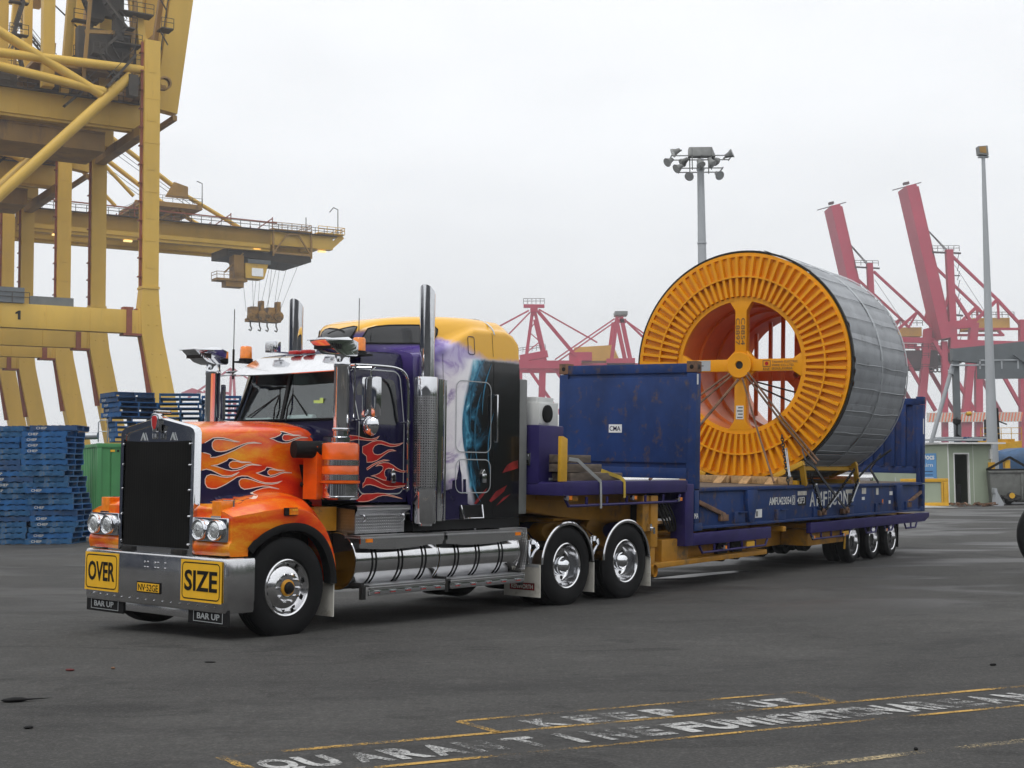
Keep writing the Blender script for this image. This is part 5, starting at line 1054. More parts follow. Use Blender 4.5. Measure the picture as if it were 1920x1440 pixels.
# ================================================================ FLAT RACK
RK = thing('flat_rack_container', 'blue open sided flat rack container with end walls standing', 'flat rack', RLOC, RROT)
Lk, Wk = 12.19, 2.44
b_ = MB()
for y in (0.04, 2.30):
    b_.box(0.30, Lk-0.30, y+0.02, y+0.08, 0.06, 0.60); b_.box(0.16, Lk-0.16, y-0.03, y+0.13, 0.02, 0.065); b_.box(0.16, Lk-0.16, y-0.03, y+0.13, 0.60, 0.655)
b_.box(0.2, Lk-0.2, 0.2, Wk-0.2, 0.50, 0.60)
b_.build('base_frame', 'rack_blue', RK, bevel=0.008)
b_ = MB()
for k in range(40):
    x = 0.16+k*0.2968; b_.box(x, x+0.285, 0.10, Wk-0.10, 0.61, 0.662)
b_.build('timber_floor', 'old_timber', RK)
for y in (0, 1):
    yy = Y(-0.012, y) if y == 0 else Wk+0.012; sg = 1 if y == 0 else -1
    for x in (1.55, 3.35, 5.15, 6.95, 8.75, 10.85):   # pocket brackets and lashing stanchions
        b_ = MB(); b_.box(x, x+0.42, yy+sg*0.03, yy+sg*0.14, 0.07, 0.25); b_.box(x+0.14, x+0.44, yy-sg*0.012, yy+sg*0.15, 0.235, 0.25); b_.build('stake_pocket', 'rack_blue', RK, bevel=0.006)
    for x in (2.0, 10.05):
        b_ = MB(); b_.prism([(x, 0.60), (x+0.42, 0.60), (x+0.42, 0.40), (x+0.28, 0.07), (x+0.10, 0.07), (x, 0.40)], lambda a, c, t: (a, t, c), yy, yy+sg*0.10); b_.build('gusset', 'rack_blue', RK, bevel=0.008)
for x, d, lb in ((0.14, 1, 0), (Lk-0.14, -1, 1)):         # folding arms on the near side
    for yy in (0.035, Wk-0.035):
        b_ = MB(); b_.beam((x+d*0.05, yy, 0.44), (x+d*1.05, yy, 0.21), 0.05, 0.07); b_.box(x+d*0.85, x+d*1.15, yy-0.03, yy+0.03, 0.12, 0.22); b_.build('hinge_arm', 'rust_steel', RK, bevel=0.01)
    for yy in (0.0, Wk-0.16):
        b_ = MB(); b_.box(x-0.14, x+0.14, yy, yy+0.16, 0.0, 0.12); b_.box(x-d*0.14, x+d*0.02, yy, yy+0.16, 0.12, 0.62); b_.build('corner_casting', 'rack_blue', RK, bevel=0.012)
def end_wall(x0, d):
    b_ = MB(); z0, z1 = (0.81 if d > 0 else 0.87), 2.57
    b_.box(x0+d*0.03, x0+d*0.07, 0.14, Wk-0.14, z0, z1-0.02)
    b_.box(x0+d*0.0, x0+d*0.12, 0.12, Wk-0.12, z1-0.15, z1-0.005); b_.box(x0, x0+d*0.10, 0.12, Wk-0.12, z0-0.02, z0+0.14)
    n_ = 9
    for k in range(n_): y = 0.2+(Wk-0.4)*k/(n_-1); b_.box(x0+d*0.07, x0+d*0.135, y-0.05, y+0.05, z0+0.14, z1-0.15)
    b_.box(x0-d*0.004, x0+d*0.03, 0.14, Wk-0.14, z0+0.22, z1-0.22)
    w = b_.build('end_wall', 'rack_blue', RK, bevel=0.006)
    for yy in (0.0, Wk-0.16):
        b_ = MB(); b_.box(x0, x0+d*0.17, yy, yy+0.16, 0.64, 2.42); b_.box(x0+d*0.17, x0+d*0.23, yy+0.05, yy+0.11, 0.64, 1.5); b_.build('corner_post', 'rack_blue', w, bevel=0.01)
        b_ = MB(); b_.box(x0-d*0.004, x0+d*0.175, yy-0.004, yy+0.164, 2.43, 2.60, 0); b_.lathe([(0.0, 0.0), (0.035, 0.0)], (x0-d*0.006, yy+0.08, 2.51), (1, 0, 0), 12, m=1); b_.box(x0+d*0.05, x0+d*0.13, yy-0.006 if yy < 1 else yy+0.16, yy if yy < 1 else yy+0.166, 2.48, 2.55, 1)
        b_.build('corner_casting', ['rust_steel' if d > 0 else 'rack_blue', 'black_paint'], w, bevel=0.008)
    return w
w0 = end_wall(0.0, 1); w1 = end_wall(Lk, -1)
b_ = MB(); b_.box(-0.012, -0.004, 1.275, 1.505, 1.49, 1.62, 0); b_.text('CMA', (-0.0125, 1.490, 1.52), (0, -1, 0), (0, 0, 1), 0.105, 0.002, 1, bold=0.012, width=0.195); b_.build('cma_sign', ['white_paint', 'navy_paint'], w0)
b_ = MB(); b_.box(0.02, 0.07, -0.004, 0.0, 2.24, 2.40); b_.build('label_plate', 'white_paint', w0)
b_ = MB(); b_.box(12.02, 12.08, -0.004, 0.0, 1.75, 2.1); b_.build('label_plate', 'white_paint', w1)
b_ = MB()
yf = 0.054; u, v = (1, 0, 0), (0, 0, 1)
b_.text('AMFU423054', (3.08, yf, 0.33), u, v, 0.185, 0.003, 0, bold=0.008, width=1.02); b_.text('0', (4.17, yf, 0.33), u, v, 0.185, 0.003, 0, width=0.09); b_.text('42P3', (4.40, yf, 0.33), u, v, 0.165, 0.003, 0, bold=0.008, width=0.36)
b_.build('lettering', 'white_paint', RK); b_ = MB()
for a, c, d, e in ((4.14, 4.15, 0.315, 0.475), (4.275, 4.285, 0.315, 0.475), (4.15, 4.275, 0.315, 0.325), (4.15, 4.275, 0.465, 0.475)): b_.box(a, c, yf-0.003, yf, d, e)
b_.build('check_digit_frame', 'white_paint', RK); b_ = MB(); xx = 5.02
for ch, w_ in (('A', 0.28), ('M', 0.28), ('F', 0.20), ('I', 0.13), ('C', 0.24), ('O', 0.25), ('N', 0.26)):
    if ch == 'I':
        for a, c, d, e in ((xx, xx+0.02, 0.28, 0.54), (xx+0.11, xx+0.13, 0.28, 0.54), (xx+0.02, xx+0.11, 0.28, 0.30), (xx+0.02, xx+0.11, 0.40, 0.42), (xx+0.02, xx+0.11, 0.52, 0.54)): b_.box(a, c, yf-0.003, yf, d, e)
    else: b_.text(ch, (xx, yf, 0.27), u, v, 0.37, 0.003, 0, bold=0.018, width=w_)
    xx += w_+0.075
b_.build('lettering', 'white_paint', RK)
for x0, x1, z0, z1, mt in ((2.28, 2.76, 0.13, 0.27, 'white_paint'), (4.42, 4.86, 0.475, 0.55, 'flap_white'), (6.98, 7.36, 0.475, 0.55, 'flap_white'), (7.95, 8.2, 0.45, 0.57, 'flap_white'), (7.95, 8.12, 0.33, 0.39, 'white_paint'), (8.85, 9.0, 0.42, 0.56, 'flap_white'), (9.75, 9.95, 0.40, 0.48, 'white_paint'), (9.70, 9.82, 0.22, 0.29, 'white_paint'), (9.25, 9.32, 0.22, 0.32, 'amber_lens')):
    b_ = MB(); b_.box(x0, x1, yf-0.004, yf+0.003, z0, z1, 0)
    if mt == 'white_paint' and x0 < 3: b_.box(x0+0.16, x0+0.18, yf-0.006, yf-0.004, z0, z1, 1); b_.box(x0+0.22, x0+0.30, yf-0.006, yf-0.004, z0+0.02, z1-0.03, 1)
    b_.build('sticker', [mt, 'lamp_grey'], RK)
for x0 in (4.44, 7.02):
    b_ = MB(); b_.box(x0, x0+0.40, yf-0.002, yf+0.004, 0.29, 0.45); b_.build('fork_pocket', 'dark_interior', RK)
b_ = MB(); b_.text('MA', (-0.02, -0.002, 0.19), u, v, 0.12, 0.003, 0, width=0.14); b_.build('stencil', 'white_paint', RK)

# ================================================================ CABLE REEL
XF, XR, RC, RR, RY = 4.50, 7.62, 2.845, 2.125, 1.215
RE = thing('cable_reel', 'huge orange steel cable reel lagged in grey slats on the blue flat rack', 'reel', RLOC, RROT)
def pol(r, a, x): return (x, RY+r*sin(a), RC+r*cos(a))
def flange(x, d, mt, nm):
    b_ = MB(); ax = (1, 0, 0); o = (x, RY, RC)
    b_.lathe([(2.10, 0), (2.10, d*0.06), (1.20, d*0.06), (1.20, 0), (1.20, -d*0.02), (1.28, -d*0.02), (1.285, d*0.015), (2.03, d*0.015), (2.035, -d*0.02), (2.10, -d*0.02), (2.10, 0)], o, ax, 120)
    b_.lathe([(1.635, d*0.014), (1.635, -d*0.085), (1.665, -d*0.085), (1.665, d*0.014)], o, ax, 120)
    fl = b_.build(nm, mt, RE, ang=30)
    if d > 0:
        b_ = MB(); n_ = 76
        for k in range(n_):
            a = 2*pi*(k+0.5)/n_
            for r0, r1 in ((1.285, 1.635), (1.665, 2.035)):
                hw = 0.036; P_ = []
                for r in (r0, r1):
                    for sx in (-1, 1): P_.append(r*Vector((0, sin(a), cos(a)))+Vector((0, cos(a), -sin(a)))*hw*sx)
                base = [(x+0.014, RY+q.y, RC+q.z) for q in (P_[0], P_[1], P_[3], P_[2])]; Q = [q.lerp(c_, 0.0) for q, c_ in zip(P_, P_)]
                tw = 0.7; c0 = (P_[0]+P_[1])/2; c1 = (P_[2]+P_[3])/2
                top = [c0.lerp(P_[0], tw), c0.lerp(P_[1], tw), c1.lerp(P_[3], tw), c1.lerp(P_[2], tw)]
                b_.hexa(base+[(x-0.075, RY+q.y, RC+q.z) for q in top])
        b_.build('flange_ribs', mt, fl, smooth=False)
    return fl
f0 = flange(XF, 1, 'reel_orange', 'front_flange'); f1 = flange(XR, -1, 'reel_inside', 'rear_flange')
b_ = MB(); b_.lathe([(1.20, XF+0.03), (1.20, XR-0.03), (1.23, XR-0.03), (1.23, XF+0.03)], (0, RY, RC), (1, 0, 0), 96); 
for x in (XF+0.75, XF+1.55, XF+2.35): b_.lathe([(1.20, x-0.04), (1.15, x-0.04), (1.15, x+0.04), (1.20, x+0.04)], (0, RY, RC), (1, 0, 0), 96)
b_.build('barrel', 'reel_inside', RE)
def spokes(x, t, mt, nm, hw=0.112, gus=True):
    b_ = MB()
    for k in range(4):
        a = k*pi/2; d = Vector((0, sin(a), cos(a))); e = Vector((0, cos(a), -sin(a))); C_ = Vector((x, RY, RC))
        P_ = [(0.10, -hw), (0.10, hw), (1.02, hw), (1.21, 0.235), (1.21, -0.235), (1.02, -hw)] if gus else [(0.3, -hw), (0.3, hw), (1.21, hw), (1.21, -hw)]
        b_.prism(P_, lambda a_, c_, t_: C_+d*a_+e*c_+Vector((t_, 0, 0)), 0.0, t)
    P_ = [(0.0, 0.62), (0.62, 0.0), (0.0, -0.62), (-0.62, 0.0)]
    b_.prism([(a_*0.63, c_*0.63) for a_, c_ in P_], lambda a_, c_, t_: (x+0.02+t_, RY+a_, RC+c_), 0.0, t-0.03)
    return b_.build(nm, mt, RE, bevel=0.006)
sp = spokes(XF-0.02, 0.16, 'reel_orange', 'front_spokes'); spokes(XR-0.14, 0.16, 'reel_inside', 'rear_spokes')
b_ = MB(); b_.lathe([(0.072, 0.4), (0.072, -0.07), (0.08, -0.085), (0.232, -0.085), (0.24, -0.075), (0.24, 0.0)], (XF, RY, RC), (1, 0, 0), 48); b_.lathe([(0.0715, -0.062), (0.0, -0.062)], (XF, RY, RC), (1, 0, 0), 24, m=1); b_.build('hub', ['reel_orange', 'dark_interior'], RE)  # dark disc plugs the bore in place of its shade
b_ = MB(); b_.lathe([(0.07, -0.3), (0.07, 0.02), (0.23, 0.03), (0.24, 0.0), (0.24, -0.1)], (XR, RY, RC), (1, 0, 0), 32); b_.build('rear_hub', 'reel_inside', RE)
for y in (2.05, 1.74, 1.47):        # upright stiffener bars seen through the barrel
    h_ = sqrt(1.19**2-(y-RY)**2); b_ = MB(); b_.box(XR-0.42, XR-0.36, y-0.035, y+0.035, RC-h_, RC+h_); b_.build('stiffener_bar', 'reel_inside', RE)
b_ = MB()
for i, tx in enumerate(('C8897', 'C8854')):
    b_.text(tx, (XF-0.024, RY+0.095-0.105*i, RC+0.88), (0, 0, -1), (0, -1, 0), 0.115, 0.003, 0, width=0.50)
b_.build('serial_number', 'rust_steel', sp); b_ = MB()
xs = XF-0.024; ui, vi = (0, -1, 0), (0, 0, 1)
for i, tx in enumerate(('TAIHAN ELECTRIC', 'WIRE CO.,LTD.', 'SEOUL,KOREA')): b_.text(tx, (xs, RY-0.62, RC+0.035-0.062*i), ui, vi, 0.058, 0.003, 0, width=(0.50, 0.43, 0.40)[i])
b_.build('maker_name', 'rust_steel', sp); b_ = MB(); 
for a, c, d, e in ((0.445, 0.455, -0.035, 0.085), (0.585, 0.595, -0.035, 0.085), (0.455, 0.585, 0.075, 0.085), (0.455, 0.585, -0.035, -0.025)): b_.box(xs-0.003, xs, RY-c, RY-a, RC+d, RC+e, 0)
b_.disc((xs-0.003, RY-0.52, RC+0.025), (1, 0, 0), 0.035, 16, m=1); b_.text('DZ', (xs, RY-0.455, RC-0.095), ui, vi, 0.055, 0.003, 0, width=0.13)
b_.build('maker_emblem', ['rust_steel', 'red_lens'], sp)
b_ = MB(); b_.box(XF-0.028, XF-0.02, RY+0.60, RY+0.98, RC-0.095, RC+0.10, 0); b_.box(XF-0.03, XF-0.028, RY+0.74, RY+0.84, RC-0.005, RC+0.01, 1); b_.build('name_plate', ['plate_grey', 'black_paint'], sp)
b_ = MB(); b_.box(XF-0.026, XF-0.02, RY-0.075, RY+0.075, RC-1.0, RC-0.75, 0)
for k in range(4): b_.box(XF-0.028, XF-0.026, RY-0.06, RY+0.05-0.02*(k % 2), RC-0.98+0.06*k, RC-0.955+0.06*k, 1)
b_.build('paper_label', ['white_paint', 'lamp_grey'], sp)
# grey lagging: overlapping slats, like shingles, round the drum
rnd = random.Random(3)
b_ = MB(); n_ = 62
for k in range(n_):
    a0 = 2*pi*k/n_; a1 = 2*pi*(k+1.12)/n_
    for x0, x1 in ((XF+0.07, XF+1.60), (XF+1.58, XR+0.04)):
        lift = rnd.choice((0.0, 0.0, 0.004, 0.008, 0.012, 0.035)) if k > 2 else 0.0; ra, rb = RR+0.002+rnd.random()*0.004, RR+0.012+lift
        rows = []
        for j in range(6):
            t = j/5; rows.append([pol(lerp(ra, rb, t)+0.006*sin(pi*t), lerp(a0, a1, t), x) for x in (x0, (x0+x1)/2, x1)])
        b_.loft(rows)
        b_.loft([[pol(rb, a1, x0), pol(rb, a1, x1)], [pol(rb-0.012, a1, x0), pol(rb-0.012, a1, x1)]])
b_.lathe([(2.11, XF+0.06), (2.112, XF+0.08)], (0, RY, RC), (1, 0, 0), 96)
lag = b_.build('lagging', 'lag_grey', RE, ang=20)
b_ = MB()
for k in range(n_ // 2):
    a = 2*pi*(k*2+0.55)/n_; j = lambda: rnd.uniform(-0.009, 0.009); b_.pipe([pol(RR+0.030, a+j(), XF+0.05), pol(RR+0.034, a+j(), XF+0.6), pol(RR+0.040, a+j(), XF+1.1), pol(RR+0.034, a+j(), XF+1.6), pol(RR+0.038, a+j(), XF+2.14), pol(RR+0.030, a+j(), XF+2.7), pol(RR+0.030, a+j(), XR+0.04)], 0.0065, 5)
for x in (XF+1.59, XR+0.03): b_.lathe([(RR+0.03, x-0.02), (RR+0.045, x-0.015), (RR+0.045, x+0.015), (RR+0.03, x+0.02)], (0, RY, RC), (1, 0, 0), 120)
b_.lathe([(RR-0.01, XF+0.005), (RR+0.022, XF+0.005), (RR+0.022, XF+0.075), (RR-0.01, XF+0.075)], (0, RY, RC), (1, 0, 0), 120, m=1)
b_.build('lagging_wires', ['galvanised', 'dark_steel'], RE)

# cradle, dunnage and lashings
CR = thing('reel_cradle', 'yellow steel cradle with sloping arms under the cable reel', 'cradle', RLOC, RROT)
for y, sg in ((-0.02, 1), (2.45, -1)):
    for x in (XF-0.02, XR-0.25):
        b_ = MB(); b_.beam((x+0.02, y+sg*0.55, 0.80), (x-0.03, y-sg*0.02, 1.06), 0.10, 0.09); b_.beam((x-0.02, y+0.02*sg, 1.04), (x+0.20, y+sg*0.04, 0.665), 0.09, 0.10); b_.build('arm', 'barrier_yellow', CR, bevel=0.008)
    b_ = MB(); b_.box(XF+0.1, XR-0.1, y+sg*0.12, y+sg*0.24, 0.92, 1.0); b_.build('side_beam', 'barrier_yellow', CR, bevel=0.008)
b_ = MB(); b_.box(XF+0.0, XF+0.12, 0.1, 2.34, 0.665, 0.74); b_.box(XR-0.2, XR-0.08, 0.1, 2.34, 0.665, 0.74); b_.build('cross_beam', 'barrier_yellow', CR)
for y0, y1, x, lab in ((0.15, 1.25, 4.2, 'pale timber chock beam in front of the reel, nearer half'), (1.3, 2.3, 4.2, 'pale timber chock beam in front of the reel, half behind the blue wall'), (0.2, 2.2, 7.9, 'pale timber chock beam behind the cable reel')):
    b_ = MB(); b_.box(x, x+0.22, y0, y1, 0.667, 0.80); o = b_.build('timber_chock', 'timber', None, bevel=0.006); o.location, o.rotation_euler = RLOC, RROT; tag(o, lab, 'timber', 'timber chocks holding the reel')
for i, y in enumerate((0.35, 0.85, 1.35, 1.9)):
    b_ = MB(); b_.prism([(3.96, 0.667), (4.195, 0.667), (4.195, 0.79)], lambda a, c, t: (a, t, c), y, y+0.16); o = b_.build('timber_wedge', 'timber'); o.location, o.rotation_euler = RLOC, RROT
    tag(o, ['timber wedge nailed against the chock nearest the flat rack edge', 'timber wedge, second from the near edge of the flat rack', 'timber wedge, third from the near edge of the flat rack', 'timber wedge nearest the far edge of the flat rack'][i], 'wedge', 'timber wedges in front of the reel')
def chain(p, q, r=0.014, link=0.085):
    b_ = MB(); p, q = Vector(p), Vector(q); d = (q-p).normalized(); n_ = max(2, int((q-p).length/(link*0.72))); u = d.cross(Vector((0, 0, 1))).normalized(); v = d.cross(u)
    for k in range(n_):
        c_ = p.lerp(q, (k+0.5)/n_); s_ = u if k % 2 else v
        b_.pipe([c_+d*(link/2*cos(a))+s_*(link*0.3*sin(a)) for a in [2*pi*j/10 for j in range(11)]], r*0.75, 5)
    return b_
def rope(pts, r, nm, mt, lab, cat, grp):
    b_ = MB(); b_.pipe(pts, r, 6); o = b_.build(nm, mt); o.location, o.rotation_euler = RLOC, RROT; return tag(o, lab, cat, grp)
G = 'ropes lashed from the reel hub'
for i, (dy, dz, ty, tz, tx, lab) in enumerate((
    (0.18, -0.16, 2.38, 0.95, 1.2, 'dark lashing rope from the reel hub down to the blue wall, upper'), (0.14, -0.20, 2.40, 0.75, 1.6, 'dark lashing rope from the reel hub down to the blue wall, lower'), (0.0, -0.27, 1.9, 0.72, 2.2, 'thick dark lashing rope under the reel hub running left to the deck'),
    (-0.08, -0.24, 0.06, 0.72, 3.3, 'dark lashing rope from the reel hub down to the near deck edge by the hook'), (-0.15, -0.19, -0.30, 1.05, XF-0.1, 'dark lashing rope from the reel hub to the yellow cradle arm, left one'), (-0.19, -0.14, -0.34, 1.10, XF-0.1, 'dark lashing rope from the reel hub to the yellow cradle arm, right one'))):
    rope([(XF-0.11, RY+dy, RC+dz), (lerp(XF-0.1, tx, 0.5), lerp(RY+dy, ty, 0.5), lerp(RC+dz, tz, 0.5)-0.04), (tx, ty, tz)], 0.020 if i != 2 else 0.026, 'lashing_rope', 'rust_steel', lab, 'rope', G)
G = 'ropes inside the reel'
for i, (p, q, lab) in enumerate((((XF+0.1, RY-0.25, RC-0.3), (XR-0.5, RY-1.0, RC-0.62), 'thin dark rope slanting right inside the reel, upper one'), ((XF+0.1, RY-0.2, RC-0.35), (XR-0.5, RY-0.75, RC-0.9), 'thin dark rope slanting right inside the reel, lower one'), ((XR-0.3, RY-1.02, RC-0.25), (XF+0.6, RY-0.55, RC-1.02), 'thin dark rope slanting left inside the reel, upper one'), ((XR-0.3, RY-0.95, RC-0.55), (XF+0.8, RY-0.45, RC-1.05), 'thin dark rope slanting left inside the reel, lower one'))):
    rope([p, q], 0.016, 'inner_rope', 'strap_web', lab, 'rope', G)
def lash(p, q, lab, bolt=None):
    root = thing('lashing_chain', lab, 'chain', RLOC, RROT, 'chains lashing the reel cradle')
    chain(p, q).build('chain_links', 'dark_steel', root, ang=60)
    if bolt:
        a, c_ = Vector(p).lerp(Vector(q), bolt[0]), Vector(p).lerp(Vector(q), bolt[1]); b_ = MB(); n_ = Vector((0.5, 0, 0.2)).normalized()*0.03
        off = Vector((0, -0.03, 0)); b_.pipe([a+off, c_+off], 0.011, 6); b_.pipe([a+off+Vector((0.06, 0, 0.02)), c_+off+Vector((0.045, 0, 0.02))], 0.011, 6); b_.tube(a+off, a+off+Vector((0.06, 0, 0.02)), 0.02, n=6); b_.tube(c_+off, c_+off+Vector((0.06, 0, 0.02)), 0.02, n=6); b_.build('turnbuckle', 'galvanised', root)
lash((XF-0.25, 0.30, 1.55), (3.75, -0.03, 0.68), 'chain with silver turnbuckle hanging before the orange flange', (0.30, 0.85))
lash((4.75, -0.05, 0.86), (5.45, -0.03, 0.18), 'chain from the front cradle arm down to the lashing hook', (0.30, 0.75))
lash((7.1, -0.08, 0.95), (5.65, -0.03, 0.20), 'chain slanting from the rear cradle arm forward to the hook', (0.60, 0.95))
lash((7.42, -0.05, 0.75), (6.85, -0.03, 0.18), 'chain with long silver turnbuckle below the rear cradle arm', (0.15, 0.75))
for x, lab in ((5.45, 'rusty lashing hook under the front chains on the rack side'), (6.75, 'rusty lashing hook under the rear chains on the rack side')):
    b_ = MB(); b_.box(x-0.12, x+0.25, -0.03, 0.05, 0.09, 0.19); b_.lathe([(0.04, -0.03), (0.07, 0), (0.04, 0.03), (0.02, 0), (0.04, -0.03)], (x+0.05, -0.04, 0.16), (0, 1, 0), 14); o = b_.build('lashing_hook', 'rust_steel', None, bevel=0.01); o.location, o.rotation_euler = RLOC, RROT; tag(o, lab, 'hook', 'lashing hooks on the rack side')
for pts, lab in (([(XF-0.15, -0.05, 1.30), (4.25, -0.16, 1.10), (4.6, -0.2, 0.98), (5.2, -0.1, 0.80), (6.7, -0.04, 0.20)], 'dark web strap from the cradle arm back to the rear hook'), ([(7.75, -0.6, 1.35), (7.55, -0.25, 1.05), (7.45, -0.05, 0.80)], 'dark web strap at the rear lower edge of the reel'), ([(7.7, -0.4, 1.25), (8.3, 0.0, 0.95), (8.9, 0.02, 0.67)], 'dark web strap running back from the reel to the deck')):
    b_ = MB()
    for p, q in zip(pts, pts[1:]): b_.beam(p, q, 0.05, 0.02, (0, 1, 0))
    o = b_.build('web_strap', 'strap_web'); o.location, o.rotation_euler = RLOC, RROT; tag(o, lab, 'strap', 'dark web straps on the reel')

# ================================================================ YELLOW SHIP-TO-SHORE CRANES (x along the boom, y along the quay)
CPH = radians(33); CT = Vector((-40.28, 150.0, 0)); CV = Vector((-sin(CPH), cos(CPH), 0))
def railing(b_, pts, h=1.1, sp=1.8, m=0, t=0.06):
    for p, q in zip(pts, pts[1:]):
        p, q = Vector(p), Vector(q); n_ = max(1, round((q-p).length/sp)); z = Vector((0, 0, h))
        for k in range(n_+1): c_ = p.lerp(q, k/n_); b_.beam(c_, c_+z, t, t, (1, 0, 0), m)
        for f in (1.0, 0.55): b_.beam(p+z*f, q+z*f, t, t, (0, 0, 1), m)
def stair(b_, p, q, w=0.8, m=0):
    p, q = Vector(p), Vector(q); d = q-p; s_ = Vector((0, w/2, 0)) if abs(d.x) > abs(d.y) else Vector((w/2, 0, 0)); n_ = max(3, int(abs(d.z)/0.45))
    for sg in (-1, 1): b_.beam(p+s_*sg, q+s_*sg, 0.10, 0.28, (0, 0, 1), m); b_.beam(p+s_*sg+Vector((0, 0, 1)), q+s_*sg+Vector((0, 0, 1)), 0.07, 0.07, (0, 0, 1), m)
    for k in range(n_+1): c_ = p.lerp(q, k/n_); b_.beam(c_-s_, c_+s_, 0.22, 0.06, (0, 0, 1), m)
def crane_leg(par, v, sgn, u0=0.0):
    b_ = MB(); U = lambda a: u0+sgn*a
    def ring(u, w, z, d): return [(U(u-w/2), v-d/2, z), (U(u+w/2), v-d/2, z), (U(u+w/2), v+d/2, z), (U(u-w/2), v+d/2, z)]
    b_.loft([ring(0, 1.75, 50.2, 1.7), ring(0, 1.75, 22.4, 1.7), ring(-0.05, 2.15, 20.0, 1.8), ring(0.20, 2.35, 17.2, 1.8), ring(1.6, 2.4, 10.5, 1.8), ring(3.3, 2.4, 2.2, 1.8)], closed=True, cap=True)
    b_.box(U(-0.98), U(0.98), v-0.95, v+0.95, 22.2, 22.45); b_.box(U(2.2), U(4.4), v-4.5, v+4.5, 0.9, 2.3)
    for z in (12.5, 15.0, 18.2, 20.4): 
        for du in (-0.45, 0.55): uu = 0.2+max(0, (17.2-z))*0.21+du; b_.lathe([(0.10, 0), (0.08, -0.06), (0, -0.07)], (U(uu), v-0.9, z), (0, 1, 0), 8)
    for z in (27.5, 33.0, 38.5, 43.5): b_.box(U(-0.90), U(0.90), v-0.875, v+0.875, z, z+0.10)
    for z in (24.5, 30, 35.5, 41, 46.5): b_.box(U(-0.55), U(0.35), v-0.885, v-0.86, z, z+0.9)
    lg = b_.build('leg', 'crane_yellow', par, ang=30)
    b_ = MB(); b_.beam((U(-1.02), v-0.3, 22.5), (U(-1.02), v-0.3, 50), 0.12, 0.3, (1, 0, 0)); b_.beam((U(-1.3), v-0.2, 20.0), (U(0.25), v-0.2, 10.2), 0.2, 0.7, (1, 0, 0))
    for k in range(13): z = 23.5+k*2.1; b_.box(U(-1.25), U(-0.95), v-0.6, v+0.2, z, z+0.14)
    b_.build('ladder', 'ladder_red', lg)
    return lg
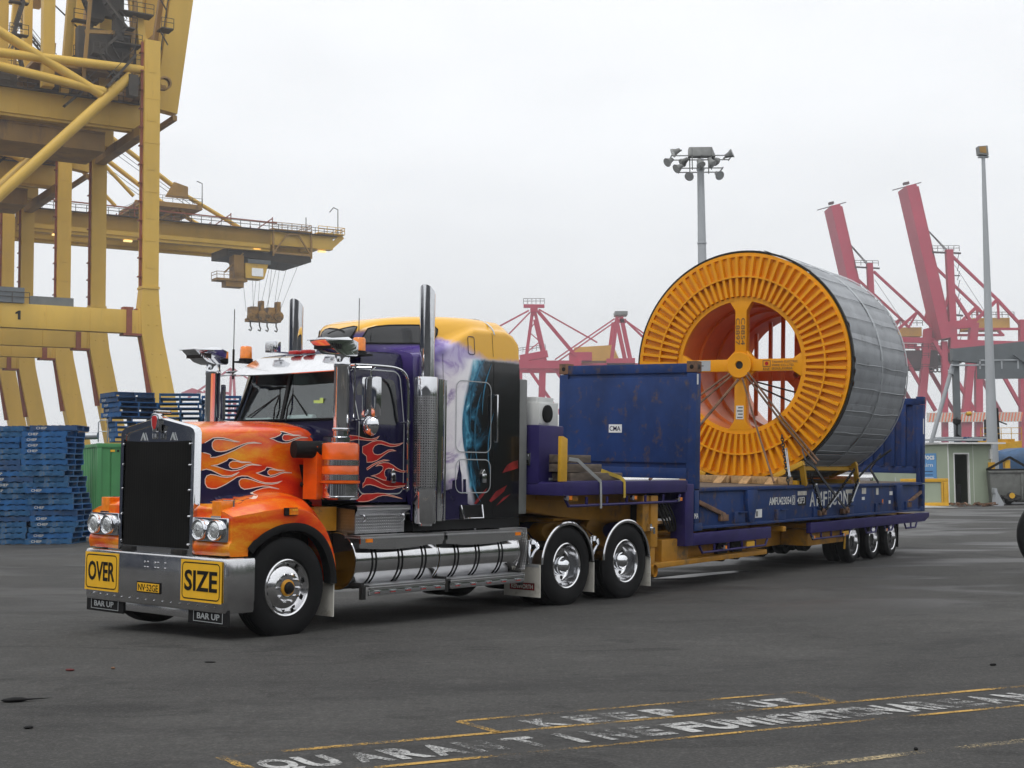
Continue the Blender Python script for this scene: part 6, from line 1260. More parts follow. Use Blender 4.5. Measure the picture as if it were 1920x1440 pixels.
def yellow_crane(off, boom, label, number):
    R_ = thing('gantry_crane', label, 'crane', CT+CV*off, (0, 0, CPH), 'yellow gantry cranes along the quay')
    for v in (0.0, 20.0):
        crane_leg(R_, v, 1); crane_leg(R_, v, -1, -28.0)
        b_ = MB(); b_.box(-27.2, -0.7, v-0.7, v+0.7, 17.2, 19.75); b_.box(-1.30, -0.9, v-0.78, v+0.78, 17.1, 20.0); [b_.box(-25+k*4.6, -24.88+k*4.6, v-0.74, v-0.70, 17.25, 19.7) for k in range(5)]; pbm = b_.build('portal_beam', 'crane_yellow', R_, bevel=0.05)
        b_ = MB(); b_.box(-2.65, -2.05, v-0.82, v+0.75, 17.15, 19.9); b_.box(-2.95, -0.9, v-0.8, v+0.8, 16.95, 17.18); b_.box(-2.9, -1.8, v-0.5, v+0.5, 19.78, 20.1); b_.build('joint_cover', 'ladder_red', pbm)
        if number and v == 0:
            b_ = MB(); b_.prism([(-14.1, 18.05), (-13.82, 18.05), (-13.82, 19.0), (-14.02, 19.0), (-14.35, 18.80), (-14.35, 18.6), (-14.1, 18.68)], lambda a, c, t: (a, -0.70-t, c), 0.0, 0.03, 0); b_.disc((-4.6, -0.71, 18.4), (0, 1, 0), 0.6, 16, m=1); b_.build('number', ['black_paint', 'crane_yellow'], pbm)
        for (u0, z0), (u1, z1), r in (((-26.5, 19.8), (-2.2, 46.0), 0.58), ((-27.0, 46.0), (-0.8, 46.9), 0.50), ((-27.0, 53.8), (-5.4, 43.4), 0.52), ((-27.0, 46.0), (-5.0, 43.8), 0.5)):
            b_ = MB(); b_.tube((u0, v, z0), (u1, v, z1), r, n=16); b_.build('brace', 'crane_yellow', R_)
    for v in (5.0, 15.0):
        b_ = MB(); b_.box(-36, 0.2, v-0.75, v+0.75, 41.2, 44.0); b_.box(-36, 0.25, v-0.95, v+0.95, 44.0, 44.15); b_.box(-36, 0.2, v-0.5, v+0.5, 40.9, 41.2); [b_.box(-33+k*3.3, -32.85+k*3.3, v-0.80, v-0.75, 41.2, 44.0) for k in range(10)]; b_.build('girder', 'crane_yellow', R_, bevel=0.04)
        b_ = MB(); railing(b_, [(-30, v-0.9, 44.15), (0, v-0.9, 44.15)]); railing(b_, [(-30, v+0.9, 44.15), (0, v+0.9, 44.15)]); b_.box(-30, 0, v-1.5, v-0.96, 43.9, 44.0); b_.build('walkway', 'crane_steel', R_)
    for u in (0, -28):
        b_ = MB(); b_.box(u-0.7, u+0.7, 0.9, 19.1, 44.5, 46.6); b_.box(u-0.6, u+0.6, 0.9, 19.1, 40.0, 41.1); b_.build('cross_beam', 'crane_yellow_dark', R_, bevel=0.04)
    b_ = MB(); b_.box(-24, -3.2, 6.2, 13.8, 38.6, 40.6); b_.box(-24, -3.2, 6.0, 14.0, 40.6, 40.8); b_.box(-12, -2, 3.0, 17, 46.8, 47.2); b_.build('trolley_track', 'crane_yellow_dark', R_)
    # mast above the hinge, with posts, stairs and platforms
    for (p, q, w) in (((-10.5, 3, 44.2), (-10.5, 3, 66), 1.25), ((-12.3, 17, 44.2), (-12.3, 17, 66), 1.2), ((-9.4, 17, 44.2), (-9.4, 17, 66), 0.95), ((-8.2, 5, 44.2), (-7.0, 5, 62), 0.9), ((-5.0, 15, 44.2), (-3.5, 13, 69), 0.9), ((-0.6, 1.2, 50.0), (-2.0, 4.5, 70), 0.85), ((-0.6, 18.8, 50.0), (-2.0, 15.5, 70), 0.85), ((0.6, 6, 47), (-1.5, 6, 70), 0.8), ((-3.2, 6, 44.2), (-3.2, 6, 60), 2.2)):
        b_ = MB(); b_.beam(p, q, w, w, (0, 1, 0)); b_.build('mast_post', 'crane_yellow', R_, bevel=0.03)
    b_ = MB(); b_.box(-4.5, 0.5, 3.5, 16.5, 69.5, 71.0); b_.box(-12.8, -2, 2.5, 3.5, 58, 58.8); b_.build('mast_head', 'crane_yellow', R_, each=True)
    b_ = MB()
    for k in range(4):
        z = 44.2+k*4.2; d = 1 if k % 2 else -1; stair(b_, (-6.2-d*0.9, 4.0, z), (-6.2+d*0.9, 4.0, z+4.2)); b_.box(-7.6, -4.8, 3.4, 4.6, z+4.1, z+4.25); railing(b_, [(-7.6, 3.4, z+4.25), (-4.8, 3.4, z+4.25)])
    b_.build('stairway', 'crane_steel', R_); b_ = MB()
    for k in range(5):
        z = 46+k*3.6; d = 1 if k % 2 else -1; stair(b_, (-13.6-d*0.5, 3.2, z), (-13.6+d*0.5, 3.2, z+3.6), 0.7); b_.box(-14.6, -12.6, 2.8, 3.6, z+3.5, z+3.65); railing(b_, [(-14.6, 2.8, z+3.6), (-12.6, 2.8, z+3.6)])
    b_.build('stairway', 'crane_steel', R_); b_ = MB()
    for u0, u1, z in ((-4.2, -1.0, 49.5), (-3.5, 0.3, 53.2), (-5.2, -1.2, 57.0), (-3.2, -0.8, 47.2), (1.2, 2.6, 52.0), (1.0, 2.8, 56.0)):
        b_.box(u0, u1, -0.2, 1.6, z, z+0.15); railing(b_, [(u0, -0.2, z+0.15), (u1, -0.2, z+0.15)], sp=1.0); b_.beam((u0, 0.6, z), (u0+1.0, 0.6, z-1.6), 0.12, 0.12)
    stair(b_, (-5.0, -0.4, 44.2), (-1.9, -0.4, 48.2)); stair(b_, (-9.0, 1.5, 42.0), (-5.6, 1.5, 45.4))
    b_.box(-2.6, -1.6, -0.8, 0.4, 43.6, 46.0); b_.box(-3.8, -2.8, 0.5, 2.0, 50.0, 52.6); b_.box(-6.2, -4.6, 2.0, 3.2, 52.5, 54.6); b_.box(-3.0, -1.2, 0.0, 1.5, 45.2, 46.0)
    b_.build('access_platform', 'crane_steel', R_)
    b_ = MB()
    for k in range(5):
        z = 44.6+k*3.4; d = 1 if k % 2 else -1; stair(b_, (-4.2-d*1.5, 0.4, z), (-4.2+d*1.5, 0.4, z+3.4), 1.0); b_.box(-6.4 if d < 0 else -3.0, -5.2 if d < 0 else -1.8, -0.3, 1.2, z+3.3, z+3.45); railing(b_, [(-6.4 if d < 0 else -3.2, -0.3, z+3.45), (-5.0 if d < 0 else -1.6, -0.3, z+3.45)], sp=0.7)
    b_.build('stair_tower', 'crane_steel', R_)
    b_ = MB(); b_.box(-7.4, -0.9, 2.2, 3.6, 47.3, 51.5); b_.box(-6.0, -2.4, 2.0, 3.0, 53.0, 56.0); b_.box(-9.5, -7.6, 7, 13, 44.2, 47.5); b_.box(-24, -13, 6, 14, 44.2, 46.4); b_.build('machinery', 'crane_steel', R_, bevel=0.05)
    b_ = MB(); b_.beam((-7.2, 1.0, 44.2), (-6.2, 1.0, 58), 0.35, 0.35); b_.beam((-1.9, 1.0, 47), (-1.2, 1.0, 60), 0.4, 0.4); b_.beam((-7, 1, 50.5), (-1.6, 1, 51.2), 0.3, 0.4); b_.beam((-7, 1, 55), (-1.6, 1, 55.6), 0.3, 0.4); b_.build('stair_frame', 'crane_yellow_dark', R_)
    b_ = MB()
    for k in range(4): b_.pipe([(-26+k*0.4, 6, 70-k*0.2), (-13, 6, 57.8), (0, 6, 47+k*0.1)], 0.05, 5)
    b_.build('rope', 'crane_steel', R_)
    b_ = MB(); b_.box(-18.5, -13.5, -0.9, 0.5, 19.8, 21.4); b_.box(-12.5, -8, 0.6, 1.4, 19.8, 20.8); b_.build('cable_drum_house', 'grey_steel', R_)
    b_ = MB(); railing(b_, [(-20, -1.0, 19.8), (-13, -1.0, 19.8)]); b_.build('portal_railing', 'crane_steel', R_)
    b_ = MB(); b_.lathe([(0.55, -0.4), (0.75, -0.35), (0.75, -0.2), (0.55, -0.15), (0.55, 0.15), (0.75, 0.2), (0.75, 0.35), (0.55, 0.4)], (1.7, 0.2, 45.8), (0, 1, 0), 20); b_.box(0.8, 1.8, -0.1, 0.6, 45.0, 45.5); b_.build('sheave', 'crane_yellow_dark', R_)
    # boom
    if boom == 'up':
        a = radians(82.5); D = Vector((cos(a), 0, sin(a))); O = Vector((3.3, 0, 43.8))
        for v in (5.0, 15.0):
            b_ = MB(); p = O+Vector((0, v, 0)); b_.beam(p, p+D*58, 1.5, 2.7, (1, 0, 0)); b_.beam(p+D*0.3-Vector((1.6, 0, 0)), p+D*58-Vector((1.6, 0, 0)), 0.9, 0.35, (1, 0, 0)); b_.build('boom', 'crane_yellow', R_, bevel=0.05)
        b_ = MB()
        for k in range(7): p = O+D*(2+k*9); b_.beam(p+Vector((0, 5.7, 0)), p+Vector((0, 14.3, 0)), 0.8, 1.2, (1, 0, 0))
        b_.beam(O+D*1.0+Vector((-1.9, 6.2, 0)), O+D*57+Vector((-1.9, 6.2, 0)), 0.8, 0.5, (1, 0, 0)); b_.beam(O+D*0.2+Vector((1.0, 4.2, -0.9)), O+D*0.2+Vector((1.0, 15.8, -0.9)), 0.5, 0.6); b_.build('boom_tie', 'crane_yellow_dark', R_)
        b_ = MB(); p = O+Vector((-1.5, 3.9, 1)); railing(b_, [tuple(p+D*k*6) for k in range(10)], 1.0, 2.0); b_.build('boom_railing', 'crane_steel', R_)
    else:
        before = set(bpy.data.objects)
        for v in (5.0, 15.0):
            b_ = MB(); b_.box(2.6, 47.0, v-0.75, v+0.75, 40.9, 43.9); b_.box(2.6, 59.5, v-0.75, v+0.75, 41.6, 44.0); b_.box(2.6, 59.5, v-0.95, v+0.95, 44.0, 44.15); b_.box(2.6, 47.0, v-0.5, v+0.5, 40.4, 40.9); b_.build('boom', 'crane_yellow', R_, bevel=0.04)
            b_ = MB(); railing(b_, [(2.6, v-1.5, 44.1), (61, v-1.5, 44.1)], t=0.09); b_.box(2.6, 60, v-1.6, v-0.96, 43.95, 44.08); b_.build('walkway', 'crane_steel', R_)
            b_ = MB()
            for p, q, r in (((-2, v, 69.8), (30.9, v, 49.0), 0.42), ((30.9, v, 49.0), (42.0, v, 43.9), 0.36), ((-2, v, 69.8), (22, v, 47.8), 0.33)): b_.tube(p, q, r, n=12)
            b_.build('stay', 'crane_yellow', R_)
            b_ = MB()
            for k in range(3): b_.pipe([(-2, v+0.3*k, 69-k*1.1), (33, v+0.3*k, 47.5-k*0.5)], 0.05, 5)
            b_.build('rope', 'crane_steel', R_)
            b_ = MB()
            for u in (19, 26, 36.5, 44.5): b_.beam((u, v, 44.1), (u+3.2, v, 46.4), 0.18, 0.18); b_.beam((u+3.2, v, 44.1), (u+3.2, v, 46.6), 0.14, 0.14); 
            b_.beam((2.6, v-1.3, 45.6), (48, v-1.3, 45.4), 0.16, 0.2); b_.build('rope_support', 'ladder_red', R_)
        b_ = MB(); b_.prism([(27.5, 48.2), (29, 50.8), (31.5, 50.2), (31.5, 48.2)], lambda a, c, t: (a, t, c), 4.4, 5.0); b_.prism([(24.5, 47.2), (25.5, 49.2), (28, 48.8), (28, 47.2)], lambda a, c, t: (a, t, c), 14.4, 15.0); b_.box(23, 34, 4, 16, 46.4, 47.2); b_.beam((26, 5, 44), (30, 5, 46.6), 0.4, 0.4); b_.beam((33, 5, 44), (30, 5, 46.6), 0.4, 0.4); b_.build('sheave_bracket', 'crane_yellow_dark', R_)
        b_ = MB(); railing(b_, [(20, 4, 44.5), (25, 4, 47.2), (34, 4, 47.2)]); b_.build('bracket_railing', 'crane_steel', R_)
        for u0, u1, z0, z1 in ((47.2, 55.0, 40.2, 44.3), (56.4, 61.8, 42.4, 44.4)):
            b_ = MB(); b_.box(u0, u1, 4.0, 16, z1, z1+0.2); railing(b_, [(u0, 4, z1+0.2), (u1, 4, z1+0.2), (u1, 16, z1+0.2)], t=0.1)
            if u0 < 50:
                for q in ((u0, u0+0.3), (u1-0.3, u1)): b_.box(q[0], q[1], 3.6, 3.9, z0-0.6, z1+0.2)
                b_.box(u0, u1, 3.6, 3.9, z0-0.2, z0+0.15); b_.beam((u0+0.2, 3.75, z0), (u0+3, 3.75, z1-0.6), 0.25, 0.25); b_.beam((u1-0.2, 3.75, z0), (u0+5, 3.75, z1-0.6), 0.25, 0.25); b_.box(u0+3, u0+5, 3.6, 3.9, z1-0.8, z1-0.5)
            else: b_.box(u0+1, u0+3, 4.5, 15.5, z0, z1-0.6); b_.beam((u1-2.5, 5, z0-0.2), (u1, 5, z1), 0.3, 1.0)
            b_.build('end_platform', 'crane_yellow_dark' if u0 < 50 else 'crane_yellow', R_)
        b_ = MB(); b_.pipe([(60.5, 4.2, 44.5), (60.5, 4.2, 49.0), (59.6, 4.2, 49.3), (58.8, 4.2, 48.4)], 0.09, 6); b_.pipe([(34, 4.2, 47.2), (34, 4.2, 51.0), (33, 4.2, 51.3)], 0.08, 6); b_.pipe([(54, 4.2, 44.5), (54, 4.2, 47.0)], 0.08, 6); b_.build('lamp_post', 'crane_steel', R_)
        b_ = MB()
        for u, z in ((9, 40.3), (21, 40.3), (44.5, 40.8), (57.5, 41.4)): b_.box(u-0.7, u+0.7, 4.5, 5.2, z-0.25, z)
        mat('lit_lamp', (1, 0.8, 0.35)); MAT['lit_lamp'].node_tree.nodes['Principled BSDF'].inputs['Emission Color'].default_value = (1, 0.72, 0.25, 1); MAT['lit_lamp'].node_tree.nodes['Principled BSDF'].inputs['Emission Strength'].default_value = 1.2
        b_.build('boom_lamp', 'lit_lamp', R_)
        b_ = MB(); b_.box(39.5, 56.0, 6.2, 13.8, 39.4, 40.8); b_.hexa([(43, 6, 39.3), (54, 6, 38.7), (54, 14, 38.7), (43, 14, 39.3), (40, 6, 40), (56, 6, 40), (56, 14, 40), (40, 14, 40)]); b_.lathe([(0.0, -4), (0.8, -3.9), (0.8, 3.9), (0, 4)], (45.5, 10, 39.2), (1, 0, 0), 14); b_.build('trolley', 'crane_steel', R_)
        b_ = MB(); b_.hexa([(42.6, 5.2, 35.6), (46.2, 5.2, 35.6), (46.2, 8, 35.6), (42.6, 8, 35.6), (42.6, 5.2, 38.2), (47.0, 5.2, 38.2), (47.0, 8, 38.2), (42.6, 8, 38.2)], 0); b_.box(43.8, 46.0, 5.14, 5.2, 36.0, 37.4, 1); b_.quad([(46.28, 5.3, 36.0), (46.28, 7.9, 36.0), (46.85, 7.9, 37.8), (46.85, 5.3, 37.8)], 1); b_.box(43.0, 47.4, 5.0, 8.2, 38.2, 38.9, 2)
        cb = b_.build('operator_cab', ['crane_yellow', 'lamp_glass', 'grey_steel'], R_)
        b_ = MB(); b_.box(37.2, 43.0, 5.2, 7.8, 34.9, 35.3); b_.box(39, 42.4, 5.4, 7.5, 33.9, 34.9); railing(b_, [(37.2, 5.2, 35.3), (42.6, 5.2, 35.3)], t=0.09, sp=1.2); railing(b_, [(37.2, 5.2, 35.3), (37.2, 7.8, 35.3)], t=0.09); b_.beam((42.5, 6, 40), (39, 6, 36.4), 0.25, 0.25); b_.box(40.5, 42.4, 5.4, 7.6, 35.3, 39.5); b_.build('cab_platform', 'crane_yellow_dark', R_)
        for o in set(bpy.data.objects)-before: o.scale.x = 0.957
    return R_
yellow_crane(0, 'up', 'nearest yellow gantry crane with raised boom and number on its portal beam', True)
yellow_crane(36, 'up', 'yellow gantry crane standing directly behind the nearest one, boom raised', False)
yellow_crane(68, 'down', 'yellow gantry crane with lowered boom reaching right over the truck', False)
# spreader hanging from the far crane
SP = thing('crane_spreader', 'rusty orange double spreader headblock hanging on ropes above the truck', 'spreader', CT+CV*78, (0, 0, CPH))
mat('spreader_rust', (0.34, 0.18, 0.035), rough=0.7, var=0.5, vscale=0.6, dirt=(0.05, 0.035, 0.02), damt=0.5, dscale=0.8)
for du in (0.0, 3.3):
    b_ = MB(); b_.box(45.0+du, 47.9+du, -1.2, 1.2, 28.6, 29.2); b_.box(45.4+du, 46.8+du, -1.0, 1.0, 29.2, 31.2); b_.box(47.2+du, 47.9+du, -1.0, 0.4, 29.2, 32.3); b_.lathe([(0.2, -0.4), (0.9, -0.35), (0.9, 0.35), (0.2, 0.4)], (47.3+du, -1.3, 29.6), (0, 1, 0), 18); b_.lathe([(0.2, -0.4), (0.7, -0.35), (0.7, 0.35), (0.2, 0.4)], (45.2+du, -1.3, 29.3), (0, 1, 0), 18); b_.build('headblock', 'spreader_rust', SP)
    for u in (45.6, 47.4):
        b_ = MB(); b_.pipe([(u+du, 0, 28.6), (u+du, 0, 27.9), (u+du+0.25, 0, 27.4), (u+du+0.1, 0, 27.0), (u+du-0.3, 0, 27.2)], 0.13, 6); b_.build('hook', 'crane_steel', SP)
b_ = MB()
for k, (u0, u1) in enumerate(((45.2, 46.2), (45.7, 47.0), (46.6, 48.4), (47.0, 49.6), (47.4, 50.2), (48.2, 51.0), (49.4, 52.4), (50.0, 53.0), (50.6, 54.0), (50.9, 55.2))): b_.pipe([(u0, (-1 if k % 2 else 1), 30.5), (u1-1.2, (-3 if k % 2 else 3), 39.5)], 0.035, 4)
b_.build('hoist_rope', 'crane_steel', SP); SP.scale.x = 0.957

# ================================================================ RED CRANES ACROSS THE HARBOUR
def bars(lst, nm, mt, par, dy=0.0):
    for (a, c, w) in lst:
        b_ = MB(); b_.beam((a[0], dy, a[1]), (c[0], dy, c[1]), w, w, (0, 1, 0)); b_.build(nm, mt, par)
X0 = 131.3
RGROUP = 'red gantry cranes across the harbour'
R1 = thing('red_gantry_crane', 'red gantry crane with the taller raised boom, right of the reel', 'crane', (X0, 400, 0.3), (0, 0, 0), RGROUP)
S = lambda L_: [((a[0]-X0, a[1]-0.3), (c[0]-X0, c[1]-0.3), w) for a, c, w in L_]
def red_common(par, lists, dys):
    for nm, mt, L_, n_ in lists:
        for dy in dys[:n_]: bars(S(L_), nm, mt, par, dy)
red_common(R1, [
    ('mast', 'crane_red', [((129.9, 66.3), (130.4, 37), 2.0)], 2), ('mast_strut', 'crane_red', [((130.5, 53.6), (136.0, 44.5), 0.9), ((129.7, 53.6), (127.6, 47), 0.8)], 2),
    ('platform', 'crane_grime', [((125.0, 65.6), (133.4, 65.2), 0.5), ((129.5, 47.0), (133.5, 46.6), 0.5), ((131, 58.6), (133, 58.5), 0.3)], 1),
    ('backstay', 'crane_red', [((130.8, 64.4), (143.8, 51.3), 0.75), ((143.8, 51.3), (151.4, 42.6), 0.85), ((143.8, 51.3), (136.5, 44.5), 0.95), ((143.9, 50.8), (144.0, 45.5), 0.6)], 2),
    ('girder', 'crane_red', [((129.2, 38.2), (156, 37.2), 2.6), ((137.0, 42.6), (152, 42.5), 0.7), ((128, 43.5), (137, 44.3), 2.4)], 2),
    ('leg', 'crane_red', [((136.7, 44.5), (135.0, 30.3), 2.3), ((135.0, 30.3), (133.6, 19.0), 2.1), ((133.6, 19.0), (132.3, 0.3), 2.9), ((127.7, 39), (126.9, 0.3), 1.6), ((137.7, 36.6), (136.8, 0.3), 2.0), ((151.2, 45.2), (149.9, 0.3), 2.2)], 1),
    ('diagonal', 'crane_red', [((124.7, 39.1), (136.0, 18.6), 1.0), ((139.5, 38.9), (150.5, 18.0), 1.0)], 2)], (0, 18))
def box_boom(par, p, q, w, tip=True):
    p, q = Vector((p[0]-X0, 2, p[1]-.3)), Vector((q[0]-X0, 2, q[1]-.3)); 
    for dy in (0,):
        o = Vector((0, dy, 0)); b_ = MB(); b_.beam(p+o, q+o, w*0.66, 9.0, (0, 1, 0)); b_.beam(p+o+Vector((w*0.46, 1.5, 0)), q+o+Vector((w*0.46, 1.5, 0)), w*0.40, 6.0, (0, 1, 0)); b_.build('boom', 'crane_red', par)
    b_ = MB(); d = (p-q).normalized(); b_.beam(p+d*0.6+Vector((-4.3, 0, -1.3)), p+d*0.6+Vector((4.4, 0, 1.0)), 0.25, 0.25); b_.beam(p+d*1.0, p+d*1.7, 1.6, 1.4); b_.build('boom_tip', 'crane_grime', par)
box_boom(R1, (127.7-9.1, 85.4), (127.7, 39.8), 4.6)
b_ = MB()
for k in range(3): b_.pipe([(123.4-X0+k*0.4, 1, 73-k*0.6), (129.9-X0, 1, 66-k*0.4)], 0.09, 4)
b_.pipe([(131.5-X0, 1, 62), (141-X0, 1, 46.5)], 0.06, 4); b_.build('rope', 'crane_grime', R1)
b_ = MB(); b_.box(137-X0, 148-X0, 2, 14, 42.8, 45.8); b_.build('machinery_house', 'house_yellow', R1)
b_ = MB(); railing(b_, [(136.5-X0, 1, 45.8), (149-X0, 1, 45.8)], 1.6, 1.8, t=0.16); railing(b_, [(125-X0, 0, 65.6), (133-X0, 0, 65.6)], 1.6, 1.6, t=0.14)
for z in (36.5, 33.8, 30.5): railing(b_, [(117-X0, 0, z), (131-X0, 0, z)], 1.5, 2.0, t=0.15)
for k in range(10): b_.beam((132.2-X0, 0, 38+k*2.7), (132.9-X0, 0, 40.7+k*2.7), 0.15, 0.15)
b_.build('railing', 'crane_grime', R1)
b_ = MB(); b_.box(116-X0, 127-X0, 4, 14, 31, 36.5); b_.box(129-X0, 134-X0, 4, 14, 32.5, 35.5); b_.box(138.5-X0, 147-X0, 4, 14, 32, 36.4)
for k in range(5): b_.lathe([(0.5, -0.2), (0.9, 0), (0.5, 0.2)], (124.6-X0+k*1.2, 3, 30.6), (0.3, 1, 0), 12)
b_.build('trolley', 'crane_grime', R1)
b_ = MB(); b_.box(129.2-X0, 135.0-X0, -1.4, -1.2, 33.6, 36.4, 0); b_.text('PATRICK', (129.9-X0, -1.42, 35.0), (1, 0, 0), (0, 0, 1), 1.15, 0.05, 1, width=4.4); b_.text('TERMINAL', (129.9-X0, -1.42, 33.9), (1, 0, 0), (0, 0, 1), 0.9, 0.05, 1, width=4.4); b_.build('name_board', ['crane_grime', 'sign_yellow'], R1)
for k in range(1):
    b_ = MB(); b_.box(121.5-X0, 149-X0, -2.2, -1.4, 14.8, 17.6, 0)
    for j in range(30): xx = 121.8+j*0.92; b_.prism([(xx, 14.9), (xx+0.45, 14.9), (xx+1.0, 17.5), (xx+0.55, 17.5)], lambda a, c, t: (a-X0, -2.22+t, c), 0.0, 0.1, 1)
    b_.build('warning_beam', ['flap_white', 'orange_stripe'], R1)
R2 = thing('red_gantry_crane', 'red gantry crane whose raised boom rises just behind the grey reel', 'crane', (X0, 404, 0.3), (0, 0, 0), RGROUP)
red_common(R2, [('mast', 'crane_red', [((107.3, 63), (107.9, 37.6), 1.7)], 2), ('platform', 'crane_grime', [((102.8, 62.0), (110.3, 61.5), 0.45), ((108.2, 52), (110.5, 51.8), 0.3)], 1),
    ('backstay', 'crane_red', [((108.5, 60.6), (121.3, 48.3), 0.7), ((121.3, 48.3), (128.2, 40.7), 0.8), ((121.3, 48.3), (114.0, 42), 0.8), ((121.3, 48.3), (118.4, 43.5), 0.5)], 2),
    ('girder', 'crane_red', [((108, 40.3), (126, 39.6), 1.6), ((108, 38.0), (126, 37.6), 0.7)], 2), ('leg', 'crane_red', [((124.2, 43), (121.6, 20), 2.2), ((121.6, 20), (119.6, 0.3), 2.2), ((116.1, 37.6), (115.3, 0.3), 1.4)], 1), ('diagonal', 'crane_red', [((114.6, 39.2), (125.8, 18.7), 1.0)], 2)], (0, 18))
box_boom(R2, (97.0, 80.4), (107.0, 31.3), 4.2)
b_ = MB()
for k in range(3): b_.pipe([(101.8-X0+k*0.3, 1, 69-k*0.6), (107.3-X0, 1, 62.6-k*0.4)], 0.09, 4)
b_.pipe([(109-X0, 1, 58), (118-X0, 1, 44)], 0.06, 4); b_.build('rope', 'crane_grime', R2)
b_ = MB(); b_.box(114.9-X0, 123-X0, 2, 14, 40.9, 43.6); b_.build('machinery_house', 'house_yellow', R2)
b_ = MB(); railing(b_, [(113-X0, 1, 44), (123-X0, 1, 44)], 1.5, 1.8, t=0.16); railing(b_, [(103-X0, 0, 62.2), (110-X0, 0, 62.0)], 1.5, 1.6, t=0.14); b_.build('railing', 'crane_grime', R2)
R3 = thing('red_gantry_crane', 'distant red gantry crane with round topped apex beside the sleeper', 'crane', (X0, 400, 0.3), (0, 0, 0), RGROUP)
red_common(R3, [('apex', 'crane_red', [((3.6, 50.6), (9.8, 50.5), 1.0), ((5.6, 49.6), (7.8, 49.6), 1.8), ((6.0, 48.4), (7.4, 48.4), 1.4)], 1), ('apex_leg', 'crane_red', [((6.3, 49.3), (4.3, 35.7), 0.95), ((7.1, 48.3), (9.8, 36.1), 0.9)], 2),
    ('backstay', 'crane_red', [((7.8, 49.1), (18.6, 36), 1.0), ((8.1, 49.6), (25.3, 39.6), 0.42), ((5.2, 49.3), (-9.0, 41.8), 0.45), ((5.5, 48.7), (-9.0, 34.0), 0.4)], 1),
    ('girder', 'crane_red', [((1.8, 33.2), (20.5, 33.0), 2.4), ((2.4, 35.0), (10.6, 36.4), 2.0), ((-14, 33.4), (2, 33.3), 1.6)], 2), ('leg', 'crane_red', [((9.2, 32.2), (8.0, 0.3), 1.7), ((2.4, 32.2), (2.0, 0.3), 1.4), ((20.5, 32), (20.3, 0.3), 1.7)], 2), ('diagonal', 'crane_red', [((4.8, 32.2), (15.6, 16.4), 0.9), ((12.5, 32.2), (20.3, 20.4), 0.9)], 1), ('ladder', 'crane_red', [((7.2, 46), (4.9, 43), 0.3), ((5.0, 43), (8.4, 40), 0.3), ((8.4, 40), (4.6, 37), 0.3)], 1)], (0, 16))
b_ = MB(); b_.box(17.1-X0, 23.7-X0, 0, 6, 34, 36.5); b_.build('winch_house', 'crane_red', R3)
b_ = MB(); railing(b_, [(3.6-X0, 0, 50.9), (9.8-X0, 0, 50.9)], 1.6, 1.2, t=0.14); railing(b_, [(2-X0, 0, 36.4), (10-X0, 0, 37.4)], 1.4, 1.4, t=0.14); b_.build('railing', 'crane_grime', R3)
R4 = thing('red_gantry_crane', 'distant red gantry crane left of the reel with a grey capped apex', 'crane', (X0, 408, 0.3), (0, 0, 0), RGROUP)
red_common(R4, [('apex_leg', 'crane_red', [((31.9, 48.1), (30.0, 34.8), 1.1), ((33.1, 48.1), (35.6, 35.4), 1.2)], 2), ('apex', 'crane_red', [((31.4, 46.8), (34.6, 46.8), 1.2)], 1), ('backstay', 'crane_red', [((31.1, 47.5), (13.0, 35.3), 0.4), ((31.3, 46.6), (14.0, 34.8), 0.4), ((34.9, 46.5), (46, 35.5), 0.6), ((34.5, 46.9), (52, 34), 0.4)], 1),
    ('girder', 'crane_red', [((20.5, 33), (56, 32.6), 2.2), ((28.5, 34.3), (37, 34.4), 2.2)], 2), ('leg', 'crane_red', [((30, 32), (29.6, 0.3), 1.6), ((38, 32), (38, 0.3), 1.6)], 2)], (0, 16))
b_ = MB(); b_.box(31.2-X0, 35-X0, -1, 5, 48.3, 49.4); b_.build('apex_cap', 'lamp_grey', R4)
b_ = MB(); b_.hexa([(18.7-X0, 6, 35), (33-X0, 6, 35), (33-X0, 16, 35), (18.7-X0, 16, 35), (19.2-X0, 6, 39.2), (30.5-X0, 6, 39.8), (32.5-X0, 16, 39), (19.2-X0, 16, 39.2)]); b_.build('machinery_house', 'house_yellow', R4)
R5 = thing('hazy_crane', 'very faint pale red crane far off behind the chrome air intake', 'crane', (-145, 700, 0.3))
for nm, L_ in (('leg', [((-2.5, 0), (0.3, 56), 1.2), ((4.2, 0), (1.2, 56), 1.2)]), ('arm', [((-22, 41), (0, 56), 0.9), ((1, 56), (18, 44), 0.8), ((-14, 44), (0, 43), 1.4)]), ('lattice', [((-1.8, 14), (3.0, 20), 0.5), ((3.2, 20), (-0.8, 30), 0.5), ((-0.8, 30), (2.0, 40), 0.5)])): bars(L_, nm, 'crane_red', R5)
b_ = MB(); b_.prism([(-26, 43.5), (-20, 46), (-13, 43.5)], lambda a, c, t: (a, t, c), 0, 4); b_.build('cab', 'crane_red', R5)

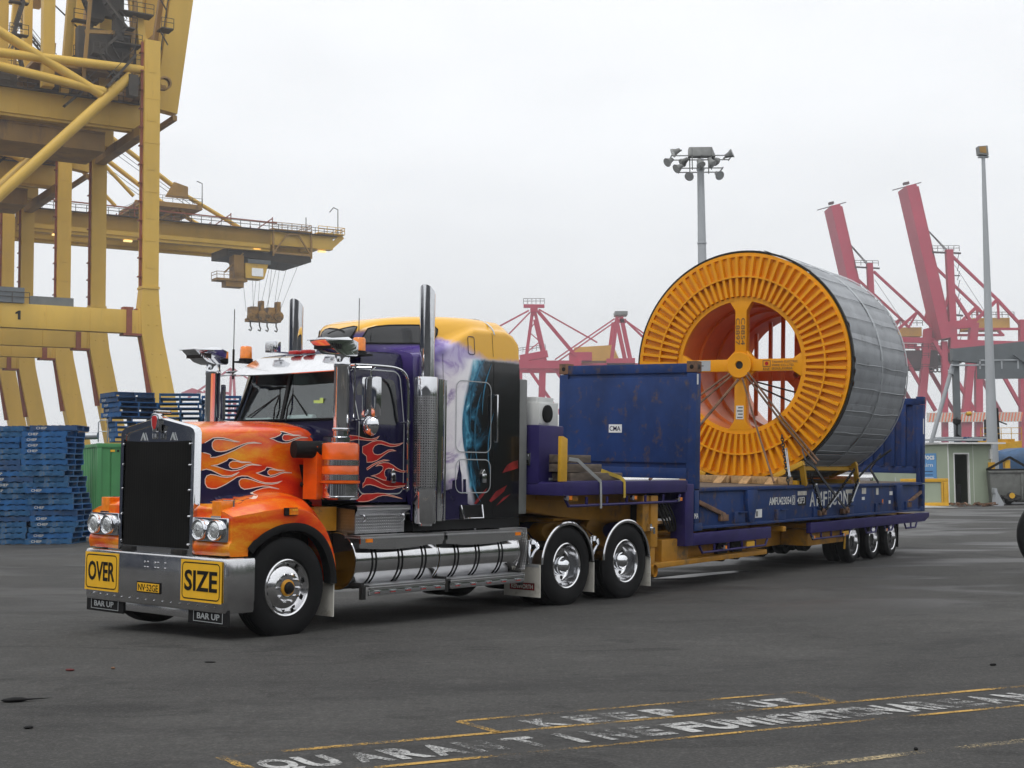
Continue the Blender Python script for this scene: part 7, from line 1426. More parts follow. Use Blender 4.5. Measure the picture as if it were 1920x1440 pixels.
# ================================================================ YARD: pallets, container, hut, poles
def make_pallet(mt, lab=False):
    L_, b_ = 1.165, MB(); h = L_/2; r = random.Random(hash(mt) % 97)
    for y in (-h+0.02, 0, h-0.02): b_.box(-h, h, y-0.02, y+0.02, 0.016, 0.122)
    for k in range(7): x = -h+0.06+k*(L_-0.12)/6; w = 0.075 if k in (0, 6) else 0.05; b_.box(x-w*0.8, x+w*0.8, -h-r.random()*0.008, h+r.random()*0.008, 0.1225, 0.140)
    for k in range(5): x = -h+0.07+k*(L_-0.14)/4; b_.box(x-0.05, x+0.05, -h-r.random()*0.006, h+r.random()*0.006, 0.0, 0.0155)
    for sg in (-1, 1):
        u = (1, 0, 0) if sg < 0 else (-1, 0, 0)
        if lab: b_.text('CHEP', (-0.42*(-sg)-0.0, sg*(h+0.001), 0.042), u, (0, 0, 1), 0.085, 0.002, 1, bold=0.012, width=0.26)
    return b_
PMESH = []
for mt in ('pallet_blue', 'pallet_blue_worn', 'pallet_blue_dark'):
    for lb in (True, False):
        o = make_pallet(mt, lb).build('pallet', [mt, 'flap_white']); PMESH.append(o.data); bpy.data.objects.remove(o)
ORD = ['lowest', 'second', 'third', 'fourth', 'fifth', 'sixth', 'seventh', 'eighth', 'ninth', 'tenth', 'eleventh', 'twelfth', 'thirteenth', 'fourteenth', 'fifteenth', 'sixteenth', 'seventeenth', 'eighteenth', 'nineteenth', 'twentieth', 'twenty first', 'twenty second']
rp = random.Random(11)
def stack(x, y, z, n_, yaw, where, drift, group, th=0.1405, top_yaw=None):
    dx = 0.0
    for k in range(n_):
        o = bpy.data.objects.new('pallet', PMESH[rp.choice((0, 0, 1, 2, 3, 4, 5))]); COL.objects.link(o)
        t = k/max(1, n_-1); ox, oy = drift(t); yw = yaw+radians(rp.uniform(-4.5, 4.5)) if top_yaw is None or t < 0.55 else top_yaw+radians(rp.uniform(-3, 3))
        o.location = (x+ox+rp.uniform(-0.035, 0.035), y+oy+rp.uniform(-0.03, 0.03), z+k*th); o.rotation_euler = (0, 0, yw)
        w = 'topmost' if k == n_-1 else ORD[k]
        tag(o, ('blue pallet, %s in the %s' if k in (0, n_-1) else 'blue pallet, %s from the bottom in the %s') % (w, where), 'pallet', group)
gp = lambda x, y: gz(x, y)
stack(-12.76, 34.55, gp(-12.8, 34.5)+0.0, 21, 0.02, 'stack at the left picture edge', lambda t: (0.12*sin(t*5.0)+(0.20 if 0.35 < t < 0.62 else 0), 0.05*sin(t*9)), 'pallets stacked on the ground')
stack(-11.52, 34.50, gp(-11.5, 34.5)+0.0, 20, -0.03, 'ground stack beside the green container', lambda t: (0.12*sin(t*5.2+0.4)-0.04, 0.05*sin(t*8)), 'pallets stacked on the ground')
CG = 'pallets stacked on the green container'
stack(-10.98, 39.05, 2.60, 10, radians(116), 'left stack on the green container', lambda t: (0.10-0.18*t, 0), CG, 0.1405, radians(130))
stack(-9.72, 39.85, 2.60, 10, radians(104), 'middle stack on the green container', lambda t: (0.04*sin(t*6), 0), CG)
stack(-8.80, 41.2, 2.60, 10, radians(102), 'stack behind the chrome intake', lambda t: (0.03*sin(t*5), 0), CG)
stack(-7.95, 42.4, 2.60, 8, radians(100), 'stack behind the windscreen pillar', lambda t: (0.03*sin(t*5), 0), CG)
# cross pallet bridging the two ground stacks
o = bpy.data.objects.new('pallet', PMESH[4]); COL.objects.link(o); o.location = (-11.95, 34.72, gp(-11.9, 34.7)+20*0.1405+0.005); o.rotation_euler = (0, 0, 0.03)
tag(o, 'dark blue timber pallet lying across the tops of the two ground stacks', 'pallet', 'pallets stacked on the ground')
o.location.z = gp(-11.9, 34.7)+20*0.1405+0.012; o.location.x = -11.55; 
# green container
GC = thing('green_container', 'green steel shipping container under the blue pallet stacks', 'container', (-11.59, 38.0, gz(-11.6, 38)), (0, 0, radians(26.7)))
b_ = MB(); Wc, Lc, Hc = 2.44, 6.06, 2.58
for y in (0.0, Lc-0.12):
    for x in (0, Wc-0.12): b_.box(x, x+0.12, y, y+0.12, 0.1, Hc-0.1)
b_.box(0, Wc, 0, 0.10, Hc-0.12, Hc); b_.box(0, Wc, 0, 0.10, 0.02, 0.16); b_.box(0, 0.08, 0.12, Lc-0.12, Hc-0.1, Hc); b_.box(0, 0.08, 0.12, Lc-0.12, 0.02, 0.14); b_.box(0.05, Wc-0.05, 0.1, Lc-0.1, Hc-0.05, Hc-0.02); b_.box(Wc-0.08, Wc, 0.12, Lc-0.12, 0.02, Hc)
for x in (-0.006, Wc-0.156):
    for z in (-0.0, Hc-0.12): b_.box(x, x+0.162, -0.006, 0.16, z, z+0.125)
b_.build('frame', 'container_green', GC, bevel=0.008)
b_ = MB(); pts = []
for k in range(8):
    x = 0.12+k*0.275; pts += [(x, 0.03), (x+0.235, 0.03), (x+0.245, 0.06), (x+0.265, 0.06)]
pts.append((Wc-0.12, 0.03)); b_.loft([[(a, c, z) for a, c in pts] for z in (0.16, 1.3, Hc-0.12)]); b_.build('end_panel', 'container_green', GC, ang=20)
b_ = MB(); pts = []
for k in range(20): y = 0.12+k*0.29; pts += [(0.02, y), (0.02, y+0.10), (0.055, y+0.15), (0.055, y+0.24)]
b_.loft([[(a, c, z) for a, c in pts] for z in (0.14, Hc-0.1)]); b_.build('side_panel', 'container_green', GC, ang=20)
b_ = MB()
for k in range(3): b_.box(0.42+k*0.12, 0.48+k*0.12, 0.018, 0.029, Hc-0.24, Hc-0.18, k % 2)
b_.box(0.36, 0.42, 0.018, 0.029, Hc-0.24, Hc-0.18, 0); b_.build('warning_label', ['sign_yellow', 'black_paint'], GC)
# exhaust pipes and dark plant beside the container
PL = thing('pump_unit', 'dark pump machinery with grey exhaust pipes between pallets and green container', 'machine', (-12.6, 38.6, gz(-12.6, 38.6)))
b_ = MB(); b_.pipe(smooth_curve([(0.05, -0.5, 1.0), (0.05, -0.5, 1.9), (0.03, -0.5, 2.10), (-0.1, -0.5, 2.22), (-0.28, -0.5, 2.20)], 5), 0.075, 12); b_.build('exhaust_pipe', 'galvanised', PL)
b_ = MB(); b_.tube((-0.16, -0.5, 2.21), (-0.32, -0.5, 2.19), 0.12, n=16); b_.pipe(smooth_curve([(-0.10, -0.5, 2.2), (0.02, -0.5, 2.12), (0.06, -0.5, 1.95)], 4), 0.105, 14); b_.build('heat_wrap', 'white_unit', PL)
b_ = MB(); b_.pipe(smooth_curve([(-0.25, -0.2, 0.8), (-0.25, -0.2, 2.55), (-0.15, -0.2, 2.72), (0.3, -0.2, 2.78), (0.9, -0.2, 2.80)], 5), 0.10, 12); b_.build('duct', 'galvanised', PL)
b_ = MB(); b_.box(-0.5, 0.30, -0.5, 0.4, 0.0, 0.55); b_.beam((-0.45, -0.65, 0.05), (0.25, -0.65, 0.85), 0.08, 0.08); b_.beam((0.30, -0.62, 0.05), (-0.35, -0.62, 0.95), 0.09, 0.09); b_.box(-0.55, -0.2, -0.45, 0.2, 0.55, 1.1); b_.tube((-0.5, -0.55, 0.2), (0.2, -0.55, 0.2), 0.12)
b_.build('frame', 'rust_steel', PL, bevel=0.01)
b_ = MB(); b_.box(-0.5, 0.2, -0.3, 0.5, 0.9, 1.9); b_.lathe([(0.03, -0.1), (0.13, -0.05), (0.13, 0.05), (0.03, 0.1)], (0.0, -0.6, 0.9), (0, 1, 0), 14); b_.build('engine_block', 'dark_steel', PL, bevel=0.02)
b_ = MB(); b_.pipe([(0, 0, 0.06), (-0.10, 0.0, 1.05)], 0.022, 8, m=0); b_.box(-0.28, 0.3, -0.2, 0.2, 0.0, 0.09, 1); o = b_.build('stop_sign_stand', ['white_paint', 'flap_white']); o.location = (-11.5, 37.2, gz(-11.5, 37.2)); tag(o, 'thin white pole on a flat base before the green container', 'stand')
b_ = MB(); b_.pipe([(0, 0, 0), (0, 0, 0.55), (0.06, 0, 0.62), (0.26, 0, 0.62), (0.26, 0, 0.0)], 0.018, 6); b_.pipe([(0, 0, 0.3), (0.26, 0, 0.3)], 0.014, 6); o = b_.build('ladder_hoop', 'galvanised'); o.location = (-11.75, 38.6, 2.60); tag(o, 'small metal ladder hoop on the container roof by the pallets', 'ladder')

# hut
HT = thing('site_hut', 'pale green site hut with an open doorway and white roof edge', 'hut', (19.28, 60.34, gz(19.3, 60.3)), (0, 0, radians(25.5)))
# local x along the door wall (right), local y along the left wall (back)
Hh, Lx, Ly = 2.72, 2.56, 5.0
b_ = MB(); b_.box(0, 0.34, 0, 0.06, 0, Hh); b_.box(1.18, Lx, 0, 0.06, 0, Hh); b_.box(0.34, 1.18, 0, 0.06, 2.28, Hh); b_.box(0, 0.06, 0.06, Ly, 0, Hh); b_.box(Lx-0.06, Lx, 0.06, Ly, 0, Hh); b_.box(0.06, Lx-0.06, Ly-0.06, Ly, 0, Hh); b_.box(0.06, Lx-0.06, 0.06, Ly-0.06, 0.02, 0.06)
hw = b_.build('wall', 'hut_green', HT)
b_ = MB(); b_.box(-0.02, 0.03, -0.015, 0.0, 0, Hh); b_.box(1.46, 1.475, -0.006, 0.0, 0.1, Hh); b_.box(Lx-0.02, Lx+0.02, -0.015, 0.0, 0.1, Hh); b_.build('corner_trim', 'white_paint', hw)
b_ = MB(); b_.box(0.30, 0.35, -0.03, 0.07, 0.05, 2.33); b_.box(1.17, 1.22, -0.03, 0.07, 0.05, 2.33); b_.box(0.35, 1.17, -0.03, 0.07, 2.27, 2.33); b_.build('door_frame', 'white_paint', HT)
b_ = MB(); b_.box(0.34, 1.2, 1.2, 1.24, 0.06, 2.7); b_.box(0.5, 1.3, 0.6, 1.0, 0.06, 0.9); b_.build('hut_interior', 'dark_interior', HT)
b_ = MB(); b_.hexa([(-0.15, -0.35, Hh), (Lx+0.55, -0.35, Hh), (Lx+0.55, Ly+0.2, Hh), (-0.15, Ly+0.2, Hh), (-0.15, -0.35, Hh+0.07), (Lx+0.55, -0.35, Hh+0.07), (Lx+0.55, Ly+0.2, Hh+0.14), (-0.15, Ly+0.2, Hh+0.14)]); b_.build('roof', 'white_paint', HT)
b_ = MB(); b_.box(-0.02, -0.005, 0.72, 2.0, 1.02, 2.32, 0); b_.text('Docs', (-0.024, 1.62, 2.05), (0, -1, 0), (0, 0, 1), 0.36, 0.004, 1, bold=0.03, width=0.80); b_.text('airn', (-0.024, 1.55, 1.72), (0, -1, 0), (0, 0, 1), 0.26, 0.004, 1, width=0.62)
for k in range(2): b_.box(-0.024, -0.02, 0.95, 1.8, 1.50-0.16*k, 1.53-0.16*k, 2)
for k in range(3): b_.box(-0.024, -0.02, 0.90+0.1*k, 1.8, 1.22-0.07*k, 1.245-0.07*k, 1)
b_.build('notice_board', ['sign_blue', 'white_paint', 'navy_paint'], HT)
b_ = MB(); b_.box(Lx-0.16, Lx-0.02, -0.09, -0.0, 2.05, 2.5); b_.build('downpipe_head', 'white_unit', HT)
b_ = MB(); b_.box(-0.3, 2.4, 0.3, 1.2, Hh+0.16, Hh+0.24, 0); b_.box(0.2, 2.7, 0.4, 1.0, Hh+0.26, Hh+0.33, 0); o = b_.build('roof_sheets', 'galvanised'); o.location = HT.location; o.rotation_euler = HT.rotation_euler; tag(o, 'grey metal sheets lying on the hut roof', 'sheets')
o = bpy.data.objects.new('pallet', PMESH[4]); COL.objects.link(o); o.location = (20.6, 62.2, Hh+0.16); o.rotation_euler = (0, 0, 0.5); o.scale = (1.2, 1.2, 1.2); tag(o, 'dark blue pallet lying on the hut roof', 'pallet')
# yellow barrier frame and litter by the hut
BF = thing('yellow_barrier', 'yellow steel frame barrier standing against the green hut', 'barrier', (16.5, 58.0, gz(16.5, 58)))
b_ = MB(); b_.box(0, 2.02, 0, 0.10, 1.07, 1.22); b_.box(-0.9, 2.02, 0, 0.10, 0.06, 0.20); b_.box(1.82, 2.02, 0.0, 0.10, 0.20, 1.07); b_.box(1.72, 1.80, 0, 0.1, 0.2, 1.07); b_.box(-0.05, 0.10, 0, 0.10, 0.2, 1.07); b_.build('frame', 'barrier_yellow', BF, bevel=0.01)
b_ = MB(); b_.box(0.10, 1.72, 0.05, 0.06, 0.2, 1.07); b_.build('infill_panel', 'hut_green', BF)
b_ = MB(); b_.prism([(0, 0), (1.9, 0), (0.2, 0.10), (0, 0.06)], lambda a, c, t: (a, t, c), 0, 0.5); o = b_.build('white_board', 'white_paint'); o.location = (16.9, 57.6, gz(17, 57.6)+0.0); tag(o, 'white board lying flat below the yellow barrier', 'board')
rs = random.Random(5)
b_ = MB()
for k in range(26):
    x, y = rs.uniform(0, 2.3), rs.uniform(0, 0.6); s_ = rs.uniform(0.05, 0.16); b_.beam((x, y, s_*0.3+rs.uniform(0, 0.10)), (x+rs.uniform(-0.5, 0.5), y+rs.uniform(-0.2, 0.2), s_*0.4+rs.uniform(0, 0.12)), s_*0.6, s_*0.5)
o = b_.build('scrap_heap', 'rust_steel'); o.location = (18.4, 58.2, gz(18.4, 58.2)); tag(o, 'low heap of rusty scrap before the hut doorway', 'scrap')
b_ = MB(); b_.prism([(0, 0), (0.42, 0), (0.40, 0.1), (0.16, 0.62), (0.14, 0.75), (0.04, 0.78), (0.02, 0.6), (0.08, 0.5)], lambda a, c, t: (a, t, c), 0, 0.35); b_.beam((0.1, 0.1, 0.7), (0.45, 0.1, 0.05), 0.06, 0.06); o = b_.build('tilted_bracket', 'pole_grey'); o.location = (20.9, 59.3, gz(20.9, 59.3)); tag(o, 'tilted pale grey bracket standing at the hut corner', 'bracket')
# skip bin with a black triangular frame
SB_ = thing('skip_bin', 'grey steel skip bin with dark triangular frame behind the hut', 'bin', (21.3, 61.0, gz(21.3, 61)))
b_ = MB(); b_.hexa([(0.1, 0, 0.15), (1.5, 0, 0.15), (1.5, 1.6, 0.15), (0.1, 1.6, 0.15), (0, -0.1, 1.5), (1.6, -0.1, 1.5), (1.6, 1.8, 1.5), (0, 1.8, 1.5)]); b_.box(-0.05, 1.65, -0.14, -0.1, 1.42, 1.52); b_.box(1.40, 1.48, -0.12, -0.0, 0.2, 1.5); b_.box(1.65, 2.6, -0.05, 1.5, 0.1, 1.45); b_.build('bin_body', 'bin_grey', SB_, bevel=0.015)
b_ = MB(); b_.beam((-0.1, 0, 1.56), (0.95, 0, 2.12), 0.08, 0.10); b_.beam((0.95, 0, 2.12), (1.9, 0, 1.56), 0.08, 0.10); b_.beam((-0.1, 0, 1.56), (1.9, 0, 1.56), 0.08, 0.08); b_.build('triangle_frame', 'black_paint', SB_)
b_ = MB(); b_.box(0.75, 0.98, 0.02, 0.3, 1.62, 2.0); b_.box(0.1, 0.4, 0.3, 0.5, 1.55, 1.9); b_.build('yellow_fitting', 'barrier_yellow', SB_)
b_ = MB()
for k in range(14): b_.lathe([(0.0, -0.10), (0.16, -0.05), (0.18, 0.05), (0, 0.12)], (rs.uniform(0.1, 1.1), rs.uniform(-0.7, -0.3), 0.12+rs.uniform(0, 0.3)), (rs.uniform(-1, 1), rs.uniform(-1, 1), 1), 7)
b_.disc((0.7, -0.86, 0.42), (0.1, 1, 0), 0.13, 8, m=1); o = b_.build('rubble_heap', ['dark_steel', 'barrier_yellow']); o.location = SB_.location; tag(o, 'dark heap of rubbish on the ground before the skip bin', 'rubbish')
TP = thing('tarpaulin_load', 'blue tarpaulin covered load at the right edge behind the skip bin', 'tarpaulin', (24.5, 69, gz(24.5, 69)))
b_ = MB(); rows = []
for j in range(8): rows.append([(k*0.28, -0.06*sin(k*1.9+j*0.7)*(1 if j < 6 else 0.4)+(0.5 if j == 7 else 0), 0.4+j*0.31-0.10*sin(k*0.8)*(j > 5)) for k in range(16)])
b_.loft(rows); b_.loft([rows[-1], [(x, 2.5, z) for x, y, z in rows[-1]]]); b_.build('tarpaulin', 'tarp_blue', TP, ang=180)
b_ = MB(); b_.box(0, 4.2, 0.1, 2.4, 0, 0.6); b_.build('load_base', 'dark_steel', TP)
YM = thing('yellow_platform', 'yellow railed platform above the blue tarpaulin at the right', 'platform', (25.3, 73.5, 0))
b_ = MB(); b_.hexa([(0, 0, 2.55), (2.2, 0, 2.65), (2.2, 1.2, 2.65), (0, 1.2, 2.55), (0, 0, 2.80), (2.2, 0, 3.1), (2.2, 1.2, 3.1), (0, 1.2, 2.80)]); b_.box(0, 1.9, 0.2, 1.0, 2.95, 3.2); b_.box(0.1, 0.3, 0.4, 0.6, 0, 2.6); b_.box(1.9, 2.1, 0.4, 0.6, 0, 2.6); b_.build('deck', 'barrier_yellow', YM)
b_ = MB(); railing(b_, [(0, 0, 3.1), (2.2, 0, 3.1)], 0.7, 0.5, t=0.03); b_.build('railing', 'barrier_yellow', YM)
b_ = MB(); b_.pipe([(1.15, 0.5, 3.1), (1.10, 0.5, 4.9)], 0.07, 8); b_.beam((1.1, 0.5, 4.2), (1.6, 0.5, 4.0), 0.06, 0.06); b_.beam((1.1, 0.5, 3.9), (0.8, 0.5, 3.6), 0.06, 0.06); b_.build('mast', 'black_paint', YM)
MC = thing('dark_loader', 'dark loading machine with a thin crooked arm above the hut roof', 'machine', (24.3, 74, 0))
b_ = MB(); b_.hexa([(0.2, 0, 2.7), (2.0, 0, 2.7), (2.0, 1, 2.7), (0.2, 1, 2.7), (1.0, 0, 3.35), (2.0, 0, 3.4), (2.0, 1, 3.4), (1.0, 1, 3.35)]); b_.box(0.4, 2.0, 0.1, 0.9, 0, 2.7); b_.hexa([(-0.2, 0.3, 3.2), (1.2, 0.3, 3.0), (1.2, 0.7, 3.0), (-0.2, 0.7, 3.2), (-0.2, 0.3, 3.3), (1.2, 0.3, 3.3), (1.2, 0.7, 3.3), (-0.2, 0.7, 3.3)]); b_.box(1.62, 2.0, 0.2, 0.8, 3.4, 4.3); b_.build('body', 'dark_steel', MC, bevel=0.02)
b_ = MB(); b_.beam((0.0, 0.5, 3.2), (0.05, 0.5, 4.0), 0.10, 0.10); b_.lathe([(0, -0.22), (0.2, -0.12), (0.24, 0.1), (0, 0.25)], (0.05, 0.5, 4.2), (0.2, 0, 1), 9); b_.beam((0.0, 0.5, 3.5), (0.25, 0.5, 3.3), 0.1, 0.1); b_.build('arm', 'black_paint', MC)
# grey gantry
GG = thing('grey_gantry', 'dark grey steel gantry beam with leg and pipe brace above the hut', 'gantry', (24.5, 75, 0))
b_ = MB(); b_.hexa([(-0.1, 0, 7.6), (9, 0, 6.6), (9, 0.5, 6.6), (-0.1, 0.5, 7.6), (-0.1, 0, 8.25), (9, 0, 9.1), (9, 0.5, 9.1), (-0.1, 0.5, 8.25)]); b_.box(1.2, 9, -0.12, -0.0, 6.55, 7.45)
b_.beam((3.2, -0.2, 7.9), (4.6, -0.2, 6.9), 0.12, 0.12); b_.build('beam', 'grey_steel', GG)
b_ = MB(); b_.box(-0.05, 0.28, 0.1, 0.4, 0, 7.7); b_.build('leg', 'grey_steel', GG)
b_ = MB(); b_.tube((-1.5, 0.25, 2.6), (-0.05, 0.25, 7.3), 0.12, n=12); b_.lathe([(0.12, -0.3), (0.17, -0.25), (0.17, 0.25), (0.12, 0.3)], (-0.08, 0.25, 7.1), (0.3, 0, 1), 12); b_.build('brace', 'pole_grey', GG)
b_ = MB()
for x in (1.3, 2.5, 3.4): b_.box(x, x+0.08, -0.15, -0.12, 7.1, 7.6)
b_.box(1.3, 3.5, -0.15, -0.12, 7.55, 7.62); b_.box(-0.2, 1.6, -0.15, 0.1, 7.28, 7.36); b_.build('rail', 'galvanised', GG)
b_ = MB(); b_.pipe([(0.2, 0.2, 4.6), (0.7, 0.2, 4.75), (0.9, 0.2, 4.7)], 0.03, 6, m=0); b_.lathe([(0, -0.18), (0.12, -0.1), (0.12, 0.12), (0, 0.18)], (0.75, 0.2, 4.65), (1, 0, 0.1), 10, m=1); b_.build('lamp', ['galvanised', 'house_yellow'], GG)
# lighting poles
P1 = thing('floodlight_mast', 'tall grey floodlight mast with ten lamp heads behind the reel', 'light mast', (12.05, 85, 0))
b_ = MB(); b_.tube((0, 0, 0), (0, 0, 21.3), 0.42, 0.21, 16); b_.tube((0, 0, 15.9), (0, 0, 15.98), 0.30, 0.30, 16); b_.tube((0, 0, 20.6), (0, 0, 20.7), 0.26, 0.26, 16); b_.build('pole', 'pole_grey', P1)
b_ = MB()
for z, w in ((20.6, 1.3), (21.4, 1.9)):
    for y in (-0.6, 0.6): b_.beam((-w, y, z), (w, y, z), 0.06, 0.06)
    for x in (-w, 0, w): b_.beam((x, -0.8, z), (x, 0.8, z), 0.06, 0.06)
for x in (-0.6, 0.6):
    for y in (-0.6, 0.6): b_.beam((x, y, 20.5), (x, y, 21.9), 0.06, 0.06)
b_.build('lamp_frame', 'lamp_grey', P1)
def flood(p, d, s_=0.42):
    p, d = Vector(p), Vector(d).normalized(); b_ = MB()
    b_.lathe([(0.0, -0.45*s_*1.4), (0.30*s_, -0.4*s_*1.4), (0.42*s_, 0), (0.72*s_, 0.45*s_*1.4)], p, d, 14, m=0); b_.disc(p+d*0.43*s_*1.4, d, 0.70*s_, 14, m=1)
    b_.beam(p-d*0.25*s_-Vector((0, 0, 0.0)), p-d*0.9*s_+Vector((0, 0, -0.1)), 0.10, 0.10, m=0)
    b_.build('floodlight', ['lamp_grey', 'lamp_glass'], P1)
for p, d in (((-1.55, -0.3, 21.75), (-0.9, -0.1, -0.45)), ((-2.0, -0.5, 21.1), (-0.75, -0.5, -0.55)), ((-1.45, -0.7, 20.65), (-0.8, -0.4, -0.5)), ((-0.75, -0.7, 20.15), (-0.4, -0.8, -0.6)), ((-0.15, -0.7, 20.95), (0.25, -0.5, -0.8)), ((0.55, -0.7, 21.0), (0.4, -0.4, -0.8)), ((1.0, -0.6, 20.2), (0.3, -0.8, -0.5)), ((1.75, -0.3, 21.5), (0.85, -0.3, 0.35)), ((0.95, 0.6, 21.4), (0.6, 0.6, -0.3)), ((-0.9, 0.6, 21.35), (-0.5, 0.7, -0.3))): flood(p, d)
b_ = MB(); b_.hexa([(-0.75, -0.2, 21.45), (0.95, -0.2, 21.45), (0.95, 0.4, 21.45), (-0.75, 0.4, 21.45), (-0.70, 0.0, 22.1), (0.75, 0.0, 22.1), (0.75, 0.6, 22.1), (-0.70, 0.6, 22.1)]); b_.build('floodlight', 'lamp_grey', P1, bevel=0.03)
P2 = thing('lamp_post', 'tall tapering grey lamp post with one square floodlight by the hut', 'lamp post', (23.26, 66, 0))
b_ = MB(); b_.tube((0, 0, 0), (0, 0, 16.9), 0.30, 0.085, 14); b_.build('pole', 'pole_grey', P2)
b_ = MB(); b_.hexa([(-0.26, -0.2, 17.0), (0.2, -0.2, 16.95), (0.2, 0.2, 16.95), (-0.26, 0.2, 17.0), (-0.26, -0.1, 17.42), (0.2, -0.1, 17.45), (0.2, 0.3, 17.45), (-0.26, 0.3, 17.42)], 0); b_.quad([(-0.22, -0.205, 17.08), (0.10, -0.205, 17.05), (0.10, -0.125, 17.40), (-0.22, -0.125, 17.38)], 1); b_.box(-0.24, 0.24, -0.1, 0.1, 16.86, 16.93, 2); b_.build('floodlight', ['lamp_grey', 'crane_yellow_dark', 'pole_grey'], P2)
# bushes beyond the rack
def bush(name, label, x, y, w, d, h, n_, seed):
    r = random.Random(seed); R_ = thing(name, label, 'bush', (x, y, gz(x, y)), group='bushes beyond the flat rack'); b_ = MB()
    for k in range(n_):
        a, u = r.uniform(0, 2*pi), sqrt(r.random()); px, py = u*cos(a)*w/2, u*sin(a)*d/2; hz = h*(1-0.6*u*u)*r.uniform(0.1, 1.0)*(0.8+0.25*sin(px*3)); s_ = r.uniform(0.05, 0.13)
        e1 = Vector((r.uniform(-1, 1), r.uniform(-1, 1), r.uniform(-1, 1))).normalized(); e2 = e1.cross(Vector((r.uniform(-1, 1), r.uniform(-1, 1), r.uniform(-1, 1)))).normalized(); c_ = Vector((px, py, hz))
        b_.quad([c_-e1*s_, c_+e2*s_*0.5, c_+e1*s_, c_-e2*s_*0.5])
    b_.build('foliage', 'leaf_green', R_, smooth=False)
    b_ = MB()
    for k in range(7): b_.pipe([(r.uniform(-w/4, w/4), 0, 0), (r.uniform(-w/3, w/3), r.uniform(-d/4, d/4), h*0.7)], 0.02, 5)
    b_.build('stem', 'old_timber', R_)
for i, (x, y, w, h, lab) in enumerate(((18.6, 70, 2.2, 1.7, 'green bush seen under the rear rack wall beside the reel'), (20.2, 71, 2.4, 1.5, 'green bush seen under the rear rack wall between grey posts'), (21.6, 72, 2.2, 1.6, 'green bush seen under the rear rack wall next to the yellow barrier'))): bush('bush', lab, x, y, w, 1.6, h, 1500, i)
for x, lab in ((17.9, 'grey bollard post under the rear rack wall, left one'), (19.0, 'grey bollard post under the rear rack wall, right one')):
    b_ = MB(); b_.lathe([(0.12, 0), (0.12, 1.25), (0.06, 1.33), (0, 1.34)], (0, 0, 0), (0, 0, 1), 16); o = b_.build('bollard', 'pole_grey'); o.location = (x, 63.5, gz(x, 63.5)); tag(o, lab, 'bollard', 'grey bollards')
# white container stacks far behind the sleeper
G = 'pale containers far behind the trailer'
k = 0
for (x, z, mt, lab) in ((1.15, 0, 'white_unit', 'pale grey container, lower one of the far pile beside the sleeper'), (1.6, 2.6, 'plate_grey', 'grey container, middle one of the far pile beside the sleeper'), (1.15, 5.2, 'white_unit', 'white container, topmost of the far pile beside the sleeper')):
    R_ = thing('far_container', lab, 'container', (x, 120, z), (0, 0, 0.2), G); b_ = MB(); b_.box(0, 3.0, 0, 6, 0.0, 2.55); b_.build('shell', mt, R_, bevel=0.02)
    b_ = MB()
    for j in range(6): b_.box(0.25+j*0.45, 0.5+j*0.45, -0.03, 0.0, 1.3 if j % 2 else 0.5, 2.2)
    b_.build('door_panel', 'galvanised', R_)
# tyre of a vehicle standing at the right picture edge
VT = thing('truck_tyre', 'big black truck tyre of a parked vehicle at the right picture edge', 'tyre', (8.91, 22.1, gz(8.91, 22.1)-0.02))
b_ = MB(); b_.lathe([(0.30, 0.04), (0.33, 0.0), (0.46, -0.005), (0.53, 0.03), (0.55, 0.06), (0.55, 0.26), (0.52, 0.30), (0.30, 0.28)], (0, 0, 0.55), (0.25, 1, 0), 48); t_ = b_.build('tyre_tread', 'black_rubber', VT)
b_ = MB(); b_.lathe([(0.30, 0.04), (0.28, 0.03), (0.26, 0.12), (0.1, 0.14), (0, 0.13)], (0, 0, 0.55), (0.25, 1, 0), 32); b_.build('rim', 'white_unit', VT); VT.scale = (1.27, 1.27, 1.27)

# ================================================================ ROAD MARKINGS
MO, ME, MT = Vector((-1.73, 8.08, 0)), Vector((0.9235, 0.3837, 0)), Vector((0.3837, -0.9235, 0))
def mk(s_, t): q = MO+ME*s_+MT*t; return (q.x, q.y, gz(q.x, q.y)+0.004)
def line(p, q, w, mt, nm, lab):
    b_ = MB(); p, q = Vector(p), Vector(q); d = (q-p).normalized(); n_ = Vector((-d.y, d.x, 0))*w/2; k = 12
    rows = []
    for j in range(k+1): c_ = p.lerp(q, j/k); rows.append([(c_+n_*(1+0.2*sin(j*2.3)))[:], (c_-n_*(1+0.2*sin(j*1.7)))[:]])
    b_.loft([[(a[0], a[1], gz(a[0], a[1])+0.004) for a in r] for r in rows]); o = b_.build(nm, mt); return tag(o, lab, 'road marking', kind='structure')
line((-1.73, 8.08, 0), (9.0, 12.53, 0), 0.06, 'worn_yellow', 'yellow_line', 'long worn yellow line above the painted lettering')
line((-1.2, 7.58, 0), (9.3, 12.0, 0), 0.05, 'worn_yellow', 'yellow_line', 'long worn yellow line below the painted lettering')
line((-1.73, 8.08, 0), (-1.32, 7.52, 0), 0.06, 'worn_yellow', 'yellow_line', 'short yellow line closing the left end of the lettering box')
line((-0.37, 9.15, 0), (2.12, 10.22, 0), 0.05, 'worn_yellow', 'yellow_line', 'faint yellow line above the words keep out')
line((2.12, 10.22, 0), (2.29, 9.72, 0), 0.07, 'worn_yellow', 'yellow_line', 'short slanting yellow line right of the words keep out')
line((-0.37, 9.15, 0), (-0.1, 8.74, 0), 0.06, 'worn_yellow', 'yellow_line', 'short slanting yellow line left of the words keep out')
line((0.6, 7.24, 0), (8.0, 10.55, 0), 0.085, 'worn_tan', 'yellow_line', 'pale tan line crossing the bottom right of the yard')
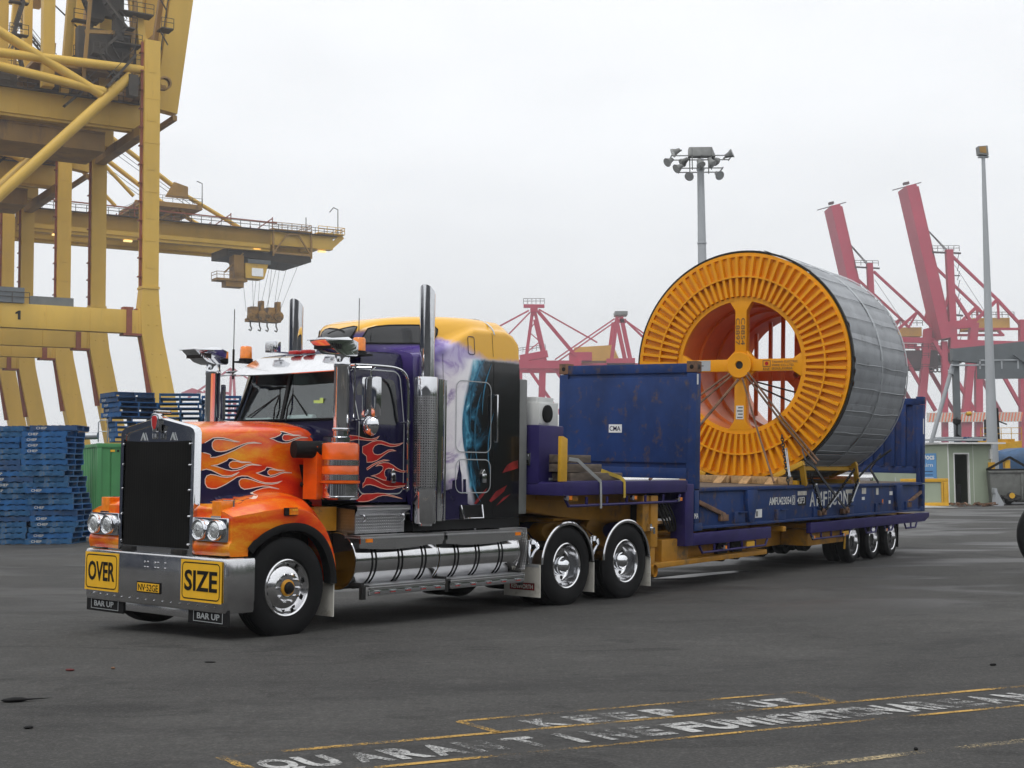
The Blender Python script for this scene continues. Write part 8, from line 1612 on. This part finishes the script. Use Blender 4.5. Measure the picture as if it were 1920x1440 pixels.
def letters(chars, nm, lab, t0, h, w, mt):
    b_ = MB()
    for ch, s_ in chars:
        i = len(b_.v); b_.text(ch, (0, 0, 0), (1, 0, 0), (0, 1, 0), 1.0, 0.0005, 0, bold=0.045, width=1.0)
        ys = [q.y for q in b_.v[i:]]; y0, y1 = min(ys), max(ys)
        for k in range(i, len(b_.v)): q = b_.v[k]; x, y, z = mk(s_+(q.x-0.5)*(w if ch != 'I' else w*0.30)-0.07*((q.y-y0)/(y1-y0)-0.5), t0+h*(1-(q.y-y0)/(y1-y0))); b_.v[k] = Vector((x, y, z+q.z))
    tag(b_.build(nm, mt), lab, 'road marking', kind='structure')
letters(list(zip('QUARANTINE', (0.27, 0.50, 0.78, 1.02, 1.25, 1.50, 1.80, 2.09, 2.36, 2.63)))+list(zip('FUMIGATIO', (2.93, 3.13, 3.36, 3.53, 3.68, 3.86, 4.02, 4.14, 4.26)))+[('N', 4.43)]+list(zip('AREAN', (4.66, 4.88, 5.12, 5.38, 5.66))), 'painted_words', 'worn white painted words between the two yellow lines', 0.20, 0.33, 0.205, 'worn_white')
letters(list(zip('KEEPOUT', (2.16, 2.47, 2.74, 3.05, 3.54, 3.80, 4.04))), 'painted_words', 'worn white painted words keep out', -0.32, 0.28, 0.20, 'worn_white')
# wet strip along the trailer
mat('puddle_water', (0.012, 0.012, 0.013), rough=0.30, var=0.2, spec=0.22)
def puddle(pts, lab):
    c_ = Vector((sum(q[0] for q in pts)/len(pts), sum(q[1] for q in pts)/len(pts), 0)); P_ = smooth_curve([(a, c, 0) for a, c in pts+pts[:1]], 4)[:-1]
    b_ = MB(); V = [(c_.x, c_.y, gz(c_.x, c_.y)+0.004)]+[(q.x, q.y, gz(q.x, q.y)+0.004) for q in P_]; k = len(P_); b_.add(V, [(0, 1+i, 1+(i+1) % k) for i in range(k)]); tag(b_.build('puddle', 'puddle_water'), lab, 'puddle', kind='structure')
puddle([(2.3, 22.9), (2.9, 23.1), (3.6, 23.95), (4.2, 24.6), (4.5, 25.1), (3.9, 24.75), (3.2, 24.1), (2.6, 23.35)], 'thin damp strip of water along the near side of the trailer')
# litter
for i, (x, y, sx, sy, sz, mt, lab) in enumerate(((-3.66, 10.1, 0.16, 0.05, 0.035, 'black_rubber', 'strip of black rubber on the asphalt at the far left'), (-3.77, 11.66, 0.07, 0.03, 0.02, 'rag_red', 'small dark red scrap on the asphalt at the left'), (-3.19, 9.04, 0.05, 0.04, 0.02, 'black_rubber', 'small black scrap on the asphalt near the lower left corner'), (-2.68, 12.1, 0.09, 0.03, 0.012, 'black_rubber', 'thin black scrap on the asphalt before the bumper'), (-3.43, 11.75, 0.03, 0.02, 0.02, 'rust_steel', 'tiny brown pebble right of the red scrap'), (2.35, 8.1, 0.02, 0.02, 0.02, 'black_rubber', 'tiny black pebble near the tan line'), (4.0, 11.5, 0.05, 0.02, 0.02, 'black_rubber', 'small black scrap above the yellow lines at the right'))):
    r = random.Random(i); b_ = MB(); b_.lathe([(0.0, -0.5), (0.28, -0.4), (0.5, -0.1), (0.42, 0.2), (0.18, 0.4), (0.10, 0.9), (0.0, 1.3)] if i == 0 else [(0.0, -0.5), (0.4, -0.3), (0.5, 0.1), (0.3, 0.4), (0, 0.5)], (0, 0, 0), (1, 0, 0), 9)
    o = b_.build('litter', mt); o.scale = (sx*1.3, sy*1.6, sz*1.2); o.location = (x, y, gz(x, y)+sz*0.45); o.rotation_euler = (0, 0, r.uniform(-0.4, 0.4)); tag(o, lab, 'litter')

# ================================================================ unseen sheds and greenery, added for the chrome to mirror
WH = thing('backdrop', 'long dark warehouse added unseen behind the camera for chrome to mirror', 'backdrop', (-60, -34, 0))
mat('shed_wall', (0.16, 0.165, 0.17), rough=0.7, var=0.2, vscale=0.5); mat('shed_roof', (0.10, 0.10, 0.11), rough=0.7)
b_ = MB(); b_.box(0, 130, -30, 0, 0, 9.0); b_.build('wall', 'shed_wall', WH)
b_ = MB(); b_.prism([(-1, 9.0), (-1, 9.4), (65, 12.5), (131, 9.4), (131, 9.0)], lambda a, c, t: (a, t, c), -31, 1); b_.build('roof', 'shed_roof', WH)
b_ = MB()
for k in range(9): b_.box(6+k*14, 12+k*14, 0.0, 0.1, 0.0, 5.5)
b_.build('roller_door', 'dark_steel', WH)

W2 = thing('backdrop', 'dark blue grey shed added unseen at left for grille and bumper to mirror', 'backdrop', (-34, -30, 0))  # added out of view so the grille reflects something dark
mat('shed_blue', (0.035, 0.045, 0.075), rough=0.7, var=0.3, vscale=0.4); mat('shed_green', (0.028, 0.042, 0.022), rough=0.8, var=0.5, vscale=0.3, bump=0.6, bscale=0.8)
b_ = MB(); b_.box(-14, 0, 0, 62, 0, 8.0); b_.build('wall', 'shed_blue', W2)
b_ = MB(); b_.prism([(0.6, 8.0), (0.6, 8.3), (-7, 10.5), (-14.6, 8.3), (-14.6, 8.0)], lambda a, c, t: (a, t, c), -0.6, 62.6); b_.build('roof', 'shed_roof', W2)
b_ = MB()
for k in range(5): b_.box(0.0, 0.1, 4+k*12, 9+k*12, 0.0, 5.0)
b_.build('roller_door', 'white_unit', W2)
W3 = thing('backdrop_hedge', 'tall dark green planting added unseen at right for stacks and tanks to mirror', 'backdrop_hedge', (40, -30, 0))  # added out of view as dark green for the polished metal to reflect
b_ = MB(); rw = random.Random(8); rows = []
for k in range(60): y = k*2.1; h_ = 6.5+rw.uniform(-2.2, 2.2); rows.append([(0.8*rw.random(), y, 0), (-0.6+rw.random(), y, h_*0.5), (1.0*rw.random(), y, h_*0.85), (2.2, y, h_), (4.5, y, h_*0.8), (5, y, 0)])
b_.loft(rows); b_.build('foliage', 'shed_green', W3, ang=180)

# ================================================================ harbour haze
hm = bpy.data.materials.new('haze'); hm.use_nodes = True; n, l = hm.node_tree.nodes, hm.node_tree.links; n.remove(n['Principled BSDF'])
pv = n.new('ShaderNodeVolumePrincipled'); pv.inputs['Color'].default_value = (0.93, 0.95, 0.98, 1); pv.inputs['Density'].default_value = 0.0005; pv.inputs['Anisotropy'].default_value = 0.2
l.new(pv.outputs[0], n['Material Output'].inputs['Volume'])
MAT['haze'] = hm
b_ = MB(); b_.box(-1600, 1600, -410, 1300, -1.7, 110); o = b_.build('haze', 'haze', None, smooth=False); tag(o, 'thin grey harbour haze over the whole yard', 'haze', kind='stuff'); o.display_type = 'WIRE'
